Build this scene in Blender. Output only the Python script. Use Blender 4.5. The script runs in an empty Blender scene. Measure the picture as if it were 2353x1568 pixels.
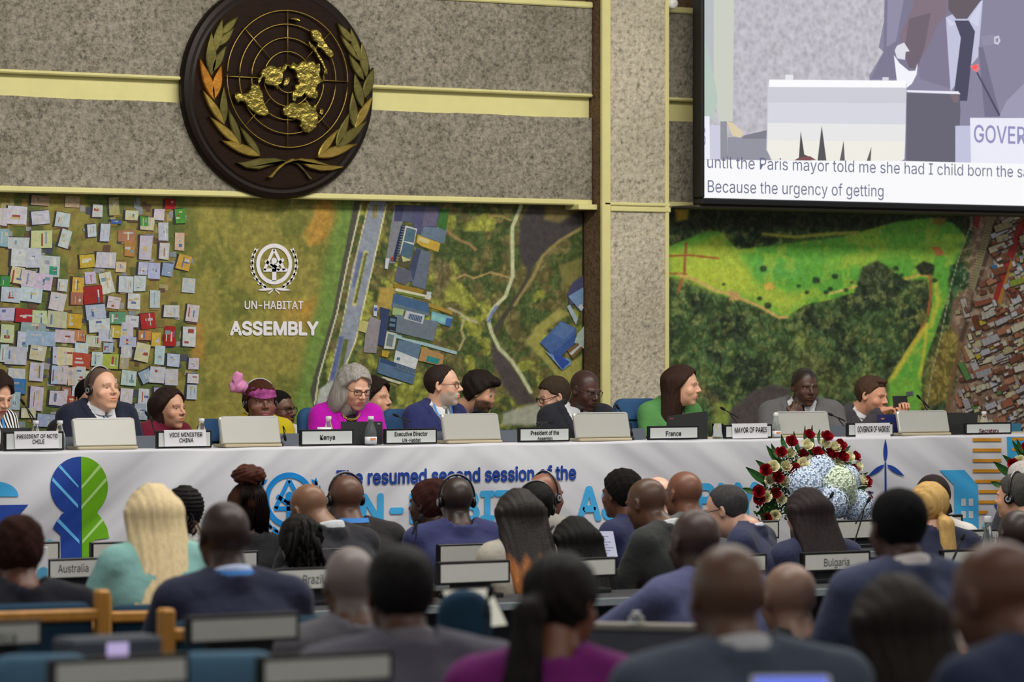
import bpy, math, random
import numpy as np
from mathutils import Vector, Matrix
random.seed(7)
rng = np.random.RandomState(11)
SC = bpy.context.scene
COL = SC.collection
# ------------------------------------------------------------------ camera, world, lights, exposure
FPX = 8500.0
TH = math.radians(32.0)
CZ = 1.9
cam_d = bpy.data.cameras.new('camera')
cam_d.sensor_width = 36.0
cam_d.sensor_fit = 'HORIZONTAL'
cam_d.lens = FPX / 2353.0 * 36.0
cam_d.clip_end = 200
cam_d.dof.use_dof = True
cam_d.dof.focus_distance = 20.9
cam_d.dof.aperture_fstop = 3.6
cam = bpy.data.objects.new('camera', cam_d)
cam.location = (0, 0, CZ)
cam.rotation_euler = (math.pi / 2, 0, -TH)
COL.objects.link(cam)
SC.camera = cam
SC.view_settings.view_transform = 'Standard'
SC.view_settings.look = 'None'
SC.view_settings.exposure = 0.0
SC.view_settings.gamma = 1.0
SC.view_settings.use_curve_mapping = False
SC.cycles.use_denoising = True
SC.cycles.max_bounces = 6
SC.cycles.diffuse_bounces = 3
SC.cycles.glossy_bounces = 3
SC.cycles.transmission_bounces = 6
SC.cycles.transparent_max_bounces = 8
W = bpy.data.worlds.new('hall_ambience')
SC.world = W
W.use_nodes = True
W.node_tree.nodes['Background'].inputs[0].default_value = (1.0, 0.975, 0.94, 1)
W.node_tree.nodes['Background'].inputs[1].default_value = 0.42

F = Vector((math.sin(TH), math.cos(TH), 0))
R = Vector((math.cos(TH), -math.sin(TH), 0))

def area_light(name, loc, sx, sy, power, color, rot=(0, 0, 0)):
    l = bpy.data.lights.new(name, 'AREA')
    l.shape = 'RECTANGLE'; l.size = sx; l.size_y = sy
    l.energy = power; l.color = color
    o = bpy.data.objects.new(name, l)
    o.location = loc; o.rotation_euler = rot
    COL.objects.link(o)
    return o
def mid(px, Y):
    u = (px - 1176.5) / FPX
    t = Y / (math.cos(TH) - u * math.sin(TH))
    return t * (math.sin(TH) + u * math.cos(TH))
XM = mid(1176, 18)
area_light('ceiling_light_podium', (XM - 0.6, 15.4, 5.6), 9.0, 1.0, 400, (1.0, 0.95, 0.86), (math.radians(22), 0, 0))
area_light('ceiling_light_hall', (XM - 3, 10.5, 5.6), 9.0, 2.2, 330, (1.0, 0.97, 0.93))
area_light('ceiling_light_rear', (XM - 5.5, 4.5, 5.4), 7.0, 2.0, 90, (1.0, 0.97, 0.93))

# ------------------------------------------------------------------ pixel to world helpers
def P(px, py, d):
    u = (px - 1176.5) / FPX; v = (784.0 - py) / FPX
    return Vector((0, 0, CZ)) + (F + R * u + Vector((0, 0, v))) * d
def dirY(px):
    return math.cos(TH) - (px - 1176.5) / FPX * math.sin(TH)
def DY(px, Y):
    return Y / dirY(px)
def WY(px, py, Y):
    return P(px, py, DY(px, Y))
def lin(c):
    r = []
    for v in c[:3]:
        v = v / 255.0
        r.append(v / 12.92 if v <= 0.04045 else ((v + 0.055) / 1.055) ** 2.4)
    return tuple(r)
def L4(c):
    return lin(c) + (1.0,)

# ------------------------------------------------------------------ objects
def link(name, me, m=None, parent=None, loc=(0, 0, 0), rz=0.0):
    o = bpy.data.objects.new(name, me)
    COL.objects.link(o)
    if m is not None and me is not None and len(me.materials) == 0:
        for mm in (m if isinstance(m, (list, tuple)) else [m]):
            me.materials.append(mm)
    o.location = loc
    if rz: o.rotation_euler = (0, 0, rz)
    if parent is not None: o.parent = parent
    return o
def tag(o, label=None, cat=None, group=None, kind=None):
    if label: o['label'] = label
    if cat: o['category'] = cat
    if group: o['group'] = group
    if kind: o['kind'] = kind
    return o
def empty(name, loc=(0, 0, 0), rz=0.0, label=None, cat=None, group=None):
    o = bpy.data.objects.new(name, None)
    o.empty_display_size = 0.1
    COL.objects.link(o)
    o.location = loc; o.rotation_euler = (0, 0, rz)
    return tag(o, label, cat, group)

class MB:
    """collects vertices and faces, builds one mesh"""
    def __init__(s): s.v = []; s.f = []; s.m = []; s.c = None
    def add(s, vs, fs, mi=0):
        n = len(s.v)
        s.v += [tuple(x) for x in vs]
        s.f += [tuple(i + n for i in f) for f in fs]
        s.m += [mi] * len(fs)
        return s
    def box(s, a, b, mi=0, M=None):
        x0, y0, z0 = a; x1, y1, z1 = b
        vs = [Vector(p) for p in ((x0, y0, z0), (x1, y0, z0), (x1, y1, z0), (x0, y1, z0), (x0, y0, z1), (x1, y0, z1), (x1, y1, z1), (x0, y1, z1))]
        if M is not None: vs = [M @ p for p in vs]
        return s.add(vs, [(0, 3, 2, 1), (4, 5, 6, 7), (0, 1, 5, 4), (1, 2, 6, 5), (2, 3, 7, 6), (3, 0, 4, 7)], mi)
    def bbox(s, a, b, bev=0.01, mi=0, M=None):
        """box with chamfered vertical and horizontal edges"""
        x0, y0, z0 = a; x1, y1, z1 = b
        bev = min(bev, (x1 - x0) / 2.01, (y1 - y0) / 2.01, (z1 - z0) / 2.01)
        c = Vector(((x0 + x1) / 2, (y0 + y1) / 2, (z0 + z1) / 2)); h = Vector(((x1 - x0) / 2, (y1 - y0) / 2, (z1 - z0) / 2))
        vs = []; idx = {}
        for sx in (-1, 1):
            for sy in (-1, 1):
                for sz in (-1, 1):
                    for ax in range(3):
                        p = [sx * (h.x - bev), sy * (h.y - bev), sz * (h.z - bev)]
                        p[ax] += (sx, sy, sz)[ax] * bev
                        idx[(sx, sy, sz, ax)] = len(vs)
                        q = c + Vector(p)
                        vs.append(M @ q if M is not None else q)
        fs = []
        g = lambda sx, sy, sz, ax: idx[(sx, sy, sz, ax)]
        for sg in (-1, 1):
            fs.append([g(sg, -1, -1, 0), g(sg, 1, -1, 0), g(sg, 1, 1, 0), g(sg, -1, 1, 0)][::sg])
            fs.append([g(-1, sg, -1, 1), g(-1, sg, 1, 1), g(1, sg, 1, 1), g(1, sg, -1, 1)][::sg])
            fs.append([g(-1, -1, sg, 2), g(1, -1, sg, 2), g(1, 1, sg, 2), g(-1, 1, sg, 2)][::sg])
        for a1 in (-1, 1):
            for a2 in (-1, 1):
                fs.append([g(a1, a2, -1, 0), g(a1, a2, 1, 0), g(a1, a2, 1, 1), g(a1, a2, -1, 1)][::-a1 * a2])
                fs.append([g(a1, -1, a2, 0), g(a1, 1, a2, 0), g(a1, 1, a2, 2), g(a1, -1, a2, 2)][::a1 * a2])
                fs.append([g(-1, a1, a2, 1), g(1, a1, a2, 1), g(1, a1, a2, 2), g(-1, a1, a2, 2)][::-a1 * a2])
        for sx in (-1, 1):
            for sy in (-1, 1):
                for sz in (-1, 1):
                    fs.append([g(sx, sy, sz, 0), g(sx, sy, sz, 1), g(sx, sy, sz, 2)][::sx * sy * sz])
        return s.add(vs, fs, mi)
    def tube(s, pts, r, n=8, mi=0, cap=True):
        pts = [Vector(p) for p in pts]
        rs = r if isinstance(r, (list, tuple)) else [r] * len(pts)
        vs = []; fs = []
        up = Vector((0, 0, 1))
        for i, p in enumerate(pts):
            t = (pts[min(i + 1, len(pts) - 1)] - pts[max(i - 1, 0)])
            if t.length < 1e-9: t = Vector((0, 0, 1))
            t.normalize()
            a = t.cross(up)
            if a.length < 0.05: a = t.cross(Vector((1, 0, 0)))
            a.normalize(); b = a.cross(t)
            for k in range(n):
                an = 2 * math.pi * k / n
                vs.append(p + (a * math.cos(an) + b * math.sin(an)) * rs[i])
        for i in range(len(pts) - 1):
            for k in range(n):
                k2 = (k + 1) % n
                fs.append((i * n + k, i * n + k2, (i + 1) * n + k2, (i + 1) * n + k))
        if cap:
            fs.append(tuple(range(n))[::-1]); fs.append(tuple((len(pts) - 1) * n + k for k in range(n)))
        return s.add(vs, fs, mi)
    def lathe(s, prof, n=16, c=(0, 0, 0), mi=0, M=None):
        c = Vector(c); vs = []; fs = []
        for (r, z) in prof:
            for k in range(n):
                an = 2 * math.pi * k / n
                q = Vector((r * math.cos(an), r * math.sin(an), z))
                if M is not None: q = M @ q
                vs.append(c + q)
        for i in range(len(prof) - 1):
            for k in range(n):
                k2 = (k + 1) % n
                fs.append((i * n + k, i * n + k2, (i + 1) * n + k2, (i + 1) * n + k))
        fs.append(tuple(range(n))[::-1]); fs.append(tuple((len(prof) - 1) * n + k for k in range(n)))
        return s.add(vs, fs, mi)
    def prism(s, pts, y0, y1, mi=0):
        """pts (x,z) polygon, solid between y0 (front, toward -Y) and y1"""
        n = len(pts)
        ar = sum(pts[i][0] * pts[(i + 1) % n][1] - pts[(i + 1) % n][0] * pts[i][1] for i in range(n))
        if ar < 0: pts = pts[::-1]
        vs = [(x, y0, z) for x, z in pts] + [(x, y1, z) for x, z in pts]
        fs = [tuple(range(n)), tuple(range(n, 2 * n))[::-1]] + [(i, n + i, n + (i + 1) % n, (i + 1) % n) for i in range(n)]
        return s.add(vs, fs, mi)
    def mesh(s, name, smooth=False):
        me = bpy.data.meshes.new(name)
        me.from_pydata(s.v, [], s.f)
        if any(s.m): me.polygons.foreach_set('material_index', s.m)
        if smooth: me.polygons.foreach_set('use_smooth', [True] * len(me.polygons))
        me.update()
        return me
    def build(s, name, m, parent=None, smooth=False, loc=(0, 0, 0), rz=0):
        return link(name, s.mesh(name, smooth), m, parent, loc, rz)

def np_mesh(name, V, Q, col=None, smooth=True):
    me = bpy.data.meshes.new(name)
    nv = len(V); nq = len(Q)
    me.vertices.add(nv)
    me.vertices.foreach_set('co', np.ascontiguousarray(V, dtype=np.float32).ravel())
    me.loops.add(nq * 4)
    me.loops.foreach_set('vertex_index', np.ascontiguousarray(Q, dtype=np.int32).ravel())
    me.polygons.add(nq)
    me.polygons.foreach_set('loop_start', np.arange(0, nq * 4, 4, dtype=np.int32))
    me.polygons.foreach_set('loop_total', np.full(nq, 4, dtype=np.int32))
    if smooth: me.polygons.foreach_set('use_smooth', np.ones(nq, dtype=bool))
    me.update(calc_edges=True)
    if col is not None:
        at = me.color_attributes.new('Col', 'FLOAT_COLOR', 'POINT')
        c4 = np.ones((nv, 4), dtype=np.float32); c4[:, :3] = col
        at.data.foreach_set('color', c4.ravel())
    return me

# ------------------------------------------------------------------ materials
MATS = {}
def nodes(m):
    m.use_nodes = True
    return m.node_tree, m.node_tree.nodes['Principled BSDF']
def N(nt, t, **kw):
    n = nt.nodes.new(t)
    for k, v in kw.items():
        if k in n.inputs: n.inputs[k].default_value = v
        else: setattr(n, k, v)
    return n
def ramp(nt, stops, fac):
    r = nt.nodes.new('ShaderNodeValToRGB')
    e = r.color_ramp.elements
    while len(e) < len(stops): e.new(0.5)
    for i, (p, c) in enumerate(stops):
        e[i].position = p; e[i].color = c if len(c) == 4 else tuple(c) + (1,)
    nt.links.new(fac, r.inputs[0])
    return r
def mat(key, color, rough=0.6, spec=0.4, metal=0.0, noise=0.0, nscale=20.0, bump=0.0, bscale=200.0, stretch=None, emit=None, estr=1.0, sheen=0.0, coat=0.0, trans=0.0, attr=False, ior=1.45):
    """general procedural material: colour with noise variation and noise bump"""
    if key in MATS: return MATS[key]
    m = bpy.data.materials.new(key)
    nt, b = nodes(m)
    b.inputs['Roughness'].default_value = rough
    b.inputs['Specular IOR Level'].default_value = spec
    b.inputs['Metallic'].default_value = metal
    b.inputs['IOR'].default_value = ior
    if sheen: b.inputs['Sheen Weight'].default_value = sheen
    if coat: b.inputs['Coat Weight'].default_value = coat
    if trans: b.inputs['Transmission Weight'].default_value = trans
    tc = N(nt, 'ShaderNodeTexCoord')
    vec = tc.outputs['Object']
    if stretch:
        mp = N(nt, 'ShaderNodeMapping'); mp.inputs['Scale'].default_value = stretch
        nt.links.new(vec, mp.inputs[0]); vec = mp.outputs[0]
    c = L4(color)
    if attr:
        at = N(nt, 'ShaderNodeAttribute', attribute_name='Col')
        csock = at.outputs['Color']
    else:
        rgb = N(nt, 'ShaderNodeRGB'); rgb.outputs[0].default_value = c
        csock = rgb.outputs[0]
    if noise > 0:
        nz = N(nt, 'ShaderNodeTexNoise', Scale=nscale, Detail=4.0)
        nt.links.new(vec, nz.inputs['Vector'])
        mr = N(nt, 'ShaderNodeMapRange'); mr.inputs['From Min'].default_value = 0.25; mr.inputs['From Max'].default_value = 0.75
        mr.inputs['To Min'].default_value = 1 - noise; mr.inputs['To Max'].default_value = 1 + noise
        nt.links.new(nz.outputs['Fac'], mr.inputs['Value'])
        mx = N(nt, 'ShaderNodeVectorMath', operation='SCALE')
        nt.links.new(csock, mx.inputs[0]); nt.links.new(mr.outputs[0], mx.inputs['Scale'])
        csock = mx.outputs[0]
    nt.links.new(csock, b.inputs['Base Color'])
    if emit is not None:
        b.inputs['Emission Color'].default_value = L4(emit)
        b.inputs['Emission Strength'].default_value = estr
    if bump > 0:
        bz = N(nt, 'ShaderNodeTexNoise', Scale=bscale, Detail=3.0)
        nt.links.new(vec, bz.inputs['Vector'])
        bp = N(nt, 'ShaderNodeBump', Strength=bump, Distance=0.01)
        nt.links.new(bz.outputs['Fac'], bp.inputs['Height'])
        nt.links.new(bp.outputs[0], b.inputs['Normal'])
    MATS[key] = m
    return m
def concrete(key, c1, c2, c3, sc=26.0, wash=None):
    m = bpy.data.materials.new(key)
    nt, b = nodes(m)
    b.inputs['Roughness'].default_value = 0.9
    b.inputs['Specular IOR Level'].default_value = 0.15
    tc = N(nt, 'ShaderNodeTexCoord')
    vec = tc.outputs['Object']
    v = N(nt, 'ShaderNodeTexVoronoi', Scale=sc * 2.6); nt.links.new(vec, v.inputs['Vector'])
    n1 = N(nt, 'ShaderNodeTexNoise', Scale=sc * 1.6, Detail=6.0, Roughness=0.75); nt.links.new(vec, n1.inputs['Vector'])
    n2 = N(nt, 'ShaderNodeTexNoise', Scale=1.3, Detail=3.0); nt.links.new(vec, n2.inputs['Vector'])
    mp = N(nt, 'ShaderNodeMapping'); mp.inputs['Scale'].default_value = (2.0, 2.0, 14.0); nt.links.new(vec, mp.inputs[0])
    n3 = N(nt, 'ShaderNodeTexNoise', Scale=1.2, Detail=4.0); nt.links.new(mp.outputs[0], n3.inputs['Vector'])
    r1 = ramp(nt, [(0.34, L4(c3)), (0.47, L4(c1)), (0.62, L4(c2))], n1.outputs['Fac'])
    # pebbles: per-cell random tint, darker grains
    r2 = ramp(nt, [(0.0, (0.45, 0.45, 0.45, 1)), (0.16, (0.8, 0.8, 0.8, 1)), (0.35, (1, 1, 1, 1)), (1.0, (1.12, 1.1, 1.06, 1))], v.outputs['Color'])
    mul = N(nt, 'ShaderNodeMix', data_type='RGBA', blend_type='MULTIPLY'); mul.inputs[0].default_value = 0.8
    nt.links.new(r1.outputs[0], mul.inputs[6]); nt.links.new(r2.outputs[0], mul.inputs[7])
    r3 = ramp(nt, [(0.3, (0.8, 0.79, 0.76, 1)), (0.6, (1.06, 1.05, 1.04, 1))], n2.outputs['Fac'])
    mul2 = N(nt, 'ShaderNodeMix', data_type='RGBA', blend_type='MULTIPLY'); mul2.inputs[0].default_value = 0.9
    nt.links.new(mul.outputs[2], mul2.inputs[6]); nt.links.new(r3.outputs[0], mul2.inputs[7])
    r4 = ramp(nt, [(0.3, (0.84, 0.84, 0.84, 1)), (0.45, (1, 1, 1, 1))], n3.outputs['Fac'])
    mul3 = N(nt, 'ShaderNodeMix', data_type='RGBA', blend_type='MULTIPLY'); mul3.inputs[0].default_value = 0.6
    nt.links.new(mul2.outputs[2], mul3.inputs[6]); nt.links.new(r4.outputs[0], mul3.inputs[7])
    nt.links.new(mul3.outputs[2], b.inputs['Base Color'])
    add = N(nt, 'ShaderNodeMath', operation='MULTIPLY_ADD'); add.inputs[1].default_value = 0.5
    nt.links.new(v.outputs['Distance'], add.inputs[0]); nt.links.new(n1.outputs['Fac'], add.inputs[2])
    bp = N(nt, 'ShaderNodeBump', Strength=0.7, Distance=0.012)
    nt.links.new(add.outputs[0], bp.inputs['Height']); nt.links.new(bp.outputs[0], b.inputs['Normal'])
    MATS[key] = m
    return m

# ------------------------------------------------------------------ text and flat print
FONT = None
try:      # Blender's own bundled sans face; the built-in face is used if it is not there
    import os
    FONT = bpy.data.fonts.load(os.path.join(bpy.utils.system_resource('DATAFILES', path='fonts'), 'Inter.woff2'))
except Exception:
    FONT = None
def text_mesh(s, bold=0.0, align='LEFT', cond=1.0):
    """glyph outlines in the xz plane, facing -Y, left bottom at the origin, cap height 1"""
    cu = bpy.data.curves.new('txt', 'FONT')
    cu.body = s; cu.align_x = align; cu.resolution_u = 3
    cu.space_line = 1.0
    if FONT is not None: cu.font = FONT
    o = bpy.data.objects.new('txt', cu); COL.objects.link(o)
    dg = bpy.context.evaluated_depsgraph_get(); dg.update()
    me = bpy.data.meshes.new_from_object(o.evaluated_get(dg))
    bpy.data.objects.remove(o)
    v = np.zeros(len(me.vertices) * 3, dtype=np.float32); me.vertices.foreach_get('co', v); v = v.reshape(-1, 3)
    w = np.stack([v[:, 0] * cond, -v[:, 2], v[:, 1]], 1)
    me.vertices.foreach_set('co', w.ravel()); me.update()
    if bold > 0:      # heavier weight: the same outlines laid side by side
        F_ = [tuple(p.vertices) for p in me.polygons]; n_ = len(w); V_ = []; G_ = []
        for k, (dx, dz) in enumerate([(math.cos(a_ * math.pi / 4) * bold, math.sin(a_ * math.pi / 4) * bold) for a_ in range(8)] + [(0, 0)]):
            V_ += [(x + dx, y - 0.00002 * k, z + dz) for x, y, z in w.tolist()]
            G_ += [tuple(i + n_ * k for i in f) for f in F_]
        me = bpy.data.meshes.new('txt'); me.from_pydata(V_, [], G_); me.update()
    return me
def fit_text(s, x0, x1, z0, z1, y, m, parent, bold=0.0, name='lettering'):
    """stretch the ink box of s onto x0..x1, z0..z1 on the plane y"""
    me = text_mesh(s, bold)
    v = np.zeros(len(me.vertices) * 3, dtype=np.float32); me.vertices.foreach_get('co', v); v = v.reshape(-1, 3)
    a = v.min(0); b = v.max(0)
    v[:, 0] = x0 + (v[:, 0] - a[0]) / (b[0] - a[0]) * (x1 - x0)
    v[:, 2] = z0 + (v[:, 2] - a[2]) / (b[2] - a[2]) * (z1 - z0)
    v[:, 1] = y + v[:, 1]
    me.vertices.foreach_set('co', v.ravel()); me.update()
    me.name = name
    return link(name, me, m, parent)
def flat_poly_mesh(name, polys, y0, dy=-0.0004, Yp=None):
    """polys: list of (pts, colour rgb255); pts are (X,Z) world; stacked on thin steps toward the viewer; one mesh, face colours"""
    vs = []; fs = []; cols = []
    for k, (pts, c) in enumerate(polys):
        n = len(pts)
        ar = sum(pts[i][0] * pts[(i + 1) % n][1] - pts[(i + 1) % n][0] * pts[i][1] for i in range(n))
        if ar < 0: pts = pts[::-1]
        b = len(vs)
        vs += [(x, y0 + dy * (k / 1.0 if len(polys) < 40 else k * 40.0 / len(polys)), z) for x, z in pts]
        fs.append(tuple(range(b, b + n)))
        cols += [lin(c) + (1,)] * n
    me = bpy.data.meshes.new(name)
    me.from_pydata(vs, [], fs)
    at = me.color_attributes.new('Col', 'FLOAT_COLOR', 'CORNER')
    cc = []
    for p in me.polygons:
        for li in p.loop_indices: cc += cols[me.loops[li].vertex_index]
    at.data.foreach_set('color', cc)
    me.update()
    return me
# ================================================================== SETTING
YM, YP, YQ, YT = 20.15, 20.04, 19.93, 17.55
M_conc = concrete('concrete_upper', (142, 137, 124), (168, 162, 149), (98, 93, 82), 22)
M_concl = concrete('concrete_pillar', (192, 185, 166), (212, 205, 188), (132, 127, 112), 18)
M_conc_shade = concrete('concrete_shaded', (112, 92, 70), (128, 106, 84), (84, 68, 52), 24)  # darker concrete, shade put into its colour
M_yel = mat('cream_paint', (222, 216, 152), 0.6, 0.3, noise=0.05, nscale=6, bump=0.15, bscale=60)
M_floor = mat('hall_carpet', (40, 46, 60), 0.95, 0.1, noise=0.2, nscale=60, bump=0.3, bscale=300)
M_stage = mat('stage_wood', (92, 62, 38), 0.5, 0.3, noise=0.2, nscale=8, stretch=(1, 8, 8))

X0, X1 = mid(-1000, YM), mid(2900, YM)
XPL, XPR = WY(1383, 0, YQ).x, WY(1536, 0, YQ).x      # pillar front edges
def zat(px, py, Y): return WY(px, py, Y).z
def struct(o): o['kind'] = 'structure'; return o
# wall behind everything
b = MB().box((X0, YM + 0.02, 0.0), (X1, YM + 0.3, 6.2))
wall = struct(b.build('wall_front', M_conc))
# projecting cast panels, left and right of the pillar
XE = WY(1360, 0, YP).x
ZL0, ZB0, ZB1, ZT0, ZT1 = 2.778, 3.343, 3.478, 4.055, 4.095
def panels(xa, xb):
    # lower panel, set back painted band, upper panel, lip, top band
    for (z0, z1, y) in ((ZL0 + 0.035, ZB0, YP), (ZB1 + 0.02, ZT0, YP), (ZT1 + 0.35, 6.2, YP)):
        m_ = MB()
        # front sheet subdivided with gently uneven edges
        nx = int((xb - xa) / 0.04)
        vs = []; fs = []
        for i in range(nx + 1):
            x = xa + (xb - xa) * i / nx
            j = 0.0025 * math.sin(i * 0.31) + 0.0015 * random.uniform(-1, 1)
            vs += [(x, y, z0 + j * 0.6), (x, y, z1 + j)]
            vs += [(x, y + 0.1, z0 + j * 0.6), (x, y + 0.1, z1 + j)]
        for i in range(nx):
            a = 4 * i; c = a + 4
            fs += [(a, c, c + 1, a + 1), (a + 1, c + 1, c + 3, a + 3), (a + 2, c + 2, c, a)]
        fs += [(1, 3, 2, 0), (4 * nx, 4 * nx + 2, 4 * nx + 3, 4 * nx + 1)]
        m_.add(vs, fs)
        struct(m_.build('wall_panel', M_conc, wall))
    for (z0, z1, y0) in ((ZL0, ZL0 + 0.036, YP - 0.012), (ZB1, ZB1 + 0.022, YP - 0.02), (ZT0, ZT1, YP - 0.02)):
        m_ = MB().bbox((xa, y0, z0), (xb + 0.0, YM + 0.02, z1), 0.008)
        struct(m_.build('trim_ledge', M_yel, wall))
    m_ = MB().box((xa, YP + 0.035, ZB0 - 0.01), (xb, YM, ZB1 + 0.005))
    struct(m_.build('trim_band', M_yel, wall))
    m_ = MB().box((xa, YP + 0.07, ZT1), (xb, YM, ZT1 + 0.36))  # the recess's shadow is painted in by the darker concrete
    struct(m_.build('trim_recess', M_conc_shade, wall))
panels(X0, XE)
panels(XPR + 0.002, X1)
# pillar
b = MB().box((XPL + 0.012, YQ, 0), (XPR - 0.01, YM + 0.02, 6.2))
pil = struct(b.build('pillar', M_concl))
b = MB().box((XPL + 0.004, YQ + 0.012, 0), (XPL + 0.013, YM + 0.02, 6.2))  # thin facing, its dark tone paints the shade on this side
struct(b.build('pillar_side', M_conc_shade, pil))
xt = WY(1402, 0, YQ).x
b = MB().bbox((XPL - 0.002, YQ - 0.012, 0), (xt, YQ + 0.02, 6.2), 0.006)
struct(b.build('trim_edge', M_yel, pil))
xt2 = WY(1528, 0, YQ).x
b = MB().bbox((xt2, YQ - 0.010, 0), (XPR + 0.002, YQ + 0.02, 6.2), 0.005)
struct(b.build('trim_edge', M_yel, pil))
zt = zat(1460, 487, YQ); zu = zat(1460, 466, YQ); zm = zat(1460, 474, YQ)
b = MB().bbox((xt, YQ - 0.016, zt), (XPR + 0.01, YQ + 0.02, zm - 0.004), 0.005).bbox((xt - 0.05, YQ - 0.012, zm + 0.002), (XPR + 0.01, YQ + 0.02, zu), 0.005)
struct(b.build('trim_crossband', M_yel, pil))
# small junction trim across the shaded reveal
b = MB().bbox((WY(1340, 0, YQ).x, YQ + 0.05, ZL0 - 0.03), (XPL, YM, ZL0 + 0.004), 0.004)
struct(b.build('trim_corner', M_yel, wall))
# floor, stage
b = MB(); b.box((-6, -2, -0.2), (X1, 24, 0.0))
struct(b.build('floor', M_floor))
b = MB(); b.box((-5, -1, 0.0), (X1, 13.2, 0.06)); b.box((-5, -1, 0.0), (X1, 10.4, 0.12)); b.box((-5, -1, 0.0), (X1, 8.5, 0.20))
struct(b.build('floor_raked', M_floor))
b = MB().box((X0, YT - 0.12, 0.0), (X1, YM + 0.02, 0.57))
struct(b.build('floor_stage', M_stage))
b = MB().box((X0, YM - 0.02, 0.57), (X1, YM + 0.02, 1.25))
struct(b.build('baseboard_front', M_stage))
b = MB(); M_ceil = mat('ceiling_paint', (225, 222, 212), 0.9, 0.2, noise=0.03, nscale=3)
b.box((-6, -2, 6.2), (X1, 24, 6.3))
struct(b.build('ceiling', M_ceil))

# ------------------------------------------------------------------ noise helpers for the printed pictures
def vnoise(x, y, sc, seed):
    r = np.random.RandomState(seed); G = r.rand(256, 256)
    X = x / sc; Yv = y / sc
    xi = np.floor(X).astype(int); yi = np.floor(Yv).astype(int)
    fx = X - xi; fy = Yv - yi
    fx = fx * fx * (3 - 2 * fx); fy = fy * fy * (3 - 2 * fy)
    g = lambda a, b_: G[a % 256, b_ % 256]
    return (g(xi, yi) * (1 - fx) + g(xi + 1, yi) * fx) * (1 - fy) + (g(xi, yi + 1) * (1 - fx) + g(xi + 1, yi + 1) * fx) * fy
def fbm(x, y, sc, seed, o=4):
    s = 0; a = 0.5
    for k in range(o):
        s = s + a * vnoise(x, y, sc / 2 ** k, seed + k); a *= 0.5
    return s / (1 - 0.5 ** o)
def sm(a, b_, x):
    t = np.clip((x - a) / (b_ - a), 0, 1); return t * t * (3 - 2 * t)
def polymask(x, y, pts, soft=3.0):
    """soft inside mask of a polygon"""
    inside = np.zeros(x.shape, bool); dmin = np.full(x.shape, 1e9)
    n = len(pts)
    for i in range(n):
        x1, y1 = pts[i]; x2, y2 = pts[(i + 1) % n]
        c = ((y1 > y) != (y2 > y)) & (x < (x2 - x1) * (y - y1) / ((y2 - y1) if y2 != y1 else 1e-9) + x1)
        inside ^= c
        dx, dy = x2 - x1, y2 - y1
        t = np.clip(((x - x1) * dx + (y - y1) * dy) / (dx * dx + dy * dy + 1e-9), 0, 1)
        dmin = np.minimum(dmin, np.hypot(x - x1 - t * dx, y - y1 - t * dy))
    sd = np.where(inside, dmin, -dmin)
    return sm(-soft, soft, sd)
def linemask(x, y, pts, w, soft=2.0):
    dmin = np.full(x.shape, 1e9)
    for (x1, y1), (x2, y2) in zip(pts[:-1], pts[1:]):
        dx, dy = x2 - x1, y2 - y1
        t = np.clip(((x - x1) * dx + (y - y1) * dy) / (dx * dx + dy * dy + 1e-9), 0, 1)
        dmin = np.minimum(dmin, np.hypot(x - x1 - t * dx, y - y1 - t * dy))
    return 1 - sm(w - soft, w + soft, dmin)
def mixc(base, col, m):
    c = np.array(col, float)
    return base * (1 - m[..., None]) + c * m[..., None]
def lin_np(c):
    c = np.clip(c, 0, 255) / 255.0
    return np.where(c <= 0.04045, c / 12.92, ((c + 0.055) / 1.055) ** 2.4)
M_print = {}
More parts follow.
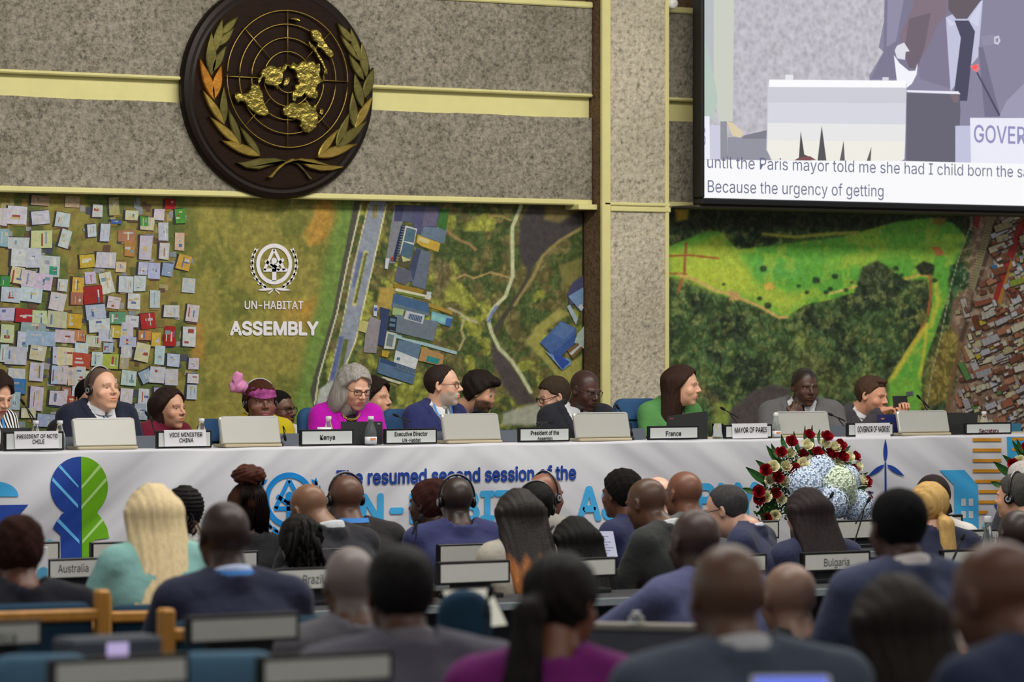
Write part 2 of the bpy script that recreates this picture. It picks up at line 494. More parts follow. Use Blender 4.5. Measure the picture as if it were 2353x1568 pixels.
def print_mat(key, mode):
    m = bpy.data.materials.new(key)
    nt, b = nodes(m)
    b.inputs['Roughness'].default_value = 0.6; b.inputs['Specular IOR Level'].default_value = 0.25
    at = N(nt, 'ShaderNodeAttribute', attribute_name='Col')
    tc = N(nt, 'ShaderNodeTexCoord')
    if mode == 'base':
        n1 = N(nt, 'ShaderNodeTexNoise', Scale=22.0, Detail=6.0, Roughness=0.7); nt.links.new(tc.outputs['Object'], n1.inputs['Vector'])
        v = N(nt, 'ShaderNodeTexVoronoi', Scale=20.0)
        wn = N(nt, 'ShaderNodeTexNoise', Scale=9.0, Detail=3.0); nt.links.new(tc.outputs['Object'], wn.inputs['Vector'])
        wa = N(nt, 'ShaderNodeVectorMath', operation='MULTIPLY_ADD'); nt.links.new(wn.outputs['Color'], wa.inputs[0]); wa.inputs[1].default_value = (0.22, 0.22, 0.22); nt.links.new(tc.outputs['Object'], wa.inputs[2])
        nt.links.new(wa.outputs[0], v.inputs['Vector'])
        wrp = N(nt, 'ShaderNodeMapRange'); wrp.inputs['From Min'].default_value = 0.3; wrp.inputs['From Max'].default_value = 0.72
        wrp.inputs['To Min'].default_value = 0.72; wrp.inputs['To Max'].default_value = 1.32
        nt.links.new(n1.outputs['Fac'], wrp.inputs['Value'])
        # crowns: bright middles, dark joints, weighted by the alpha channel stored as attribute Tree
        t = N(nt, 'ShaderNodeAttribute', attribute_name='Tree')
        vr = N(nt, 'ShaderNodeMapRange'); vr.inputs['From Min'].default_value = 0.1; vr.inputs['From Max'].default_value = 0.75
        vr.inputs['To Min'].default_value = 1.75; vr.inputs['To Max'].default_value = 0.55
        nt.links.new(v.outputs['Distance'], vr.inputs['Value'])
        mx = N(nt, 'ShaderNodeMix'); nt.links.new(t.outputs['Fac'], mx.inputs[0]); mx.inputs[2].default_value = 1.0
        nt.links.new(vr.outputs[0], mx.inputs[3])
        mm = N(nt, 'ShaderNodeMath', operation='MULTIPLY'); nt.links.new(wrp.outputs[0], mm.inputs[0]); nt.links.new(mx.outputs[0], mm.inputs[1])
        sc_ = N(nt, 'ShaderNodeVectorMath', operation='SCALE'); nt.links.new(at.outputs['Color'], sc_.inputs[0]); nt.links.new(mm.outputs[0], sc_.inputs['Scale'])
        nt.links.new(sc_.outputs[0], b.inputs['Base Color'])
    else:
        n1 = N(nt, 'ShaderNodeTexNoise', Scale=40.0, Detail=5.0, Roughness=0.7); nt.links.new(tc.outputs['Object'], n1.inputs['Vector'])
        wrp = N(nt, 'ShaderNodeMapRange'); wrp.inputs['From Min'].default_value = 0.3; wrp.inputs['From Max'].default_value = 0.7
        wrp.inputs['To Min'].default_value = 0.78; wrp.inputs['To Max'].default_value = 1.12
        nt.links.new(n1.outputs['Fac'], wrp.inputs['Value'])
        sc_ = N(nt, 'ShaderNodeVectorMath', operation='SCALE'); nt.links.new(at.outputs['Color'], sc_.inputs[0]); nt.links.new(wrp.outputs[0], sc_.inputs['Scale'])
        nt.links.new(sc_.outputs[0], b.inputs['Base Color'])
    M_print[key] = m
    return m
print_mat('mural_base', 'base'); print_mat('mural_shapes', 'shape')
GAIN = 1.33
def mural_grid(name, px0, px1, py1, Y, ztop, step, paint, parent):
    """flat printed sheet: colour stored per vertex, sampled from the paint function"""
    xa = WY(px0, 700, Y).x; xb = WY(px1, 700, Y).x; zb = WY((px0 + px1) / 2, py1, Y).z
    nx = int((px1 - px0) / step); nz = int((ztop - zb) * 360 / step)
    X, Z = np.meshgrid(np.linspace(xa, xb, nx + 1), np.linspace(zb, ztop, nz + 1))
    # photo coordinates of each point, used only as the design's drawing units
    dx = X; d = dx * math.sin(TH) + Y * math.cos(TH); sx = dx * math.cos(TH) - Y * math.sin(TH)
    PX = 1176.5 + FPX * sx / d; PY = 784 - (Z - CZ) / d * FPX
    c, tree = paint(PX, PY)
    c = c * 0.87 + c.mean(-1, keepdims=True) * 0.13 + 5
    V = np.stack([X.ravel(), np.full(X.size, Y), Z.ravel()], 1)
    i = np.arange((nx + 1) * (nz + 1)).reshape(nz + 1, nx + 1)
    Q = np.stack([i[:-1, :-1], i[:-1, 1:], i[1:, 1:], i[1:, :-1]], -1).reshape(-1, 4)
    me = np_mesh(name, V, Q, lin_np(c.reshape(-1, 3)) * GAIN, smooth=False)
    at = me.attributes.new('Tree', 'FLOAT', 'POINT'); at.data.foreach_set('value', tree.ravel().astype(np.float32))
    return link(name, me, M_print['mural_base'], parent)
def paint_left(x, y):
    n1 = fbm(x, y * 0.6, 60, 1); n2 = fbm(x, y, 14, 5); n3 = fbm(x * 1.5 + y * 0.5, y, 90, 9)
    c = np.zeros(x.shape + (3,)); tree = np.zeros(x.shape)
    c[:] = (120, 114, 44)
    c = mixc(c, (92, 96, 34), sm(0.45, 0.7, n1))
    c = mixc(c, (138, 128, 52), sm(0.5, 0.75, n2) * 0.6)
    # settlement ground, bare earth paths
    c = mixc(c, (112, 96, 42), (1 - sm(380, 460, x)) * sm(0.35, 0.6, n2) * 0.8)
    c = mixc(c, (70, 86, 34), (1 - sm(400, 450, x)) * sm(0.5, 0.62, n1) * 0.9)
    # field with orange blotches
    o = sm(0.5, 0.66, n3) * sm(600, 720, x) * (1 - sm(700, 800, y))
    c = mixc(c, (158, 116, 38), o * 0.9)
    c = mixc(c, (160, 110, 36), polymask(x, y, [(440, 740), (466, 740), (470, 830), (440, 830)], 12) * 0.7)
    tree = tree + 0.25 * sm(440, 500, x)
    # green verge then dark wall then road land
    bx = lambda yy: 822 - (yy - 470) * 0.222
    c = mixc(c, (92, 120, 46), sm(-62, -28, x - bx(y)))
    right = sm(-1, 1, x - bx(y) - 0)
    n4 = fbm(x, y, 22, 21)
    land = np.zeros_like(c); land[:] = (92, 86, 44)
    land = mixc(land, (58, 74, 32), sm(0.42, 0.6, n4))
    land = mixc(land, (124, 128, 44), sm(0.58, 0.7, fbm(x, y, 40, 33)))
    land = mixc(land, (128, 120, 50), polymask(x, y, [(700, 895), (960, 940), (960, 1010), (700, 1010)], 8))
    c = c * (1 - right[..., None]) + land * right[..., None]
    tree = np.where(right > 0.5, 0.7, tree)
    k = 2.904
    q = lambda pts: [(700 + a / k, 440 + b_ / k) for a, b_ in pts]
    def pm(pts, col, soft=2, tr=0.0):
        nonlocal c, tree
        m = polymask(x, y, q(pts), soft); c = mixc(c, col, m); tree = tree * (1 - m) + tr * m
    def lm(pts, w, col, soft=1.5, tr=0.0):
        nonlocal c, tree
        m = linemask(x, y, q(pts), w, soft); c = mixc(c, col, m); tree = tree * (1 - m) + tr * m
    lm([(352, 60), (205, 820), (55, 1330), (75, 1440)], 6.5, (62, 64, 52))
    lm([(378, 90), (300, 420), (215, 820), (95, 1240), (68, 1420)], 1.6, (186, 186, 150), 0.8)
    pm([(440, 60), (545, 60), (455, 500), (340, 1000), (235, 1270), (160, 1270), (235, 980), (320, 500), (400, 200)], (116, 124, 140), 1.5)
    lm([(545, 90), (455, 500), (340, 1000), (235, 1260)], 1.4, (196, 190, 130), 0.8)
    lm([(425, 90), (330, 500), (235, 960), (150, 1290)], 1.0, (190, 180, 120), 0.8)
    pm([(455, 90), (490, 90), (480, 180), (452, 175)], (120, 110, 60))
    pm([(395, 395), (425, 400), (370, 640), (345, 765), (315, 760)], (170, 165, 90)); pm([(403, 410), (420, 412), (345, 750), (328, 745)], (80, 92, 40), 1, .4)
    pm([(262, 985), (295, 990), (235, 1270), (205, 1270)], (84, 96, 42), 1.5, .4)
    pm([(230, 965), (262, 970), (200, 1260), (165, 1265)], (70, 84, 130), 3)
    pm([(362, 400), (390, 410), (335, 640), (318, 640)], (76, 88, 130), 3)
    pm([(75, 1440), (100, 1320), (170, 1270), (235, 1280), (235, 1440)], (150, 156, 150), 3)
    pm([(150, 1370), (200, 1330), (190, 1440), (160, 1440)], (62, 78, 150), 3)
    pm([(500, 640), (620, 640), (600, 790), (480, 790)], (150, 125, 50), 4)
    # pond, stream and lower stream
    pm([(1505, 90), (1860, 90), (1860, 210), (1760, 310), (1640, 360), (1540, 480), (1500, 545), (1450, 470), (1430, 350), (1440, 200)], (54, 50, 52), 4)
    pm([(1600, 90), (1840, 90), (1840, 120), (1700, 210), (1600, 190)], (104, 92, 50), 6)
    lm([(1505, 540), (1440, 680), (1340, 820), (1270, 930)], 5, (58, 54, 44), 2)
    pm([(1240, 1000), (1330, 1060), (1390, 1180), (1480, 1320), (1560, 1420), (1420, 1430), (1330, 1300), (1260, 1150)], (62, 56, 54), 6)
    lm([(1840, 250), (1700, 330), (1590, 430), (1530, 560), (1400, 760)], 3.5, (126, 112, 62), 2)
    lm([(1445, 95), (1385, 240), (1385, 420), (1390, 560), (1340, 700), (1250, 790), (1225, 860), (1250, 950), (1300, 1050), (1380, 1130), (1440, 1220), (1510, 1340)], 4.2, (168, 172, 130), 1.5)
    lm([(1280, 770), (1240, 830), (1228, 870)], 3, (96, 112, 160), 2)
    lm([(1365, 575), (1240, 540), (1130, 580), (1070, 555), (1010, 580), (870, 575)], 2.0, (158, 132, 74), 1.5)
    lm([(1380, 195), (1310, 165), (1230, 160)], 2.2, (140, 118, 60), 1.5)
    lm([(945, 260), (1040, 330), (1100, 350), (1140, 390)], 3, (136, 108, 62), 2)
    lm([(1150, 875), (1080, 850), (1030, 810), (960, 780)], 2.6, (156, 150, 120), 1.5)
    lm([(1060, 860), (1045, 930), (1065, 980), (1030, 1060)], 2.6, (150, 140, 90), 1.5)
    pm([(880, 430), (990, 500), (960, 640), (860, 700)], (94, 84, 50), 10, .8)
    pm([(1700, 500), (1850, 440), (1850, 560), (1730, 650)], (104, 100, 48), 4)
    pm([(1470, 1000), (1520, 940), (1540, 900), (1700, 780), (1770, 820), (1640, 900), (1560, 1010), (1700, 1190), (1850, 1090), (1850, 1180), (1730, 1330), (1640, 1180)], (136, 132, 60), 4)
    pm([(1590, 1430), (1650, 1330), (1560, 1410), (1320, 1480), (1320, 1560), (1580, 1560)], (140, 144, 128), 6)
    return c, tree
mural_l = empty('wall_mural', (0, 0, 0), 0, 'printed aerial photograph of settlement, field and villas behind the podium, with the white assembly emblem', 'mural')
zt_ = 2.80
b = MB().box((X0, YM - 0.006, 1.25), (WY(1341, 0, YM).x, YM + 0.02, zt_)); b.build('backing_board', mat('mural_edge', (22, 22, 20), 0.7), mural_l)
mural_grid('printed_sheet', -520, 1338, 1030, YM - 0.008, zt_, 3.0, paint_left, mural_l)
def wpts(pts, Y): return [((lambda v: (v.x, v.z))(WY(a, b_, Y))) for a, b_ in pts]
# ---- huts: (cx, cy, w, h, angle, colour) in units of the enlarged crop
WH, CR, BL, TA, RD, YE, GN, GR, OR, LB = (190, 194, 204), (196, 190, 160), (150, 168, 190), (178, 152, 120), (160, 40, 40), (196, 164, 60), (70, 150, 60), (150, 156, 160), (176, 118, 84), (168, 190, 206)
HUTS = [(15,170,50,110,2,WH),(108,160,120,110,4,WH),(262,60,110,60,3,TA),(262,175,110,85,-5,WH),(412,190,88,90,8,WH),(475,70,90,70,4,TA),(643,130,60,80,3,WH),(755,100,60,110,-3,TA),(870,160,80,60,3,CR),(1055,155,60,70,4,WH),(1128,85,66,60,2,RD),(1195,165,60,90,-3,GN),(20,310,56,110,3,BL),(270,320,130,110,0,CR),(428,315,62,110,17,WH),(115,345,130,70,3,WH),(605,262,55,80,-3,WH),(693,275,60,110,4,WH),(768,205,66,22,5,(60,100,180)),(838,300,105,70,2,OR),(858,385,66,95,2,OR),(965,375,75,150,3,WH),(975,215,85,80,4,CR),(955,200,50,60,2,GN),(1082,270,60,110,-2,WH),(1088,400,64,100,4,WH),(1190,335,60,110,3,CR),(120,445,100,110,4,WH),(215,445,90,120,2,WH),(325,500,120,130,3,WH),(347,530,50,50,2,(40,140,120)),(575,465,92,80,-4,YE),(698,460,120,100,3,WH),(800,505,60,60,4,CR),(945,515,55,80,4,WH),(1020,530,72,100,2,LB),(1110,520,66,80,8,BL),(1218,475,80,90,14,YE),(105,560,80,100,10,CR),(180,580,80,100,9,WH),(280,605,110,100,8,WH),(28,600,60,66,3,GN),(410,625,60,75,5,WH),(512,625,70,95,2,YE),(597,580,66,75,-5,WH),(705,610,75,130,-12,WH),(612,690,115,110,-6,RD),(832,620,85,100,3,WH),(925,615,72,95,2,WH),(1252,628,80,90,4,WH),(200,690,130,90,8,WH),(65,690,120,90,5,WH),(375,735,95,110,12,WH),(505,715,74,75,2,OR),(750,745,80,75,8,WH),(885,735,75,95,2,WH),(1026,720,62,110,2,WH),(630,805,120,90,-6,LB),(162,830,120,85,4,RD),(40,820,90,80,3,WH),(255,845,90,90,3,CR),(372,855,120,100,4,CR),(490,865,85,90,4,YE),(775,845,105,70,2,(90,160,110)),(655,895,130,80,-4,WH),(870,870,80,70,4,WH),(980,865,90,95,-8,RD),(1137,800,95,75,4,WH),(1278,815,75,105,8,WH),(40,950,80,110,4,CR),(145,1000,70,120,4,WH),(215,910,150,60,5,GR),(265,980,180,90,3,BL),(430,970,130,80,4,WH),(525,965,65,70,3,OR),(615,1000,95,70,4,CR),(695,960,85,75,3,WH),(765,940,66,75,3,YE),(840,925,75,90,4,WH),(845,1005,100,65,3,LB),(958,960,80,60,2,OR),(1035,990,55,90,3,YE),(1125,965,70,120,3,RD),(1255,970,80,125,3,WH),(20,1080,50,110,3,WH),(98,1095,130,110,3,WH),(245,1080,95,90,8,CR),(370,1095,45,110,2,WH),(430,1100,100,110,3,CR),(535,1045,80,66,4,WH),(535,1130,110,95,4,(170,84,50)),(640,1120,70,85,2,WH),(712,1045,60,60,4,LB),(730,1135,95,90,4,(170,180,70)),(820,1140,60,90,3,TA),(835,1070,66,75,2,WH),(940,1075,85,110,12,CR),(1058,1095,60,115,4,WH),(1148,1125,78,80,4,WH),(1285,1150,60,70,4,WH),(237,1205,85,110,4,WH),(100,1265,105,155,4,WH),(115,1300,90,90,4,(60,110,170)),(370,1225,66,110,3,LB),(410,1225,60,120,3,WH),(470,1235,55,110,-3,CR),(525,1235,60,120,5,WH),(850,1245,90,90,4,WH),(965,1235,70,80,-25,BL),(1040,1225,90,100,4,WH),(1135,1240,80,100,2,WH),(1280,1250,66,60,4,WH),(235,1385,80,150,4,WH),(435,1345,55,70,4,OR),(510,1340,70,75,4,WH),(380,1380,110,90,4,WH),(480,1405,80,70,4,(160,60,50)),(835,1365,75,90,4,WH),(950,1370,66,95,4,WH),(1045,1340,50,60,3,BL),(1270,1340,62,90,3,WH),(930,1470,80,100,3,BL),(300,1530,110,80,4,BL),(85,1400,70,110,4,BL),(420,1490,60,60,4,(60,140,80)),(700,1300,120,100,4,WH),(620,1250,110,90,4,CR),(1000,1450,60,60,3,WH),(180,1480,90,60,3,CR)]
hp = []
rh = random.Random(5)
def hutpoly(cx, cy, w, h, a, j=3):
    ca, sa = math.cos(math.radians(a)), math.sin(math.radians(a)); o = []
    for sx_, sy_ in ((-1, -1), (1, -1), (1, 1), (-1, 1)):
        lx, ly = sx_ * w / 2 + rh.uniform(-j, j), sy_ * h / 2 + rh.uniform(-j, j)
        o.append(((cx + lx * ca - ly * sa) / 2.904, 440 + (cy + lx * sa + ly * ca) / 2.904))
    return o
HUTS = [(cx, cy, w * 1.1, h * 1.08, a, c) for (cx, cy, w, h, a, c) in HUTS]
for _ in range(150):     # the settlement goes on past the frame
    HUTS.append((rh.uniform(-1450, -60), rh.uniform(60, 1580), rh.uniform(60, 120), rh.uniform(60, 110), rh.uniform(-4, 12), rh.choice([WH, WH, CR, BL, TA, YE, GR, OR])))
for _ in range(260):     # small sheds and yards between the roofs
    cy = rh.uniform(30, 1560); cx = rh.uniform(0, 1290 if cy < 1450 else 500)
    if 430 < cx < 540 and cy < 420: continue
    if cx > 920 and 560 < cy < 780 and rh.random() < .7: continue
    hp.append((wpts(hutpoly(cx, cy, rh.uniform(26, 60), rh.uniform(20, 55), rh.uniform(-4, 12)), YM), rh.choice([(150, 150, 150), (120, 108, 60), (98, 76, 60), (130, 140, 150), (160, 150, 110), (72, 76, 96), (140, 116, 60), (90, 96, 50)])))
for (cx, cy, w, h, a, c) in HUTS:
    if not (rh.random() < 0.15): hp.append((wpts(hutpoly(cx - 7, cy + 1, w + 8, h + 8, a), YM), (56, 54, 60)))
    if rh.random() < 0.4: hp.append((wpts(hutpoly(cx + rh.uniform(-20, 25), cy + h * 0.5, w * 0.8, 26, a), YM), rh.choice([(140, 118, 50), (96, 70, 60), (60, 70, 110), (150, 130, 90)])))
for (cx, cy, w, h, a, c) in HUTS:
    c2 = tuple(max(0, min(255, v + rh.uniform(-14, 10))) for v in c)
    hp.append((wpts(hutpoly(cx, cy, w, h, a), YM), c2))
    for _ in range(rh.choice([2, 3, 3, 4])):   # patches and panels on each roof
        t = rh.random()
        cc = rh.choice([(176, 182, 190), (206, 206, 200), (150, 158, 176), (190, 176, 130), (200, 190, 170), (90, 110, 150), (150, 70, 60), (120, 150, 160), (184, 190, 200)])
        if t < 0.5: hp.append((wpts(hutpoly(cx + rh.uniform(-.25, .25) * w, cy + rh.uniform(-.3, .3) * h, w * rh.uniform(.15, .5), h * rh.uniform(.06, .22), a, 1), YM), cc))
        else: hp.append((wpts(hutpoly(cx + rh.uniform(-.35, .35) * w, cy + rh.uniform(-.1, .1) * h, w * rh.uniform(.05, .14), h * rh.uniform(.3, .8), a, 1), YM), cc))
def q4(pts): return wpts([(700 + a / 2.904, 440 + b_ / 2.904) for a, b_ in pts], YM)
NB, SB, DB, SL = (64, 92, 132), (104, 124, 144), (40, 56, 92), (120, 132, 146)
VIL = [
 ([(595, 90), (670, 90), (600, 480), (560, 480), (540, 440), (570, 230)], (130, 132, 140)), ([(655, 90), (790, 95), (780, 215), (640, 200)], (88, 92, 120)), ([(600, 90), (660, 90), (640, 200), (590, 200)], (72, 74, 110)),
 ([(720, 95), (900, 100), (880, 240), (790, 290), (740, 285), (710, 210)], (84, 84, 118)), ([(800, 100), (890, 130), (870, 230), (780, 230)], (104, 100, 128)),
 ([(790, 235), (945, 250), (925, 350), (765, 295)], SB), ([(905, 120), (960, 120), (935, 265), (875, 230)], (60, 110, 52)),
 ([(640, 225), (660, 225), (600, 470), (585, 465), (590, 420)], DB), ([(668, 228), (745, 250), (700, 460), (625, 430)], (206, 206, 208)), ([(675, 240), (738, 258), (722, 345), (655, 330)], (82, 110, 130)), ([(655, 335), (728, 360), (700, 450), (630, 425)], (76, 104, 126)),
 ([(750, 290), (900, 345), (885, 405), (770, 365), (740, 340)], (196, 164, 66)), ([(755, 300), (830, 325), (820, 350), (750, 330)], (206, 196, 140)),
 ([(740, 375), (835, 410), (800, 655), (715, 630), (690, 520)], (100, 112, 130)), ([(740, 380), (770, 390), (720, 600), (690, 520)], (62, 74, 104)), ([(612, 500), (700, 530), (715, 590), (665, 625), (590, 600)], (94, 98, 112)), ([(625, 420), (705, 455), (690, 520), (615, 495)], (86, 82, 60)), ([(640, 430), (705, 460), (650, 470)], (190, 200, 140)),
 ([(585, 610), (790, 660), (770, 690), (585, 640)], (150, 122, 48)), ([(600, 645), (840, 700), (830, 725), (598, 665)], (206, 206, 180)), ([(605, 665), (800, 705), (790, 720), (603, 680)], (110, 128, 60)), ([(810, 668), (840, 672), (833, 715), (803, 705)], (196, 200, 208)),
 ([(590, 680), (825, 750), (820, 830), (575, 760)], (70, 102, 140)), ([(580, 745), (822, 812), (820, 835), (575, 775)], (98, 118, 134)),
 ([(820, 745), (980, 800), (975, 825), (820, 770)], (168, 138, 60)), ([(840, 800), (980, 840), (965, 905), (835, 860)], (120, 176, 190)), ([(940, 845), (978, 850), (965, 905), (930, 895)], (62, 104, 170)), ([(845, 815), (930, 845), (925, 880), (840, 852)], (136, 196, 196)),
 ([(585, 775), (660, 790), (640, 850), (575, 820)], (160, 186, 130)), ([(600, 820), (885, 870), (850, 1000), (560, 930)], (110, 122, 136)), ([(560, 830), (610, 840), (600, 935), (545, 920)], (34, 44, 66)), ([(565, 845), (600, 852), (598, 872), (560, 866)], (96, 122, 146)), ([(560, 880), (597, 887), (594, 905), (556, 900)], (96, 122, 146)),
 ([(668, 795), (795, 825), (780, 885), (655, 850)], (190, 198, 204)), ([(690, 815), (780, 835), (770, 875), (682, 850)], (60, 84, 120)),
 ([(495, 770), (560, 790), (520, 1040), (475, 1020), (500, 860)], (52, 66, 104)), ([(430, 830), (500, 860), (470, 1080), (385, 1075), (400, 930)], (142, 138, 142)), ([(360, 860), (420, 870), (400, 945), (350, 930)], (190, 186, 120)),
 ([(540, 935), (610, 950), (590, 1055), (520, 1050)], (190, 198, 190)), ([(548, 950), (590, 958), (575, 1040), (535, 1030)], (110, 128, 130)),
 ([(620, 990), (770, 1020), (750, 1120), (600, 1060)], (96, 122, 146)), ([(590, 950), (1010, 1070), (1005, 1090), (590, 975)], (160, 190, 196)), ([(640, 955), (830, 1000), (825, 1015), (640, 975)], (70, 90, 50)),
 ([(600, 1060), (750, 1120), (730, 1190), (585, 1140)], (206, 210, 214)), ([(608, 1105), (630, 1110), (625, 1130), (605, 1126)], (70, 120, 130)),
 ([(490, 1110), (735, 1195), (715, 1290), (475, 1210)], (84, 112, 142)), ([(500, 1110), (735, 1190), (730, 1215), (495, 1140)], (50, 76, 116)), ([(510, 1235), (640, 1275), (630, 1290), (505, 1250)], (196, 198, 176)), ([(508, 1060), (560, 1070), (545, 1110), (505, 1100)], (180, 150, 50)),
 ([(775, 1040), (920, 1090), (910, 1165), (750, 1130)], (176, 140, 90)), ([(810, 1095), (895, 1120), (880, 1155), (800, 1135)], (50, 136, 136)), ([(532, 445), (558, 448), (545, 520), (525, 515)], (196, 204, 216)), ([(570, 436), (585, 440), (580, 465), (570, 460)], (170, 60, 50)), ([(452, 757), (478, 760), (472, 835), (450, 830)], (188, 200, 220)), ([(455, 775), (475, 778), (473, 800), (454, 798)], (60, 90, 170)),
 ([(1850, 560), (1850, 700), (1760, 770), (1745, 680), (1780, 610)], (74, 76, 110)), ([(1850, 640), (1850, 760), (1830, 800), (1750, 700)], (120, 150, 190)), ([(1815, 770), (1835, 750), (1852, 775), (1838, 800)], (206, 210, 216)),
 ([(1740, 770), (1760, 755), (1815, 850), (1800, 890)], (160, 180, 190)), ([(1560, 1010), (1700, 865), (1805, 915), (1800, 960), (1650, 1100)], (74, 104, 160)), ([(1700, 870), (1800, 915), (1720, 990), (1640, 945)], (90, 120, 170)), ([(1590, 1060), (1650, 1095), (1760, 1120), (1770, 1150), (1710, 1195)], (120, 152, 196)), ([(1650, 1060), (1760, 1140), (1710, 1190), (1655, 1115)], (50, 80, 160)), ([(1650, 1080), (1800, 945), (1810, 1000), (1690, 1110)], (60, 90, 150)), ([(1810, 950), (1853, 900), (1853, 1050), (1790, 1010)], (170, 190, 180)), ([(1740, 1060), (1810, 1010), (1840, 1050), (1780, 1120)], (120, 96, 60)), ([(1755, 1080), (1830, 1020), (1838, 1030), (1770, 1095)], (190, 196, 200)),
 ([(1010, 1360), (960, 1360), (960, 1380), (1010, 1375)], (124, 120, 50)),
]
vp = [(q4(p), c) for p, c in VIL]
# battens over roofs
for k in range(9):
    x = 690 + k * 10.5; vp.append((q4([(x, 818 + k * 2.4), (x + 3, 819 + k * 2.4), (x - 6, 852 + k * 2.4), (x - 9, 851 + k * 2.4)]), (170, 186, 200)))
for k in range(14):
    y_ = 232 + k * 17; vp.append((q4([(640 - k * 3.2, y_), (658 - k * 3.2, y_ + 4), (656 - k * 3.2, y_ + 9), (638 - k * 3.2, y_ + 5)]), (120, 136, 160)))
for k in range(16):
    x = 600 + k * 8.3; vp.append((q4([(x, 1150 + k * 2.9), (x + 3, 1151 + k * 2.9), (x - 3, 1180 + k * 2.9), (x - 6, 1179 + k * 2.9)]), (130, 150, 170)))
tag(link('printed_huts', flat_poly_mesh('printed_huts', hp, YM - 0.0095), M_print['mural_shapes'], mural_l), kind='stuff')
tag(link('printed_villas', flat_poly_mesh('printed_villas', vp, YM - 0.0095), M_print['mural_shapes'], mural_l), kind='stuff')

# ---- right mural
def paint_right(x, y):
    k = 2.7585
    q = lambda pts: [(1500 + a / k, 440 + b_ / k) for a, b_ in pts]
    c = np.zeros(x.shape + (3,)); tree = np.ones(x.shape)
    n1 = fbm(x, y, 50, 41); n2 = fbm(x, y, 16, 45); n3 = fbm(x, y, 120, 49)
    c[:] = (58, 84, 44)
    c = mixc(c, (38, 52, 34), sm(0.5, 0.62, n1))
    c = mixc(c, (98, 110, 56), sm(0.52, 0.68, n2) * 0.8)
    c = mixc(c, (88, 92, 46), sm(0.5, 0.7, n3) * sm(1720, 1900, x) * 0.7)
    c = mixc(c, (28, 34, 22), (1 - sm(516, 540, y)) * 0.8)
    tree[:] = 1.0
    def pm(pts, col, soft=3, tr=0.0, a=1.0):
        nonlocal c, tree
        m = polymask(x, y, q(pts), soft) * a; c = mixc(c, col, m); tree = tree * (1 - m) + tr * m
    def lm(pts, w, col, soft=1.5, tr=0.0, a=1.0):
        nonlocal c, tree
        m = linemask(x, y, q(pts), w, soft) * a; c = mixc(c, col, m); tree = tree * (1 - m) + tr * m
    pm([(100, 350), (320, 260), (420, 250), (540, 370), (860, 330), (1200, 290), (1560, 190), (1760, 170), (1900, 200), (1990, 300), (1930, 430), (1870, 560), (1880, 640), (1790, 900), (1700, 1150), (1700, 1400), (1500, 1400), (1500, 1200), (1650, 950), (1740, 830), (1770, 720), (1740, 560), (1600, 560), (1480, 470), (1400, 450), (1300, 560), (1280, 640), (1120, 690), (960, 720), (860, 790), (780, 790), (640, 700), (520, 680), (380, 640), (280, 570), (100, 540)], (86, 164, 50), 4)
    pm([(600, 400), (860, 340), (1300, 290), (1700, 200), (1950, 290), (1880, 480), (1500, 440), (1200, 520), (900, 560), (700, 560)], (92, 170, 52), 25)
    pm([(100, 380), (420, 290), (560, 400), (640, 560), (760, 640), (1000, 640), (860, 780), (640, 690), (380, 630), (100, 530)], (166, 186, 52), 18, 0, .9)
    pm([(640, 440), (900, 420), (960, 540), (760, 560), (640, 520)], (88, 168, 66), 14, 0, .8)
    pm([(1100, 420), (1700, 330), (1700, 400), (1300, 470), (1100, 520)], (130, 186, 54), 14, 0, .7)
    m = sm(0.5, 0.62, fbm(x, y, 26, 77)) * (tree < 0.5); c = mixc(c, (178, 190, 50), m * 0.45)
    lm([(210, 330), (200, 520), (160, 640)], 3.0, (150, 90, 44)); lm([(110, 410), (230, 405), (420, 425)], 2.0, (160, 70, 36)); lm([(100, 520), (210, 525)], 2.0, (160, 84, 40))
    pm([(140, 110), (230, 110), (220, 180), (150, 190)], (170, 140, 40), 5)
    lm([(160, 530), (270, 560), (400, 630), (520, 660), (560, 680), (680, 730), (800, 800), (850, 795)], 3.5, (190, 160, 84), 2.5)
    lm([(700, 270), (900, 290), (1120, 270), (1300, 260)], 3.5, (150, 156, 50), 3)
    pm([(480, 620), (550, 650), (545, 690), (490, 690)], (190, 150, 84), 3)
    lm([(1120, 650), (1230, 620), (1290, 600)], 3, (190, 180, 80), 2); lm([(1600, 555), (1700, 530), (1750, 540)], 3, (190, 170, 70), 2)
    lm([(1755, 520), (1765, 640), (1745, 780), (1690, 900), (1630, 1000)], 3.5, (160, 92, 44), 2)
    lm([(1740, 850), (1620, 1020), (1510, 1200)], 6, (186, 180, 50), 4); lm([(1735, 870), (1720, 1020), (1690, 1190)], 3.5, (186, 186, 50), 3)
    lm([(1790, 560), (1810, 700), (1760, 860)], 5, (176, 184, 50), 4)
    pm([(1500, 1190), (1700, 1180), (1690, 1400), (1490, 1400)], (104, 170, 50), 8, 0, .8)
    for (a, b_, w) in ((700, 490, 12), (925, 600, 6), (1035, 565, 13), (1155, 540, 10), (1225, 625, 7), (1262, 578, 5), (978, 640, 7), (1100, 640, 8), (1125, 620, 8), (678, 680, 8), (730, 725, 12), (450, 590, 5), (1540, 490, 10), (1580, 530, 6), (1785, 565, 9), (1740, 490, 22)):
        lm([(a - 3, b_), (a + 3, b_)], w * .6, (40, 66, 34), 2.5, 0.6)
    pm([(700, 590), (740, 575), (778, 600), (760, 630), (710, 625)], (196, 164, 60), 2); pm([(1765, 350), (1820, 355), (1853, 400), (1800, 410)], (184, 106, 56), 2); pm([(1770, 170), (1860, 170), (1850, 210), (1780, 210)], (130, 110, 40), 4)
    # tree masses with pale crowns
    pm([(1300, 560), (1330, 480), (1420, 440), (1490, 480), (1490, 560), (1400, 640)], (62, 74, 46), 5, 1)
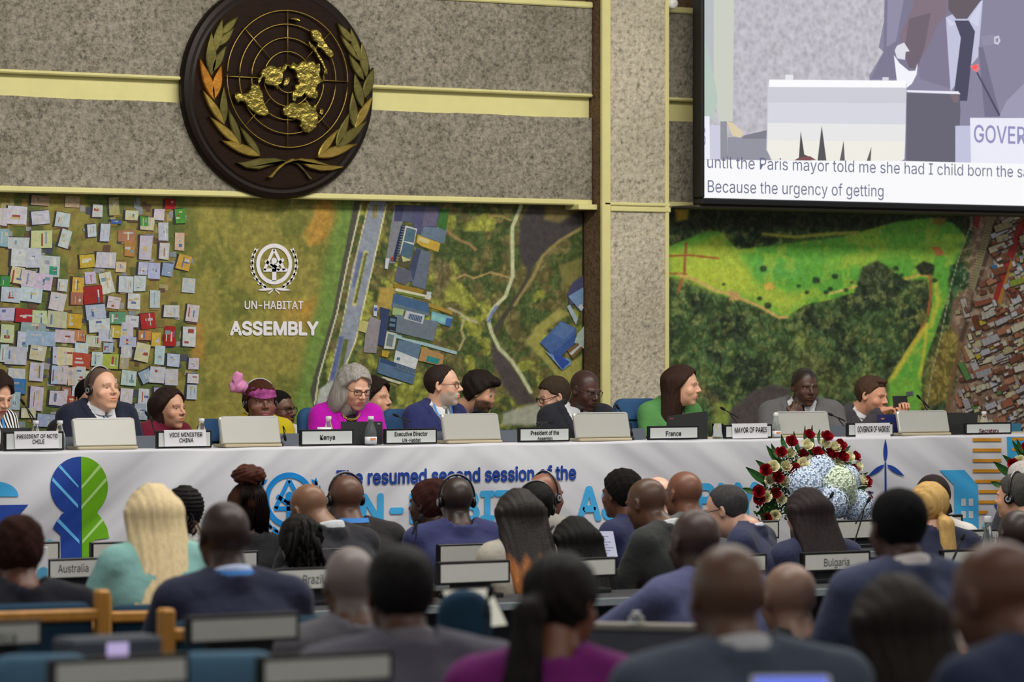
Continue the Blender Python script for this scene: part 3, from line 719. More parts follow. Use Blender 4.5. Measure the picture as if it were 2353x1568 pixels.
    pm([(1660, 480), (1720, 440), (1785, 470), (1780, 530), (1700, 530)], (44, 52, 32), 3, .8)
    pm([(905, 900), (940, 880), (980, 930), (960, 1000), (910, 980)], (106, 122, 54), 4, .8)
    pm([(1660, 790), (1720, 750), (1750, 800), (1700, 850)], (104, 112, 52), 4, .8)
    pm([(1880, 470), (1960, 450), (2010, 520), (1990, 620), (1900, 630)], (44, 82, 46), 4, 1)
    pm([(1820, 900), (1900, 870), (1960, 920), (1930, 1100), (1860, 1330), (1700, 1380), (1740, 1180)], (118, 106, 44), 8, .9)
    pm([(480, 1400), (560, 1330), (640, 1260), (760, 1220), (860, 1250), (900, 1400), (760, 1500), (480, 1500)], (70, 64, 64), 4)
    pm([(110, 1200), (200, 1290), (300, 1180), (380, 1280), (500, 1400), (400, 1500), (340, 1300)], (112, 92, 54), 8, .5, .5)
    pm([(390, 1340), (500, 1350), (480, 1500), (390, 1500)], (120, 140, 50), 6, .3, .8)
    # shanty ground on the right with road and rail
    pm([(2040, 150), (2360, 150), (2600, 150), (2600, 1600), (1880, 1600), (1870, 1400), (1930, 1200), (1960, 960), (1880, 850), (1900, 700), (2000, 600)], (112, 88, 70), 3)
    lm([(2010, 230), (1940, 420), (1890, 600), (1830, 900), (1770, 1150), (1730, 1400)], 1.0, (150, 160, 120), .8)
    lm([(2180, 150), (2120, 400), (2050, 620), (2000, 800), (1950, 960)], 5, (70, 56, 48), 2)
    lm([(1950, 960), (1900, 1200), (1860, 1400)], 4, (110, 80, 50), 2)
    m = sm(0.5, 0.65, fbm(x, y, 8, 91)) * polymask(x, y, q([(2000, 150), (2600, 150), (2600, 1600), (1860, 1600), (1960, 960), (1900, 800)]), 6)
    c = mixc(c, (170, 150, 126), m * 0.6)
    return c, tree
mural_r = empty('wall_mural', (0, 0, 0), 0, 'printed aerial photograph of green parkland and trees beside tin-roofed streets, behind the grey-suited men', 'mural')
b = MB().box((XPR + 0.002, YM - 0.006, 1.25), (X1, YM + 0.02, zt_)); b.build('backing_board', MATS['mural_edge'], mural_r)
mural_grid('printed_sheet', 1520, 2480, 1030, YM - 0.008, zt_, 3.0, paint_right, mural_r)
def q5(pts): return wpts([(1500 + a / 2.7585, 440 + b_ / 2.7585) for a, b_ in pts], YM)
sp = [([(2040, 150), (2075, 150), (2055, 240), (2025, 210)], (150, 60, 60)), ([(2120, 150), (2170, 150), (2030, 640), (1998, 600)], (152, 144, 106)), ([(2325, 160), (2353, 160), (2353, 240), (2275, 440), (2240, 400)], (156, 52, 48)), ([(2225, 420), (2262, 440), (2180, 700), (2150, 690)], (164, 50, 48)), ([(2262, 440), (2275, 445), (2200, 730), (2180, 700)], (176, 130, 60)),
      ([(2330, 350), (2353, 350), (2353, 460), (2300, 430)], (60, 150, 60)), ([(2310, 440), (2353, 400), (2353, 520), (2305, 500)], (110, 180, 196)), ([(2280, 490), (2353, 600), (2353, 660), (2330, 650), (2260, 530)], (184, 190, 60)), ([(2235, 600), (2260, 540), (2330, 690), (2280, 710)], (186, 190, 202))]
shp = [(q5(p), c) for p, c in sp]
for k in range(28):
    t = k / 28.0; x = 2165 - t * 140; y_ = 160 + t * 470
    shp.append((q5([(x - 42, y_), (x - 4, y_ + 8), (x - 5, y_ + 13), (x - 43, y_ + 5)]), (112, 106, 84)))
rs = random.Random(9)
def rotq(cx, cy, w, h, a):
    ca, sa = math.cos(math.radians(a)), math.sin(math.radians(a))
    return [(cx + sx_ * w / 2 * ca - sy_ * h / 2 * sa, cy + sx_ * w / 2 * sa + sy_ * h / 2 * ca) for sx_, sy_ in ((-1, -1), (1, -1), (1, 1), (-1, 1))]
def left_edge(yy):
    return float(np.interp(yy, [150, 440, 620, 760, 900, 1000, 1200, 1560], [2170, 2140, 2080, 1900, 1950, 1975, 1935, 1880]))
occupied = []
for i in range(900):
    cy = rs.uniform(160, 1590); cx = rs.uniform(left_edge(cy) + 10, 2640)
    if 600 < cy and cx < 2000 and cy < 700: continue
    road = float(np.interp(cy, [150, 400, 620, 800, 960, 1200, 1400], [2185, 2122, 2052, 2002, 1952, 1900, 1860]))
    if abs(cx - road) < 24: continue
    if 2140 < cx < 2360 and cy < 700 and abs(cx - (2340 - (cy - 160) * 0.33)) < 35: continue
    big = rs.random() < 0.22
    w = rs.uniform(60, 120) if big else rs.uniform(16, 42); h = rs.uniform(30, 46) if big else rs.uniform(12, 34)
    a = (-22 if cx > 2060 else 70) + rs.uniform(-6, 6)
    c = rs.choice([(196, 192, 180), (200, 196, 168), (150, 94, 72), (188, 184, 176), (166, 114, 88), (168, 166, 172), (130, 84, 60), (184, 176, 140), (120, 76, 58), (186, 188, 196)])
    if rs.random() < 0.03: c = rs.choice([(80, 130, 70), (60, 120, 170), (190, 170, 60), (140, 160, 60)])
    j = rs.uniform(-16, 10); c = tuple(v + j for v in c)
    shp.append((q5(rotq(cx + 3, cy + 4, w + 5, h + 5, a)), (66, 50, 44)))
    shp.append((q5(rotq(cx, cy, w, h, a)), c))
    if big and rs.random() < 0.7:
        for t in (-.3, 0, .3):
            ax = cx + t * w * math.cos(math.radians(a)); ay = cy + t * w * math.sin(math.radians(a))
            shp.append((q5(rotq(ax, ay, 2, h * .95, a)), tuple(v * 0.75 for v in c)))
shp.append((q5([(2230, 1470), (2320, 1470), (2320, 1530), (2230, 1530)]), (70, 140, 176)))
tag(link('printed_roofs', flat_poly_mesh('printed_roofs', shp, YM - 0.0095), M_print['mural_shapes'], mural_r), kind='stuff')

# ---- white emblem and words on the left mural
M_white = mat('print_white', (232, 230, 236), 0.6, 0.2, noise=0.01)
def ring_pts(cx, cy, rx, ry, n=40, a0=0, a1=360):
    return [(cx + rx * math.cos(math.radians(a0 + (a1 - a0) * i / n)), cy - ry * math.sin(math.radians(a0 + (a1 - a0) * i / n))) for i in range(n + 1)]
def stroke(pts, w, asp=1.0):
    """constant-width ribbon along pts (design units), returns list of quads"""
    out = []
    for i in range(len(pts) - 1):
        (x1, y1), (x2, y2) = pts[i], pts[i + 1]
        dx, dy = x2 - x1, y2 - y1; l = math.hypot(dx, dy) or 1
        def nrm(j):
            a = pts[max(j - 1, 0)]; b_ = pts[min(j + 1, len(pts) - 1)]
            ex, ey = b_[0] - a[0], b_[1] - a[1]; m = math.hypot(ex, ey) or 1
            return -ey / m * w / 2 * asp, ex / m * w / 2
        n1 = nrm(i); n2 = nrm(i + 1)
        out.append([(x1 + n1[0], y1 + n1[1]), (x2 + n2[0], y2 + n2[1]), (x2 - n2[0], y2 - n2[1]), (x1 - n1[0], y1 - n1[1])])
    return out
def leafpts(x1, y1, x2, y2, w, n=6):
    dx, dy = x2 - x1, y2 - y1; l = math.hypot(dx, dy); ux, uy = dx / l, dy / l; nx, ny = -uy, ux
    a = [(x1 + dx * t + nx * w / 2 * math.sin(math.pi * t ** 0.8), y1 + dy * t + ny * w / 2 * math.sin(math.pi * t ** 0.8)) for t in [i / n for i in range(n + 1)]]
    b_ = [(x1 + dx * t - nx * w / 2 * math.sin(math.pi * t ** 0.8), y1 + dy * t - ny * w / 2 * math.sin(math.pi * t ** 0.8)) for t in [i / n for i in range(n - 1, 0, -1)]]
    return a + b_
def habitat_logo(cx, cy, s, asp=0.88):
    """ring, house triangle, figure and laurel; unit s = ring radius in px; returns polygons in px"""
    P_ = []
    e = lambda pts: [(cx + a * s * asp, cy + b_ * s) for a, b_ in pts]
    for qd in stroke(ring_pts(0, 0, 0.9, 0.9, 48), 0.2): P_.append(e(qd))
    for seg in ([(-0.02, -0.72), (-0.56, 0.3)], [(0.0, -0.72), (0.56, 0.3)], [(-0.6, 0.3), (0.74, 0.3)], [(-0.5, -0.16), (-0.1, 0.1), (0.1, 0.1), (0.52, -0.24)], [(-0.2, -0.02), (0.3, 0.28)]):
        for qd in stroke(seg, 0.16): P_.append(e(qd))
    P_.append(e([(-0.12, 0.05), (0.12, 0.05), (0.12, 0.84), (-0.12, 0.84)]))
    P_.append(e(ring_pts(0, -0.16, 0.15, 0.15, 14)[:-1]))
    for sd in (-1, 1):
        for k in range(8):
            a = math.radians(200 + 0 - k * 0) ; t = k / 7.0
            an = math.radians(155 + t * 95)
            bx, by = 1.22 * math.cos(an), -1.22 * math.sin(an)
            # outer and inner leaf of each pair
            for off, ln in ((0.14, 0.36), (-0.1, 0.32)):
                ta = an - math.pi / 2 * 1 + (0.45 if off > 0 else -0.35) * -1
                x1, y1 = (1.22 + off * .3) * math.cos(an), -(1.22 + off * .3) * math.sin(an)
                x2, y2 = x1 + ln * math.cos(ta), y1 - ln * math.sin(ta)
                P_.append(e([(a_ * (1 if sd < 0 else -1), b_) for a_, b_ in leafpts(x1, y1, x2, y2, 0.13)]))
        P_.append(e([(sd * a_, b_) for a_, b_ in leafpts(0.05, 1.2, 0.95, 1.28, 0.14)]))
        for qd in stroke([(sd * -0.3, 1.45), (sd * -0.1, 1.28), (sd * 0.1, 1.22)], 0.06): P_.append(e(qd))
    return P_
def flat_print(name, polys_px, Y, m, parent, yoff=-0.0005):
    b = MB()
    for pts in polys_px:
        w = wpts(pts, Y); n = len(w)
        ar = sum(w[i][0] * w[(i + 1) % n][1] - w[(i + 1) % n][0] * w[i][1] for i in range(n))
        if ar < 0: w = w[::-1]
        b.add([(x, Y + yoff, z) for x, z in w], [tuple(range(n))])
    return b.build(name, m, parent)
YG = YM - 0.014
flat_print('printed_emblem', habitat_logo(630, 607, 47), YG, M_white, mural_l)
def px_text(s, pxl, pxr, pyb, pyt, Y, m, parent, bold=0.0, yoff=-0.001, name='lettering'):
    a = WY(pxl, (pyb + pyt) / 2, Y); b_ = WY(pxr, (pyb + pyt) / 2, Y); c = (pxl + pxr) / 2
    return fit_text(s, a.x, b_.x, WY(c, pyb, Y).z, WY(c, pyt, Y).z, Y + yoff, m, parent, bold, name)
px_text('UN-HABITAT', 562, 697, 711, 692, YG, M_white, mural_l, 0.012)
px_text('ASSEMBLY', 528, 732, 772, 738, YG, M_white, mural_l, 0.035)
# ================================================================== ROUND EMBLEM
YE = YP - 0.06
M_wood = mat('dark_mahogany', (34, 19, 10), 0.55, 0.12, noise=0.28, nscale=7, stretch=(1, 1, 9), bump=0.05, bscale=40)
M_woodr = mat('dark_mahogany_rim', (24, 15, 10), 0.4, 0.25, noise=0.15, nscale=7)
M_brass = mat('brushed_brass', (150, 128, 62), 0.36, 0.5, metal=0.85, noise=0.3, nscale=9, bump=0.15, bscale=30)
M_brassd = mat('dark_bronze', (98, 92, 48), 0.42, 0.5, metal=0.8, noise=0.35, nscale=8, bump=0.2, bscale=25)
M_bronze = mat('orange_bronze', (168, 112, 40), 0.4, 0.5, metal=0.8, noise=0.35, nscale=8, bump=0.2, bscale=25)
M_gold = mat('hammered_gold', (142, 128, 62), 0.28, 0.6, metal=0.9, noise=0.25, nscale=30, bump=1.0, bscale=26)
ec = WY(645, 208, YE)
def wplane(px, py, Y): v = WY(px, py, Y); return (v.x, v.z)
Rd = 0.667
emb = empty('wall_emblem', (ec.x, YE, ec.z), 0, 'large round dark wooden plaque with a brass world map, rings and laurel branches', 'emblem')
b = MB(); n = 96
prof = [(0.0, 0.0), (0.595, 0.0), (0.61, 0.006), (0.63, 0.004), (0.655, 0.012), (0.667, 0.03), (0.667, 0.062)]
vs = []; fs = []; mi = []
for (r_, y_) in prof[1:]:
    for k in range(n):
        a = 2 * math.pi * k / n; vs.append((r_ * math.cos(a), y_, r_ * math.sin(a)))
b.add(vs[:n], [tuple(range(n))], 0)
for i in range(len(prof) - 2):
    f_ = [(i * n + k, (i + 1) * n + k, (i + 1) * n + (k + 1) % n, i * n + (k + 1) % n) for k in range(n)]
    b.f += [tuple(v for v in ff) for ff in f_]; b.m += [1] * n
b.v += vs[n:]
b.build('disc', [M_wood, M_woodr], emb)
gc = WY(658, 182, YE); gx, gz = gc.x - ec.x, gc.z - ec.z; GR_ = 0.420
def ring_mesh(r, t=0.0045, y=-0.02):
    bb = MB(); N_ = 72
    bb.tube([(gx + r * math.cos(2 * math.pi * k / N_), y, gz + r * math.sin(2 * math.pi * k / N_)) for k in range(N_ + 1)], t, 6, cap=False)
    return bb
for k in (1.0, 0.8, 0.6, 0.4, 0.2):
    ring_mesh(GR_ * k).build('ring', M_brass, emb, True)
for k in range(8):
    a = math.pi / 4 * k
    r0 = 0.2 if k % 2 == 0 else 0.4
    bb = MB().tube([(gx + GR_ * r0 * math.cos(a), -0.017, gz + GR_ * r0 * math.sin(a)), (gx + GR_ * 1.02 * math.cos(a), -0.017, gz + GR_ * 1.02 * math.sin(a))], 0.004, 6)
    bb.build('meridian', M_brass, emb, True)
def cpl(pts):   # crop units -> local plaque coordinates
    o = []
    for a, b_ in pts:
        w = WY(400 + a / 3.336, b_ / 3.336, YE); o.append((w.x - ec.x, w.z - ec.z))
    return o
def relief(name, pts, y0, y1, m, bev=0.006, jag=0.0):
    """plate with a chamfered, slightly domed face"""
    r_ = random.Random(len(pts) * 7)
    p = []
    nn = len(pts)
    for i in range(nn):
        a, b_ = pts[i], pts[(i + 1) % nn]
        p.append(a)
        if jag:
            L_ = math.hypot(b_[0] - a[0], b_[1] - a[1]); s = int(L_ / 0.012)
            for k in range(1, s): p.append((a[0] + (b_[0] - a[0]) * k / s + r_.uniform(-jag, jag), a[1] + (b_[1] - a[1]) * k / s + r_.uniform(-jag, jag)))
    n = len(p)
    ar = sum(p[i][0] * p[(i + 1) % n][1] - p[(i + 1) % n][0] * p[i][1] for i in range(n))
    if ar < 0: p = p[::-1]
    cx = sum(a for a, _ in p) / n; cz = sum(c for _, c in p) / n
    bb = MB()
    def inset(i, d):
        a, c, e = p[i - 1], p[i], p[(i + 1) % n]
        t = Vector((e[0] - a[0], e[1] - a[1])); t = t.normalized() if t.length > 1e-9 else Vector((1, 0))
        return (c[0] - t.y * d, c[1] + t.x * d)
    ins = [inset(i, bev) for i in range(n)]
    vs = [(x, y1, z) for x, z in p] + [(x, y0 + bev * .7, z) for x, z in p] + [(x, y0, z) for x, z in ins]
    fs = []
    for i in range(n):
        j = (i + 1) % n
        fs += [(i, j, n + j, n + i), (n + i, n + j, 2 * n + j, 2 * n + i)]
    fs.append(tuple(2 * n + i for i in range(n)))
    bb.add(vs, fs)
    return bb.build(name, m, emb)
CONT = {
 'north_america': [(672, 600), (640, 575), (655, 545), (690, 510), (740, 508), (770, 525), (790, 510), (800, 535), (830, 490), (850, 500), (835, 540), (815, 555), (812, 590), (808, 620), (800, 645), (775, 660), (770, 690), (735, 660), (690, 650), (672, 640)],
 'central_america': [(655, 570), (672, 590), (650, 600), (640, 625), (622, 650), (620, 630), (634, 600)],
 'south_america': [(590, 645), (630, 655), (655, 720), (665, 780), (690, 830), (712, 880), (670, 895), (630, 888), (590, 860), (540, 820), (520, 790), (480, 780), (466, 795), (446, 760), (445, 725), (470, 712), (510, 722), (545, 715), (565, 690), (570, 660)],
 'greenland': [(835, 600), (862, 592), (862, 625), (845, 655), (812, 662), (818, 630)],
 'eurasia': [(855, 510), (895, 480), (925, 500), (955, 472), (985, 470), (990, 495), (1005, 475), (1050, 475), (1065, 500), (1090, 485), (1098, 530), (1090, 570), (1100, 600), (1125, 628), (1098, 640), (1080, 655), (1060, 690), (1075, 700), (1078, 745), (1060, 762), (1010, 755), (990, 735), (975, 715), (950, 750), (915, 755), (905, 782), (885, 775), (890, 705), (908, 690), (903, 655), (935, 645), (930, 615), (915, 600), (920, 575), (900, 540), (870, 532)],
 'africa': [(810, 850), (830, 815), (870, 795), (900, 790), (930, 810), (960, 790), (990, 785), (1015, 800), (1035, 825), (1058, 800), (1070, 830), (1062, 860), (1082, 890), (1082, 930), (1060, 985), (1010, 1025), (975, 1015), (945, 970), (945, 930), (905, 915), (860, 908), (820, 885)],
 'madagascar': [(1105, 835), (1125, 835), (1130, 865), (1115, 885), (1100, 870)],
 'australia': [(1018, 240), (1050, 228), (1080, 235), (1100, 255), (1122, 300), (1135, 330), (1165, 370), (1195, 400), (1200, 435), (1175, 450), (1150, 430), (1110, 385), (1075, 360), (1078, 330), (1045, 315), (1030, 270)],
 'indies': [(1003, 315), (1035, 345), (1060, 375), (1085, 420), (1105, 450), (1125, 490), (1145, 530), (1150, 570), (1125, 572), (1128, 540), (1110, 500), (1090, 465), (1060, 410), (1020, 370)],
 'new_zealand': [(868, 150), (900, 140), (940, 155), (940, 168), (905, 162)],
}
for nm, pts in CONT.items():
    relief('continent', cpl(pts), -0.045 if nm not in ('madagascar',) else -0.03, -0.012, M_gold, 0.006 if nm in ('eurasia', 'africa', 'south_america', 'australia', 'north_america') else 0.003, 0.003)
# hammered lumps on the continents
LEAVES = [  # stem end -> tip, width, material
 ((350, 270), (480, 125), 62, 0), ((325, 360), (450, 212), 60, 0), ((300, 405), (358, 145), 66, 1), ((275, 560), (388, 350), 66, 0), ((272, 590), (275, 250), 82, 1), ((290, 770), (350, 500), 74, 2), ((298, 775), (185, 450), 74, 2), ((370, 960), (370, 665), 62, 1), ((375, 962), (205, 690), 62, 3), ((500, 1120), (400, 830), 60, 0), ((500, 1120), (258, 895), 66, 3), ((650, 1198), (485, 965), 56, 1), ((650, 1200), (347, 1078), 76, 3),
 ((1355, 330), (1238, 178), 60, 1), ((1410, 475), (1340, 215), 60, 1), ((1408, 472), (1255, 265), 50, 1), ((1460, 600), (1425, 325), 66, 1), ((1442, 620), (1325, 415), 60, 0), ((1445, 760), (1515, 520), 72, 0), ((1430, 830), (1372, 565), 70, 0), ((1370, 990), (1508, 740), 66, 3), ((1368, 985), (1355, 705), 66, 1), ((1225, 1140), (1465, 932), 80, 0), ((1228, 1135), (1335, 862), 62, 1), ((1082, 1210), (1392, 1105), 80, 3), ((1085, 1205), (1250, 990), 56, 3)]
LM = [M_brassd, M_brassd, M_bronze, M_brass]
for (a, t, w, mi_) in LEAVES:
    relief('laurel_leaf', cpl(leafpts(a[0], a[1], t[0], t[1], w, 8)), -0.028, 0.0, LM[mi_], 0.007)
for (pts, mi_) in (([(862, 1240), (760, 1212), (640, 1215), (540, 1240), (465, 1250), (540, 1292), (640, 1302), (740, 1268), (820, 1240)], 0), ([(862, 1240), (960, 1214), (1060, 1225), (1180, 1268), (1288, 1278), (1200, 1310), (1110, 1315), (1020, 1290), (930, 1235)], 3)):
    relief('laurel_leaf', cpl(pts), -0.03, 0.0, LM[mi_], 0.006)
relief('laurel_stem', cpl([(905, 1218), (880, 1218), (790, 1270), (735, 1330), (700, 1362), (732, 1365), (770, 1315), (830, 1262), (900, 1235)]), -0.04, 0.0, M_brass, 0.004)
relief('laurel_stem', cpl([(880, 1248), (930, 1240), (970, 1280), (1020, 1340), (1048, 1372), (1025, 1376), (985, 1318), (930, 1262)]), -0.024, 0.0, M_brassd, 0.004)
sd_ = WY(1545, 8, YQ)
b = MB().lathe([(0.0, 0.0), (0.02, 0.002), (0.035, 0.014), (0.038, 0.03), (0.03, 0.045), (0.012, 0.05)], 14, M=Matrix.Rotation(math.pi / 2, 4, 'X') @ Matrix.Scale(-1, 4, (0, 0, 1)))
o = b.build('wall_sensor', mat('white_plastic', (226, 226, 224), 0.4), smooth=True, loc=(sd_.x, YQ - 0.03, sd_.z))
tag(o, 'small white dome fixture at the top of the pillar beside the projection screen', 'sensor')

# ================================================================== PROJECTION SCREEN
YS = YM - 0.42
xs0 = WY(1614, 456, YS).x; xs1 = WY(2790, 456, YS).x; zs0 = WY(1614, 455, YS).z; zs1 = zs0 + 1.9
scr = empty('projection_screen', (0, 0, 0), 0, 'wide black-framed projection screen with a live picture and two lines of captions', 'screen')
M_blk = mat('black_frame', (20, 20, 24), 0.35, 0.4)
M_blkm = mat('black_matte', (26, 26, 28), 0.7, 0.2)
b = MB(); b.bbox((xs0 - 0.025, YS - 0.03, zs0 - 0.045), (xs1, YS + 0.08, zs0), 0.008); b.bbox((xs0 - 0.025, YS - 0.03, zs0), (xs0, YS + 0.08, zs1), 0.006)
b.build('screen_frame', M_blk, scr)
b = MB().bbox((xs0 - 0.04, YS + 0.0, zs0 - 0.065), (xs1, YS + 0.3, zs0 - 0.045), 0.006)
b.build('screen_housing', mat('screen_grey', (70, 66, 58), 0.6), scr)
b = MB().box((xs0, YS, zs0), (xs1, YS + 0.05, zs1)); b.build('screen_fabric', mat('screen_back', (200, 200, 205), 0.8), scr)
def emis_attr(key, strength, noise=0.0):
    m = bpy.data.materials.new(key); m.use_nodes = True; nt = m.node_tree
    for n_ in list(nt.nodes): nt.nodes.remove(n_)
    out = N(nt, 'ShaderNodeOutputMaterial'); e = N(nt, 'ShaderNodeEmission'); e.inputs[1].default_value = strength
    at = N(nt, 'ShaderNodeAttribute', attribute_name='Col')
    if noise:
        tc = N(nt, 'ShaderNodeTexCoord'); nz = N(nt, 'ShaderNodeTexVoronoi', Scale=26.0); nt.links.new(tc.outputs['Object'], nz.inputs['Vector'])
        nn = N(nt, 'ShaderNodeTexNoise', Scale=18.0, Detail=4.0); nt.links.new(tc.outputs['Object'], nn.inputs['Vector'])
        ad = N(nt, 'ShaderNodeMath', operation='MULTIPLY_ADD'); nt.links.new(nz.outputs['Distance'], ad.inputs[0]); ad.inputs[1].default_value = 0.5; nt.links.new(nn.outputs['Fac'], ad.inputs[2])
        mr = N(nt, 'ShaderNodeMapRange'); mr.inputs['From Min'].default_value = 0.35; mr.inputs['From Max'].default_value = 1.0; mr.inputs['To Min'].default_value = 1 - noise; mr.inputs['To Max'].default_value = 1 + noise
        nt.links.new(ad.outputs[0], mr.inputs['Value'])
        sc_ = N(nt, 'ShaderNodeVectorMath', operation='SCALE'); nt.links.new(at.outputs['Color'], sc_.inputs[0]); nt.links.new(mr.outputs[0], sc_.inputs['Scale'])
        nt.links.new(sc_.outputs[0], e.inputs[0])
    else: nt.links.new(at.outputs['Color'], e.inputs[0])
    nt.links.new(e.outputs[0], out.inputs[0])
    return m
M_scr = emis_attr('screen_picture', 1.0); M_scrn = emis_attr('screen_picture_grain', 1.0, 0.22)
def qs(pts): return wpts([(1500 + a / 2.7585, b_ / 2.7585) for a, b_ in pts], YS)
bgp = [(qs([(314, -1100), (3600, -1100), (3600, 1060), (314, 1010)]), (186, 182, 190))]
link('screen_image', flat_poly_mesh('screen_image', bgp, YS - 0.002), M_scrn, scr)
SI = [([(314, -600), (385, -600), (385, 560), (350, 760), (314, 740)], (186, 190, 194)), ([(385, -600), (520, -600), (505, 770), (420, 770), (385, 600)], (204, 208, 196)), ([(314, 200), (350, 330), (400, 560), (410, 640), (380, 760), (314, 740)], (184, 200, 190)),
 ([(1470, -600), (2400, -600), (3300, 200), (3300, 1050), (1380, 1020), (1370, 480), (1460, 330), (1430, 300), (1470, 100)], (140, 136, 160)), ([(1480, -600), (1700, -600), (1700, 400), (1600, 500), (1380, 500), (1460, 330)], (128, 124, 148)), ([(1500, -600), (1700, -600), (1540, 260), (1480, 300)], (148, 144, 170)),
 ([(1700, -600), (2100, -600), (2090, 0), (2050, 360), (1880, 560), (1690, 500), (1680, 380)], (130, 124, 148)),
 ([(1855, 110), (2090, 0), (2060, 360), (1960, 480), (1885, 580)], (196, 196, 222)), ([(1910, 130), (2000, 130), (2040, 200), (2020, 360), (1990, 640), (1900, 640), (1930, 400), (1950, 240)], (82, 80, 100)), ([(1855, 110), (1920, 150), (1880, 170)], (210, 210, 236)), ([(2085, 0), (2000, 130), (2060, 170)], (210, 210, 236)),
 ([(1868, -300), (2100, -300), (2080, 0), (1990, 120), (1920, 120), (1870, 60)], (106, 96, 104)), ([(1680, -300), (1860, -300), (1860, 90), (1800, 160), (1740, 300), (1690, 380), (1590, 330), (1560, 230), (1640, 60)], (134, 118, 132)), ([(1620, 120), (1760, 80), (1720, 300), (1670, 440), (1620, 430), (1590, 330)], (116, 104, 116)),
 ([(1545, 290), (1590, 270), (1625, 325), (1600, 330), (1595, 380), (1545, 370), (1530, 320)], (222, 222, 232)), ([(1525, 350), (1560, 400), (1620, 450), (1660, 450), (1675, 400), (1670, 470), (1640, 530), (1590, 570), (1545, 520)], (244, 244, 252)),
 ([(2080, 230), (2160, 220), (2170, 280), (2090, 290)], (148, 144, 168)), ([(2160, 235), (2190, 225), (2200, 260), (2185, 285), (2160, 275)], (206, 206, 224)), ([(2168, 245), (2188, 240), (2186, 268), (2170, 268)], (150, 146, 170)),
 ([(2060, 300), (2090, 300), (2200, 740), (2100, 740)], (120, 116, 142)), ([(2240, 640), (2400, 480), (2400, 750), (2190, 740)], (160, 156, 182)),
 ([(2040, 450), (2052, 450), (2200, 730), (2190, 740)], (84, 80, 104)), ([(2005, 420), (2060, 405), (2068, 440), (2050, 460), (2030, 450)], (226, 130, 140)), ([(2018, 425), (2040, 412), (2058, 420), (2036, 445)], (255, 96, 90)),
 ([(470, 870), (720, 870), (740, 1020), (470, 1010)], (150, 150, 162)), ([(425, 770), (465, 770), (470, 1010), (425, 1010)], (148, 148, 158)), ([(465, 770), (500, 780), (570, 840), (550, 875), (500, 860)], (222, 206, 172)),
 ([(570, 860), (720, 825), (720, 880), (560, 880)], (130, 130, 140)), ([(358, 795), (422, 795), (425, 1012), (358, 1012)], (206, 206, 224)), ([(314, 738), (355, 738), (358, 1012), (314, 1012)], (240, 240, 252)),
 ([(735, 505), (1590, 512), (1605, 530), (1590, 1010), (1570, 1022), (750, 1015), (715, 950), (725, 520)], (206, 206, 216)), ([(735, 505), (1600, 512), (1600, 556), (730, 552)], (252, 252, 255)), ([(730, 650), (1600, 655), (1598, 790), (724, 780)], (216, 216, 226)), ([(724, 780), (1598, 790), (1595, 900), (722, 890)], (232, 232, 232)), ([(722, 890), (1595, 900), (1590, 1010), (1570, 1022), (750, 1015), (720, 950)], (240, 238, 228)),
 ([(835, 475), (885, 475), (885, 508), (835, 506)], (232, 232, 236)), ([(1450, 490), (1490, 490), (1490, 512), (1450, 512)], (214, 214, 222)),
 ([(1605, 590), (1940, 600), (1945, 700), (1930, 1030), (1600, 1020)], (106, 104, 118)), ([(1605, 572), (1930, 580), (1945, 598), (1605, 584)], (236, 236, 248)), ([(1880, 600), (1935, 604), (1930, 655), (1900, 650)], (128, 112, 122)),
 ([(1912, 798), (2015, 798), (2015, 1035), (1912, 1030)], (196, 196, 222)), ([(2005, 748), (3500, 752), (3500, 1060), (2012, 1034)], (236, 236, 248)),
 ([(932, 830), (955, 980), (1000, 1000), (1000, 1020), (890, 1018), (920, 1000)], (88, 84, 84)), ([(1065, 795), (1095, 1020), (1038, 1020)], (92, 90, 92)), ([(1204, 890), (1212, 1024), (1178, 1024)], (100, 98, 98)), ([(1380, 930), (1375, 1025), (1348, 1025)], (100, 98, 98)), ([(930, 1000), (990, 990), (1030, 1015), (890, 1018)], (132, 86, 92)),
 ([(300, 1014), (1600, 1022), (2353, 1040), (3600, 1062), (3600, 1400), (314, 1258)], (250, 250, 253))]
link('screen_image', flat_poly_mesh('screen_image', [(qs(p), c) for p, c in SI], YS - 0.003, -0.0002), M_scr, scr)
def emis(key, c, s=1.0):
    if key in MATS: return MATS[key]
    m = bpy.data.materials.new(key); m.use_nodes = True; nt = m.node_tree
    for n_ in list(nt.nodes): nt.nodes.remove(n_)
    out = N(nt, 'ShaderNodeOutputMaterial'); e = N(nt, 'ShaderNodeEmission'); e.inputs[0].default_value = L4(c); e.inputs[1].default_value = s
    nt.links.new(e.outputs[0], out.inputs[0]); MATS[key] = m; return m
M_cap = emis('caption_grey', (104, 106, 134)); M_cap2 = emis('caption_violet', (150, 146, 190))
YC = YS - 0.02
def scr_text(s, x0, x1, yb, yt, m=M_cap, bold=0.0): px_text(s, 1500 + x0 / 2.7585, 1500 + x1 / 2.7585, yb / 2.7585, yt / 2.7585, YC, m, scr, bold)
# one caption line each; the second number pair is the ink box (descender to ascender)
scr_text('until the Paris mayor told me she had I child born the same', 345, 2490, 1118, 1022)
scr_text('Because the urgency of getting', 348, 1462, 1256, 1155)
scr_text('GOVERNOR OF NAIROBI', 2035, 3150, 925, 812, M_cap2, 0.01)
scr_text('S', 314, 334, 922, 808, M_cap2, 0.01)

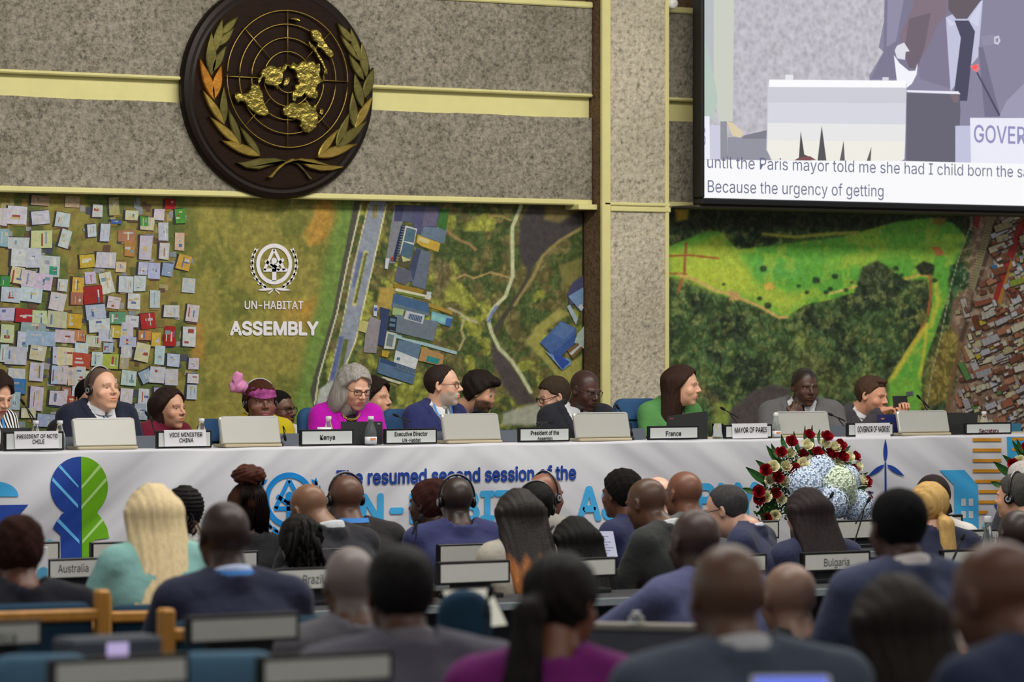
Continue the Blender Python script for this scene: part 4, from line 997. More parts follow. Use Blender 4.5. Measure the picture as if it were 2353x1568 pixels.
# ================================================================== PODIUM TABLE AND BANNER
ZT = 1.325
XA, XB = mid(-420, YT), mid(2800, YT)
M_top = mat('podium_tabletop', (196, 180, 150), 0.5, 0.3, noise=0.08, nscale=6, stretch=(1, 6, 1))
tb = empty('podium_table', (0, 0, 0), 0, 'long podium table standing on the stage under the white banner', 'table')
MB().bbox((XA, YT + 0.01, ZT - 0.04), (XB, YT + 0.8, ZT - 0.004), 0.006).build('tabletop', M_top, tb)
for i in range(9):
    x = XA + 0.3 + (XB - XA - 0.6) * i / 8
    MB().bbox((x - 0.02, YT + 0.08, 0.57), (x + 0.02, YT + 0.72, ZT - 0.04), 0.005).build('leg', M_stage, tb)
def cloth_mat(key, col, attr=False):
    m = bpy.data.materials.new(key); nt, bs = nodes(m)
    bs.inputs['Roughness'].default_value = 0.7; bs.inputs['Specular IOR Level'].default_value = 0.25
    bs.inputs['Base Color'].default_value = L4(col)
    g = N(nt, 'ShaderNodeNewGeometry')
    hs = []
    for (ang, lo, hi) in ((38, -99, 1), (-34, 1, 99)):
        mp = N(nt, 'ShaderNodeMapping', vector_type='POINT'); mp.inputs['Rotation'].default_value = (0, math.radians(ang), 0)
        nt.links.new(g.outputs['Position'], mp.inputs[0])
        m2 = N(nt, 'ShaderNodeMapping'); m2.inputs['Scale'].default_value = (0.45, 1, 2.6)
        nt.links.new(mp.outputs[0], m2.inputs[0])
        nz = N(nt, 'ShaderNodeTexNoise', Scale=1.5, Detail=1.5, Roughness=0.4); nt.links.new(m2.outputs[0], nz.inputs['Vector'])
        hs.append(nz.outputs['Fac'])
    sp_ = N(nt, 'ShaderNodeSeparateXYZ'); nt.links.new(g.outputs['Position'], sp_.inputs[0])
    xsw = mid(1080, YT)
    mr = N(nt, 'ShaderNodeMapRange'); mr.inputs['From Min'].default_value = xsw - 0.5; mr.inputs['From Max'].default_value = xsw + 0.3
    nt.links.new(sp_.outputs[0], mr.inputs['Value'])
    mx = N(nt, 'ShaderNodeMix'); nt.links.new(mr.outputs[0], mx.inputs[0]); nt.links.new(hs[0], mx.inputs[2]); nt.links.new(hs[1], mx.inputs[3])
    bp = N(nt, 'ShaderNodeBump', Strength=1.0, Distance=0.09); nt.links.new(mx.outputs[0], bp.inputs['Height'])
    nt.links.new(bp.outputs[0], bs.inputs['Normal'])
    return m
M_cloth = cloth_mat('banner_cloth', (194, 195, 203))
bn = empty('banner', (0, 0, 0), 0, 'long white printed banner draped over the front of the podium table', 'banner')
b = MB(); nx = 260; prof = [(YT + 0.3, ZT + 0.002), (YT + 0.02, ZT + 0.002), (YT + 0.004, ZT - 0.002), (YT, ZT - 0.012), (YT, ZT - 0.3), (YT, 0.575)]
vs = []; fs = []
for i in range(nx + 1):
    x = XA - 0.02 + (XB - XA + 0.04) * i / nx
    for j, (y_, z_) in enumerate(prof):
        wv = 0.003 * math.sin(x * 9.1) * math.sin(x * 3.3) if j in (1, 2, 3) else 0
        vs.append((x, y_ + 0, z_ + wv))
for i in range(nx):
    for j in range(len(prof) - 1):
        a = i * len(prof) + j; c = a + len(prof); fs.append((a, a + 1, c + 1, c))
b.add(vs, fs); b.build('cloth', M_cloth, bn, True)
BP = {}
def bpm(key, c):
    if key not in BP: BP[key] = cloth_mat('banner_' + key, c)
    return BP[key]
NAV, SKY, LBL, GRN, LGR, ORG, MID_ = bpm('navy', (28, 62, 146)), bpm('sky', (62, 160, 216)), bpm('light_blue', (96, 178, 232)), bpm('green', (100, 164, 20)), bpm('pale_green', (168, 210, 130)), bpm('ochre', (206, 142, 40)), bpm('teal', (110, 184, 200))
def q6(pts): return [(a / 2.94125, 980 + b_ / 2.94125) for a, b_ in pts]
def bprint(name, polys, m, layer=0): return flat_print(name, polys, YT - 0.0035 - layer * 0.0012, m, bn)
xc6 = 546
def arc6(cx, cy, rx, ry, a0, a1, n=24): return [(cx + rx * math.cos(math.radians(a0 + (a1 - a0) * i / n)), cy - ry * math.sin(math.radians(a0 + (a1 - a0) * i / n))) for i in range(n + 1)]
left = arc6(545, 410, 205, 205, 90, 238, 20) + [(416, 594)] + [(400, 620), (375, 655), (358, 690), (410, 738), (412, 900), (412, 1020), (556, 1020), (553, 700), (547, 205)]
right = [(545, 205)] + arc6(545, 410, 184, 205, 89, -50, 20) + [(658, 588), (700, 640), (725, 690), (738, 755), (640, 768), (612, 800), (612, 1020), (556, 1020)]
bprint('printed_tree', [q6(left)], NAV); bprint('printed_tree', [q6(right)], GRN)
for s in ([(408, 262), (530, 402), (530, 418), (396, 276)], [(356, 345), (528, 530), (528, 556), (352, 370)], [(398, 625), (536, 770), (536, 795), (385, 645)]):
    bprint('printed_stripe', [q6(s)], LBL, 1)
for s in ([(668, 262), (684, 276), (550, 426), (550, 405)], [(718, 345), (722, 368), (550, 562), (550, 535)], [(688, 622), (698, 640), (556, 795), (556, 772)]):
    bprint('printed_stripe', [q6(s)], LGR, 1)
bprint('printed_sun', [q6(arc6(-20, 475, 145, 100, 0, 180))], MID_ if False else SKY)
bprint('printed_boat', [q6([(-300, 537), (192, 530), (60, 680), (-300, 700)])], NAV)
bprint('printed_dot', [q6(arc6(336, 800, 28, 36, 0, 180))], MID_)
bprint('printed_emblem', habitat_logo(665, 1150, 64, 0.9), bpm('blue', (20, 132, 208)))
def tt(s, a, b_, yb, yt, m, bold): px_text(s, a, b_, yb, yt, YT, m, bn, bold, yoff=-0.005)
tt('The resumed second session of the', 772, 1323, 1110, 1074, NAV, 0.025)
# headline follows the table edge: two words
tt('UN-HABITAT', 766, 1288, 1203, 1130, SKY, 0.03); tt('ASSEMBLY', 1324, 1740, 1194, 1112, SKY, 0.03)
def q8(pts): return [(1600 + a / 3.1248, 960 + b_ / 3.1248) for a, b_ in pts]
bprint('printed_turbine', [q8(leafpts(1358, 322, 1358, 152, 30, 8))], NAV); bprint('printed_turbine', [q8(leafpts(1352, 338, 1226, 428, 34, 8))], NAV, 1); bprint('printed_turbine', [q8(leafpts(1368, 338, 1496, 422, 34, 8))], NAV, 2); bprint('printed_turbine', [q8([(1352, 322), (1364, 322), (1370, 800), (1354, 800)])], NAV)
bprint('printed_leafshape', [q8(leafpts(1130, 560, 1278, 535, 40, 8))], NAV)
bprint('printed_house', [q8([(1745, 378), (1925, 376), (2022, 488), (2032, 1000), (1856, 1000), (1850, 486)])], SKY)
wq = bpm('white', (194, 195, 203))
for (a, b_) in ((1902, 582), (1955, 582), (1902, 672), (1955, 672)): bprint('printed_window', [q8([(a, b_), (a + 32, b_), (a + 34, b_ + 52), (a + 2, b_ + 52)])], wq, 1)
for k in range(8):
    y_ = 148 + 74.5 * k
    xl = 1984 if k < 4 else (2000 if k == 4 else 2026)
    xr = 2190 if k < 7 else 2098
    bprint('printed_bar', [q8([(xl, y_), (xr, y_), (xr - (22 if k == 7 else 0), y_ + 23), (xl + 1, y_ + 23)])], ORG, 0.5)
bprint('printed_block', [q8([(2230, 138), (3300, 130), (3300, 420), (2240, 420)])], SKY)
for k in range(3): bprint('printed_bar', [q8([(2266, 144 + 74 * k), (2560, 142 + 74 * k), (2560, 165 + 74 * k), (2266, 166 + 74 * k)])], ORG, 1)
bprint('printed_flag', [q8([(2135, 628), (2190, 624), (2180, 700)])], NAV)
bprint('printed_dot', [q8(arc6(2080, 790, 30, 34, 0, 180))], MID_)
bprint('printed_dot', [q8(arc6(1797, 530, 16, 18, 0, 360))], NAV); bprint('printed_dot', [q8(arc6(1797, 690, 16, 18, 0, 360))], NAV)
# ================================================================== THINGS ON THE PODIUM TABLE
M_disp = mat('display_pale', (196, 200, 200), 0.35, 0.4, noise=0.02)
M_dispw = mat('display_warm', (206, 206, 198), 0.35, 0.4, noise=0.02)
M_paper = mat('paper_white', (222, 222, 228), 0.8, 0.2, noise=0.015)
M_ink = mat('ink_grey', (50, 52, 54), 0.7, 0.2); M_inkb = mat('ink_black', (14, 14, 14), 0.7, 0.2); M_inkr = mat('ink_maroon', (96, 30, 40), 0.7, 0.2)
M_silver = mat('silver_aluminium', (196, 196, 190), 0.34, 0.5, metal=0.45, noise=0.03, nscale=4)
M_silver2 = mat('silver_edge', (206, 206, 204), 0.3, 0.5, metal=0.5)
M_dark = mat('dark_plastic', (34, 36, 38), 0.5, 0.35)
M_slate = mat('slate_plastic', (84, 90, 100), 0.6, 0.3)
M_glass = mat('clear_glass', (240, 244, 244), 0.02, 0.5, trans=1.0, ior=1.12)
M_water = mat('bottle_glass', (222, 230, 234), 0.04, 0.5, trans=0.93, ior=1.2)
M_capm = mat('bottle_cap', (214, 216, 220), 0.4, 0.4)
def name_display(px0, py0, px1, py1, Y, lines, label, cat='nameplate', m_scr=None, ink=None, rows=None, group=None, zb=None, bold=0.0, name='name_display', cons=True, thick=0.02):
    """framed electronic nameplate: px box of the outer frame on plane Y; rows = ink boxes (l, r, bottom, top) in px"""
    m_scr = m_scr or M_disp; ink = ink or M_ink
    pm_ = (px0 + px1) / 2
    xa = WY(px0, py0, Y).x; xb = WY(px1, py0, Y).x; z1 = WY(pm_, py0, Y).z; z0 = WY(pm_, py1, Y).z
    if zb is not None: z0 = zb
    h = z1 - z0; fr = max(0.010, (xb - xa) * 0.035)
    e = empty(name, ((xa + xb) / 2, Y, z0), 0, label, cat, group)
    hw = (xb - xa) / 2
    MB().bbox((-hw, 0, 0), (hw, thick, h), 0.003).build('housing', M_blk, e)
    MB().box((-hw + fr, -0.0015, fr * 0.85), (hw - fr, 0.002, h - fr * 0.9)).build('display_panel', m_scr, e)
    # foot
    MB().bbox((-0.03, 0.006, 0.0), (0.03, 0.05, 0.02), 0.003).build('foot', M_dark, e)
    if rows:
        for s, (l, r_, bt, tp) in zip(lines, rows):
            a = WY(l, bt, Y).x - e.location.x; c = WY(r_, bt, Y).x - e.location.x
            zb_ = WY((l + r_) / 2, bt, Y).z - z0; zt_2 = WY((l + r_) / 2, tp, Y).z - z0
            fit_text(s, a, c, zb_, zt_2, -0.003, ink, e, bold)
    return e
def paper_sign(px0, py0, px1, py1, Y, lines, rows, label):
    xa = WY(px0, py0, Y).x; xb = WY(px1, py0, Y).x; pm_ = (px0 + px1) / 2; z1 = WY(pm_, py0, Y).z; z0 = WY(pm_, py1, Y).z
    e = empty('paper_sign', ((xa + xb) / 2, Y, z0), 0, label, 'sign')
    hw = (xb - xa) / 2; h = z1 - z0
    b = MB(); nn = 12; vs = []; fs = []
    for i in range(nn + 1):
        t = i / nn; x = -hw + 2 * hw * t; bow = 0.004 * math.cos((t - .5) * math.pi)
        vs += [(x + 0.004, -bow, 0), (x - 0.001, -bow - 0.001, h), (x + 0.003, 0.012, h + 0.001), (x + 0.003, 0.016, h - 0.02)]
    for i in range(nn):
        a = 4 * i; c = a + 4
        fs += [(a, c, c + 1, a + 1), (a + 1, c + 1, c + 2, a + 2), (a + 2, c + 2, c + 3, a + 3)]
    b.add(vs, fs); b.build('sheet', M_paper, e)
    for s, (l, r_, bt, tp) in zip(lines, rows):
        a = WY(l, bt, Y).x - e.location.x; c = WY(r_, bt, Y).x - e.location.x
        fit_text(s, a, c, WY((l + r_) / 2, bt, Y).z - z0, WY((l + r_) / 2, tp, Y).z - z0, -0.0062, M_inkb, e, 0.012)
    return e
YN = YT + 0.05
def base_z(px, Y): return ZT + 0.006
nd = [
 (10, 992, 147, 1037, None, None, 'black nameplate display under the paper sign for the President of NCTD Chile'),
 (360, 990, 487, 1030, None, None, 'black nameplate display under the paper sign for the Vice Minister of China'),
 (690, 987, 813, 1025, ['Kenya'], [(735, 769.5, 1014, 999.5)], 'black nameplate display reading Kenya'),
 (884, 985, 1005, 1022, ['Executive Director', 'UN-Habitat'], [(906.5, 982, 1002.5, 992), (924, 966, 1016, 1007.5)], 'black nameplate display reading Executive Director UN-Habitat'),
 (1192, 982, 1310, 1018, ['President of the', 'Assembly'], [(1219, 1284, 1000, 989.5), (1234.5, 1270, 1013.5, 1004)], 'black nameplate display reading President of the Assembly'),
 (1490, 979, 1606, 1014, ['France'], [(1529.5, 1565, 1002.5, 991)], 'black nameplate display reading France'),
 (1665, 976, 1775, 1012, None, None, 'black nameplate display under the paper sign for the Mayor of Paris'),
 (1947, 972, 2054, 1007, None, None, 'black nameplate display under the paper sign for the Governor of Nairobi'),
 (2218, 971, 2325, 1003, ['Secretary'], [(2249, 2295, 998, 985.5)], 'black nameplate display reading Secretary in maroon letters')]
for (a, b_, c, d_, ln, rw, lb) in nd:
    name_display(a, b_, c, d_, YN, ln or [], lb, rows=rw, zb=ZT + 0.005, ink=M_inkr if 'Secretary' in lb else M_ink, bold=0.018)
paper_sign(33, 992, 134, 1031, YN - 0.006, ['PRESIDENT OF NCTD', 'CHILE'], [(37.5, 132, 1007.5, 998), (73.5, 101, 1020, 1010)], 'white paper sign reading PRESIDENT OF NCTD CHILE taped over a nameplate')
paper_sign(377, 989, 473, 1026, YN - 0.006, ['VICE MINISTER', 'CHINA'], [(388, 464, 1004, 994), (411, 443.5, 1017, 1007)], 'white paper sign reading VICE MINISTER CHINA taped over a nameplate')
paper_sign(1682, 974, 1763, 1007, YN - 0.006, ['MAYOR OF PARIS'], [(1687, 1761, 994.5, 982)], 'white paper sign reading MAYOR OF PARIS taped over a nameplate')
paper_sign(1965, 973, 2045, 1005.5, YN - 0.006, ['GOVERNOR OF NAIROBI'], [(1969, 2043, 993.5, 979.5)], 'white paper sign reading GOVERNOR OF NAIROBI taped over a nameplate')

def monitor(px0, py0, px1, py1, Y, label):
    """silver screen seen from behind, leaning back, narrower at its foot"""
    xa = WY(px0, py0, Y).x; xb = WY(px1, py0, Y).x; z1 = WY((px0 + px1) / 2, py0, Y).z; z0 = ZT + 0.004
    e = empty('monitor', ((xa + xb) / 2, Y, z0), 0, label, 'monitor', 'silver monitors along the podium table')
    hw = (xb - xa) / 2; h = z1 - z0
    # leaning shell: rounded rectangle in profile, top further from the audience
    R_ = Matrix.Rotation(math.radians(-14), 4, 'X')
    ln = h / math.cos(math.radians(14))
    b = MB(); n = 6; r = 0.016; prof = []
    for (cx, cz, a0) in ((hw - r, ln - r, 0), (-hw + r, ln - r, 90), (-hw + r * .6, r * .6 + 0.02, 180), (hw - r * .6, r * .6 + 0.02, 270)):
        rr = r if cz > 0.05 else r * .6
        for i in range(n + 1):
            a = math.radians(a0 + 90 * i / n); prof.append((cx + rr * math.cos(a), cz + rr * math.sin(a)))
    m_ = len(prof)
    lay = [(0.001, 0.010), (0.0, 0.003), (0.004, 0.0), (1, 0)]
    vs = []
    for (ins, y_) in ((0.0, 0.020), (0.0, 0.006), (0.006, 0.0)):
        for (x, z) in prof:
            cx = 0; cz = ln / 2
            f_ = 1 - ins / hw
            vs.append(R_ @ Vector((x * f_, y_, cz + (z - cz) * (1 - ins / (ln / 2)))))
    fs = [tuple(2 * m_ + i for i in range(m_))]
    for L_ in range(2):
        for i in range(m_):
            j = (i + 1) % m_; fs.append((L_ * m_ + j, (L_ + 1) * m_ + j, (L_ + 1) * m_ + i, L_ * m_ + i)[::-1])
    fs.append(tuple(i for i in range(m_))[::-1])
    b.add(vs, [f[::-1] for f in fs]); b.build('back_shell', M_silver, e)
    M_ = R_
    MB().bbox((-hw + 0.02, -0.0, ln - 0.012), (hw - 0.02, 0.022, ln + 0.0012), 0.002, M=M_).build('top_edge', M_silver2, e)
    MB().bbox((-hw + 0.012, -0.012, 0), (hw - 0.004, 0.14, 0.016), 0.004).build('base', mat('monitor_base', (176, 166, 138), 0.5, 0.4), e)
    MB().box((-hw + 0.014, 0.021, 0.03), (hw - 0.014, 0.0225, ln - 0.014), M=M_).build('screen_face', M_dark, e)
    return e
YMo = YT + 0.09
for (a, b_, c, d_, lb) in ((174, 961, 317, 1033, 'silver monitor standing before the man in navy with headphones'), (512, 957, 648, 1028, 'silver monitor standing before the woman in the pink headwrap'), (1024, 951, 1154, 1018, 'silver monitor standing before the bearded man in glasses'),
                          (1327, 948, 1452, 1015, 'silver monitor standing before the man in the black suit and glasses'), (1789, 946, 1911, 1009, 'silver monitor standing before the man resting his chin on his hand'), (2070, 944, 2185, 1004, 'silver monitor standing before the man with the phone')):
    monitor(a, b_, c, d_, YMo, lb)
def laptop(pts, Y, label, m, emblem=None, depth=0.22, light=False):
    """lid back seen from the audience: pts = four px corners bl, br, tr, tl"""
    w = [WY(a, b_, Y) for a, b_ in pts]
    c = sum(w, Vector()) / 4; z0 = ZT + 0.004
    e = empty('laptop', (c.x, Y, z0), 0, label, 'laptop')
    loc = [(p.x - c.x, p.z - z0) for p in w]
    b = MB(); k = 0.12
    n = 4
    vs = [(x, z * k, z) for x, z in loc] + [(x, z * k + 0.009, z) for x, z in loc]
    b.add(vs, [(0, 1, 2, 3), (7, 6, 5, 4), (0, 4, 5, 1), (1, 5, 6, 2), (2, 6, 7, 3), (3, 7, 4, 0)])
    b.build('lid', m, e)
    xl, xr = loc[0][0], loc[1][0]
    b = MB().bbox((xl, 0.004, 0), (xr, depth, 0.014), 0.003); b.build('keyboard_base', m, e)
    zt_2 = max(z for _, z in loc)
    ins = [(x * .94, z * .94 + zt_2 * .03) for x, z in loc]
    b = MB().add([(x, z * k + 0.0105, z) for x, z in ins], [(3, 2, 1, 0)]); b.build('lid_screen', M_dark, e)
    if emblem:
        (ex, ey, er, em) = emblem
        q = WY(ex, ey, Y); zz = q.z - z0
        b = MB(); b.bbox((q.x - c.x - er, zz * k - 0.003, zz - er * .35), (q.x - c.x + er, zz * k + 0.001, zz + er * .35), 0.001)
        b.build('lid_badge', em, e)
    return e
M_lap = mat('laptop_black', (40, 42, 42), 0.45, 0.4); M_lapb = mat('laptop_blue', (34, 40, 96), 0.4, 0.5)
laptop([(790, 1021), (880, 1021), (882, 969), (788, 969)], YT + 0.12, 'dark grey laptop before the woman in the magenta jacket', M_lap, (873, 975, 0.008, M_silver2))
laptop([(1532, 1014), (1626, 1012), (1630, 945), (1538, 957)], YT + 0.14, 'black laptop with a tilted lid before the woman in green', M_lap, (1546, 963, 0.012, mat('badge_red', (150, 60, 60), 0.5)))
laptop([(2180, 1003), (2243, 1003), (2251, 949), (2182, 949)], YT + 0.16, 'black laptop between the last silver monitor and the Secretary nameplate', M_lap)
laptop([(2020, 1006), (2075, 1006), (2082, 952), (2022, 954)], YT + 0.2, 'blue lidded laptop behind the last silver monitor', M_lapb, (2031, 963, 0.012, mat('badge_orange', (200, 120, 70), 0.5)))
laptop([(2, 1036), (60, 1036), (76, 984), (6, 984)], YT + 0.2, 'black laptop behind the Chile sign at the end of the table', M_lap)
def console(px, w, label):
    p = WY(px, 1010, YT + 0.22)
    e = empty('conference_unit', (p.x, YT + 0.22, ZT + 0.004), 0, label, 'console', 'dark conference units on the podium table')
    b = MB(); hw = w / 2
    b.add([(-hw, 0, 0), (hw, 0, 0), (hw, 0.14, 0), (-hw, 0.14, 0), (-hw, 0.02, 0.065), (hw, 0.02, 0.065), (hw, 0.14, 0.02), (-hw, 0.14, 0.02)], [(0, 3, 2, 1), (4, 5, 6, 7), (0, 1, 5, 4), (1, 2, 6, 5), (2, 3, 7, 6), (3, 0, 4, 7)])
    b.build('body', M_slate, e)
    MB().bbox((-hw * .7, 0.05, 0.045), (-hw * .2, 0.08, 0.058), 0.002).build('button', M_dark, e)
for (px, w, lb) in ((163, 0.12, 'slate conference unit beside the Chile nameplate'), (340, 0.14, 'slate conference unit beside the Vice Minister nameplate'), (672, 0.16, 'slate conference unit beside the Kenya nameplate'), (1010, 0.1, 'slate conference unit beside the Executive Director nameplate'), (1172, 0.14, 'slate conference unit beside the President of the Assembly nameplate'), (1465, 0.12, 'slate conference unit beside the France nameplate'), (1925, 0.14, 'slate conference unit beside the Governor of Nairobi nameplate'), (2198, 0.12, 'slate conference unit beside the Secretary nameplate')):
    console(px, w, lb)
def bottle(px, py_top, Y, label, scale=1.0, lab=None, z=None, m=None):
    p = WY(px, py_top, Y); z0 = z if z is not None else ZT + 0.004
    h = p.z - z0
    e = empty('water_bottle', (p.x, Y, z0), 0, label, 'bottle', None)
    s = h / 0.215
    pr = [(0.028, 0.0), (0.031, 0.006), (0.031, 0.085), (0.028, 0.11), (0.019, 0.145), (0.014, 0.17), (0.0135, 0.192)]
    MB().lathe([(r_ * scale, z_ * s) for r_, z_ in pr], 16).build('body', m or M_water, e, True)
    MB().lathe([(r_ * scale, z_ * s) for r_, z_ in [(0.0155, 0.190), (0.016, 0.193), (0.016, 0.212), (0.0145, 0.215)]], 14).build('cap', M_capm, e, True)
    if lab:
        MB().lathe([(r_ * scale, z_ * s) for r_, z_ in [(0.0318, 0.012), (0.0318, 0.062)]], 20).build('paper_label', M_paper, e, True)
        MB().box((-0.02 * scale, -0.0335 * scale, 0.04 * s), (0.012 * scale, -0.031 * scale, 0.055 * s)).build('label_print', mat('label_orange', (220, 150, 110), 0.6), e)
    return e
bottle(82, 967, YT + 0.17, 'glass water bottle behind the Chile sign, beside the striped blouse')
bottle(137.5, 967, YT + 0.17, 'glass water bottle between the Chile sign and the first silver monitor')
bottle(463, 962, YT + 0.2, 'glass water bottle behind the Vice Minister sign')
bottle(755, 957, YT + 0.22, 'glass water bottle behind the Kenya nameplate')
bottle(852, 957, YT + 0.07, 'glass water bottle with a printed label before the dark grey laptop', 1.05, True)
bottle(1783, 950, YT + 0.08, 'glass water bottle beside the Mayor of Paris sign', 0.95, True)
bottle(2261, 946, YT + 0.2, 'glass water bottle behind the Secretary nameplate')
p = WY(1649, 973, YT + 0.16)
MBt = MB().lathe([(0.026, 0.0), (0.031, 0.003), (0.034, p.z - ZT - 0.006), (0.0325, p.z - ZT - 0.006), (0.029, 0.008)], 18)
o = MBt.build('drinking_glass', M_glass, smooth=True, loc=(p.x, p.y, ZT + 0.004)); tag(o, 'clear empty drinking glass between the tilted laptop and the Mayor of Paris sign', 'glass')
p = WY(745, 984, YT + 0.2)
o = MB().lathe([(0.02, 0.0), (0.034, 0.05), (0.04, p.z - ZT), (0.037, p.z - ZT), (0.03, 0.045)], 18).build('coffee_cup', M_paper, smooth=True, loc=(p.x, p.y, ZT + 0.004)); tag(o, 'pale cup behind the Kenya nameplate', 'cup')
def gooseneck(tip, mids, foot, Y, label, r=0.0035, head=0.008, zf=None):
    """microphone on a thin bent stem; px points on plane Y; stem goes back to a small base"""
    t = WY(tip[0], tip[1], Y); f0 = WY(foot[0], foot[1], Y); z0 = ZT + 0.004 if zf is None else zf
    e = empty('microphone', (f0.x, Y, z0), 0, label, 'microphone')
    pts = [Vector((f0.x, Y, z0 + 0.015))] + [WY(a, b_, Y) for a, b_ in mids] + [t]
    pts = [q - e.location for q in pts]
    # smooth the stem
    out = []
    for i in range(len(pts) - 1):
        for k in range(6):
            tt_ = k / 6.0
            p0 = pts[max(i - 1, 0)]; p1 = pts[i]; p2 = pts[i + 1]; p3 = pts[min(i + 2, len(pts) - 1)]
            out.append(0.5 * ((2 * p1) + (p2 - p0) * tt_ + (2 * p0 - 5 * p1 + 4 * p2 - p3) * tt_ ** 2 + (3 * p1 - p0 - 3 * p2 + p3) * tt_ ** 3))
    out.append(pts[-1])
    MB().tube(out, r, 8).build('stem', M_dark, e, True)
    d = (out[-1] - out[-3]).normalized()
    MB().tube([out[-1] - d * 0.03, out[-1] - d * 0.02, out[-1] - d * 0.002, out[-1] + d * 0.006], [head * .7, head, head, head * .5], 10).build('capsule', M_blkm, e, True)
    MB().lathe([(0.03, -0.012), (0.03, 0.0), (0.022, 0.01), (0.006, 0.016)], 14).build('base', M_dark, e, True)
    e.location.z = z0 + 0.012
    for c_ in e.children: pass
    return e
gooseneck((49, 925), [(62, 945), (78, 968)], (97, 1000), YT + 0.24, 'black gooseneck microphone before the woman in the striped blouse')
gooseneck((335, 953), [(345, 963), (352, 975)], (362, 1000), YT + 0.3, 'black gooseneck microphone before the woman in maroon')
gooseneck((905, 958), [(925, 968), (944, 975)], (960, 1000), YT + 0.24, 'black gooseneck microphone arched before the bearded man in navy')
gooseneck((1416, 936), [(1428, 950), (1436, 965)], (1440, 1000), YT + 0.26, 'black gooseneck microphone between the black suited man and the empty blue chair')
gooseneck((1657, 942), [(1676, 954), (1697, 966)], (1712, 992), YT + 0.2, 'black gooseneck microphone leaning over the Mayor of Paris sign')
gooseneck((1905, 956), [(1925, 965), (1942, 973)], (1950, 992), YT + 0.24, 'black gooseneck microphone by the sleeve of the man resting his chin')
gooseneck((2108, 914), [(2121, 927), (2134, 942)], (2150, 985), YT + 0.26, 'black gooseneck microphone rising behind the last silver monitor')
gooseneck((1270, 975), [(1250, 976), (1232, 979)], (1215, 1000), YT + 0.3, 'black gooseneck microphone lying low behind the President of the Assembly nameplate')
gooseneck((656, 1017), [(655, 1000), (650, 985)], (640, 1000), YT + 0.16, 'black hanging earpiece cord beside the second silver monitor', 0.003)
gooseneck((1452, 1008), [(1452, 990), (1449, 975)], (1446, 1000), YT + 0.16, 'black hanging earpiece cord beside the fourth silver monitor', 0.003)

# ---- blue upholstered chairs behind the podium table
M_blue = mat('chair_blue', (46, 80, 120), 0.8, 0.2, noise=0.06, nscale=20, bump=0.15, bscale=350)
M_bluel = mat('chair_blue_pale', (88, 128, 156), 0.75, 0.25, noise=0.05, nscale=20, bump=0.15, bscale=350)
M_teal = mat('chair_teal', (36, 66, 88), 0.8, 0.2, noise=0.06, nscale=20, bump=0.15, bscale=350)
def rounded_slab(w, h, t, r, n=5, bulge=0.012):
    """padded panel in xz, centred in x, z from 0 to h, y from 0 to t, softened rim"""
    prof = []
    for (cx, cz, a0) in ((w / 2 - r, h - r, 0), (-w / 2 + r, h - r, 90), (-w / 2 + r * .5, r * .5, 180), (w / 2 - r * .5, r * .5, 270)):
        rr = r if cz > h / 2 else r * .5
        for i in range(n + 1):
            a = math.radians(a0 + 90 * i / n); prof.append((cx + rr * math.cos(a), cz + rr * math.sin(a)))
    m_ = len(prof); vs = []
    rows = [(0.025, 0), (0.008, 0.008), (0, 0.022), (0, t - 0.022), (0.008, t - 0.008), (0.025, t)]
    for ins, y_ in rows:
        for x, z in prof:
            fx = 1 - ins / (w / 2); fz = 1 - ins / (h / 2)
            vs.append((x * fx, y_, h / 2 + (z - h / 2) * fz))
    fs = [tuple(range(m_))]
    for L_ in range(len(rows) - 1):
        for i in range(m_):
            j = (i + 1) % m_; fs.append((L_ * m_ + i, (L_ + 1) * m_ + i, (L_ + 1) * m_ + j, L_ * m_ + j))
    fs.append(tuple((len(rows) - 1) * m_ + i for i in range(m_))[::-1])
    return vs, fs
def blue_chair(x, y, z_floor, z_top, w, rz, label, group, m=None, seams=True, arms=True):
    """padded chair; rz = 0 faces -Y (its sitter looks at the audience)"""
    m = m or M_blue
    e = empty('blue_chair', (x, y, z_floor), rz, label, 'chair', group)
    H = z_top - z_floor; bh = 0.52
    vs, fs = rounded_slab(w, bh, 0.075, 0.07)
    MB().add([(a, b_ + 0.2 + (c / bh) * 0.05, c + H - bh) for a, b_, c in vs], fs).build('backrest', m, e, True)
    if seams:
        for k in (0.28, 0.52, 0.76):
            MB().tube([(-w / 2 + 0.03, 0.196 + k * 0.05, H - bh + bh * k), (0, 0.193 + k * 0.05, H - bh + bh * k), (w / 2 - 0.03, 0.196 + k * 0.05, H - bh + bh * k)], 0.006, 6).build('seam', M_teal, e, True)
    vs, fs = rounded_slab(w * 0.98, 0.5, 0.1, 0.06)
    MB().add([(a, -c + 0.27, b_ + 0.37) for a, b_, c in vs], [f[::-1] for f in fs]).build('seat', m, e, True)
    MB().tube([(0, 0.02, 0.38), (0, 0.02, 0.08)], 0.03, 10).build('pedestal', M_dark, e, True)
    for k in range(5):
        a = 2 * math.pi * k / 5
        MB().tube([(0, 0.02, 0.09), (0.27 * math.cos(a), 0.02 + 0.27 * math.sin(a), 0.035)], [0.022, 0.015], 8).build('leg', M_dark, e, True)
    if arms:
        for s in (-1, 1):
            MB().tube([(s * (w / 2 + .02), 0.24, H - 0.34), (s * (w / 2 + .03), 0.05, H - 0.33), (s * (w / 2 + .03), -0.16, H - 0.36), (s * (w / 2 + 0.01), -0.16, 0.42)], 0.014, 8).build('armrest', M_dark, e, True)
    return e
YCH = YT + 1.2
def pod_chair(pxl, pxr, py, label, Y=YCH):
    a, b_ = WY(pxl, py, Y), WY(pxr, py, Y)
    blue_chair((a.x + b_.x) / 2, Y - 0.2, 0.57, a.z, b_.x - a.x, 0, label, 'blue chairs behind the podium table', arms=False)
pod_chair(700, 800, 938, 'blue padded chair behind the woman in magenta')
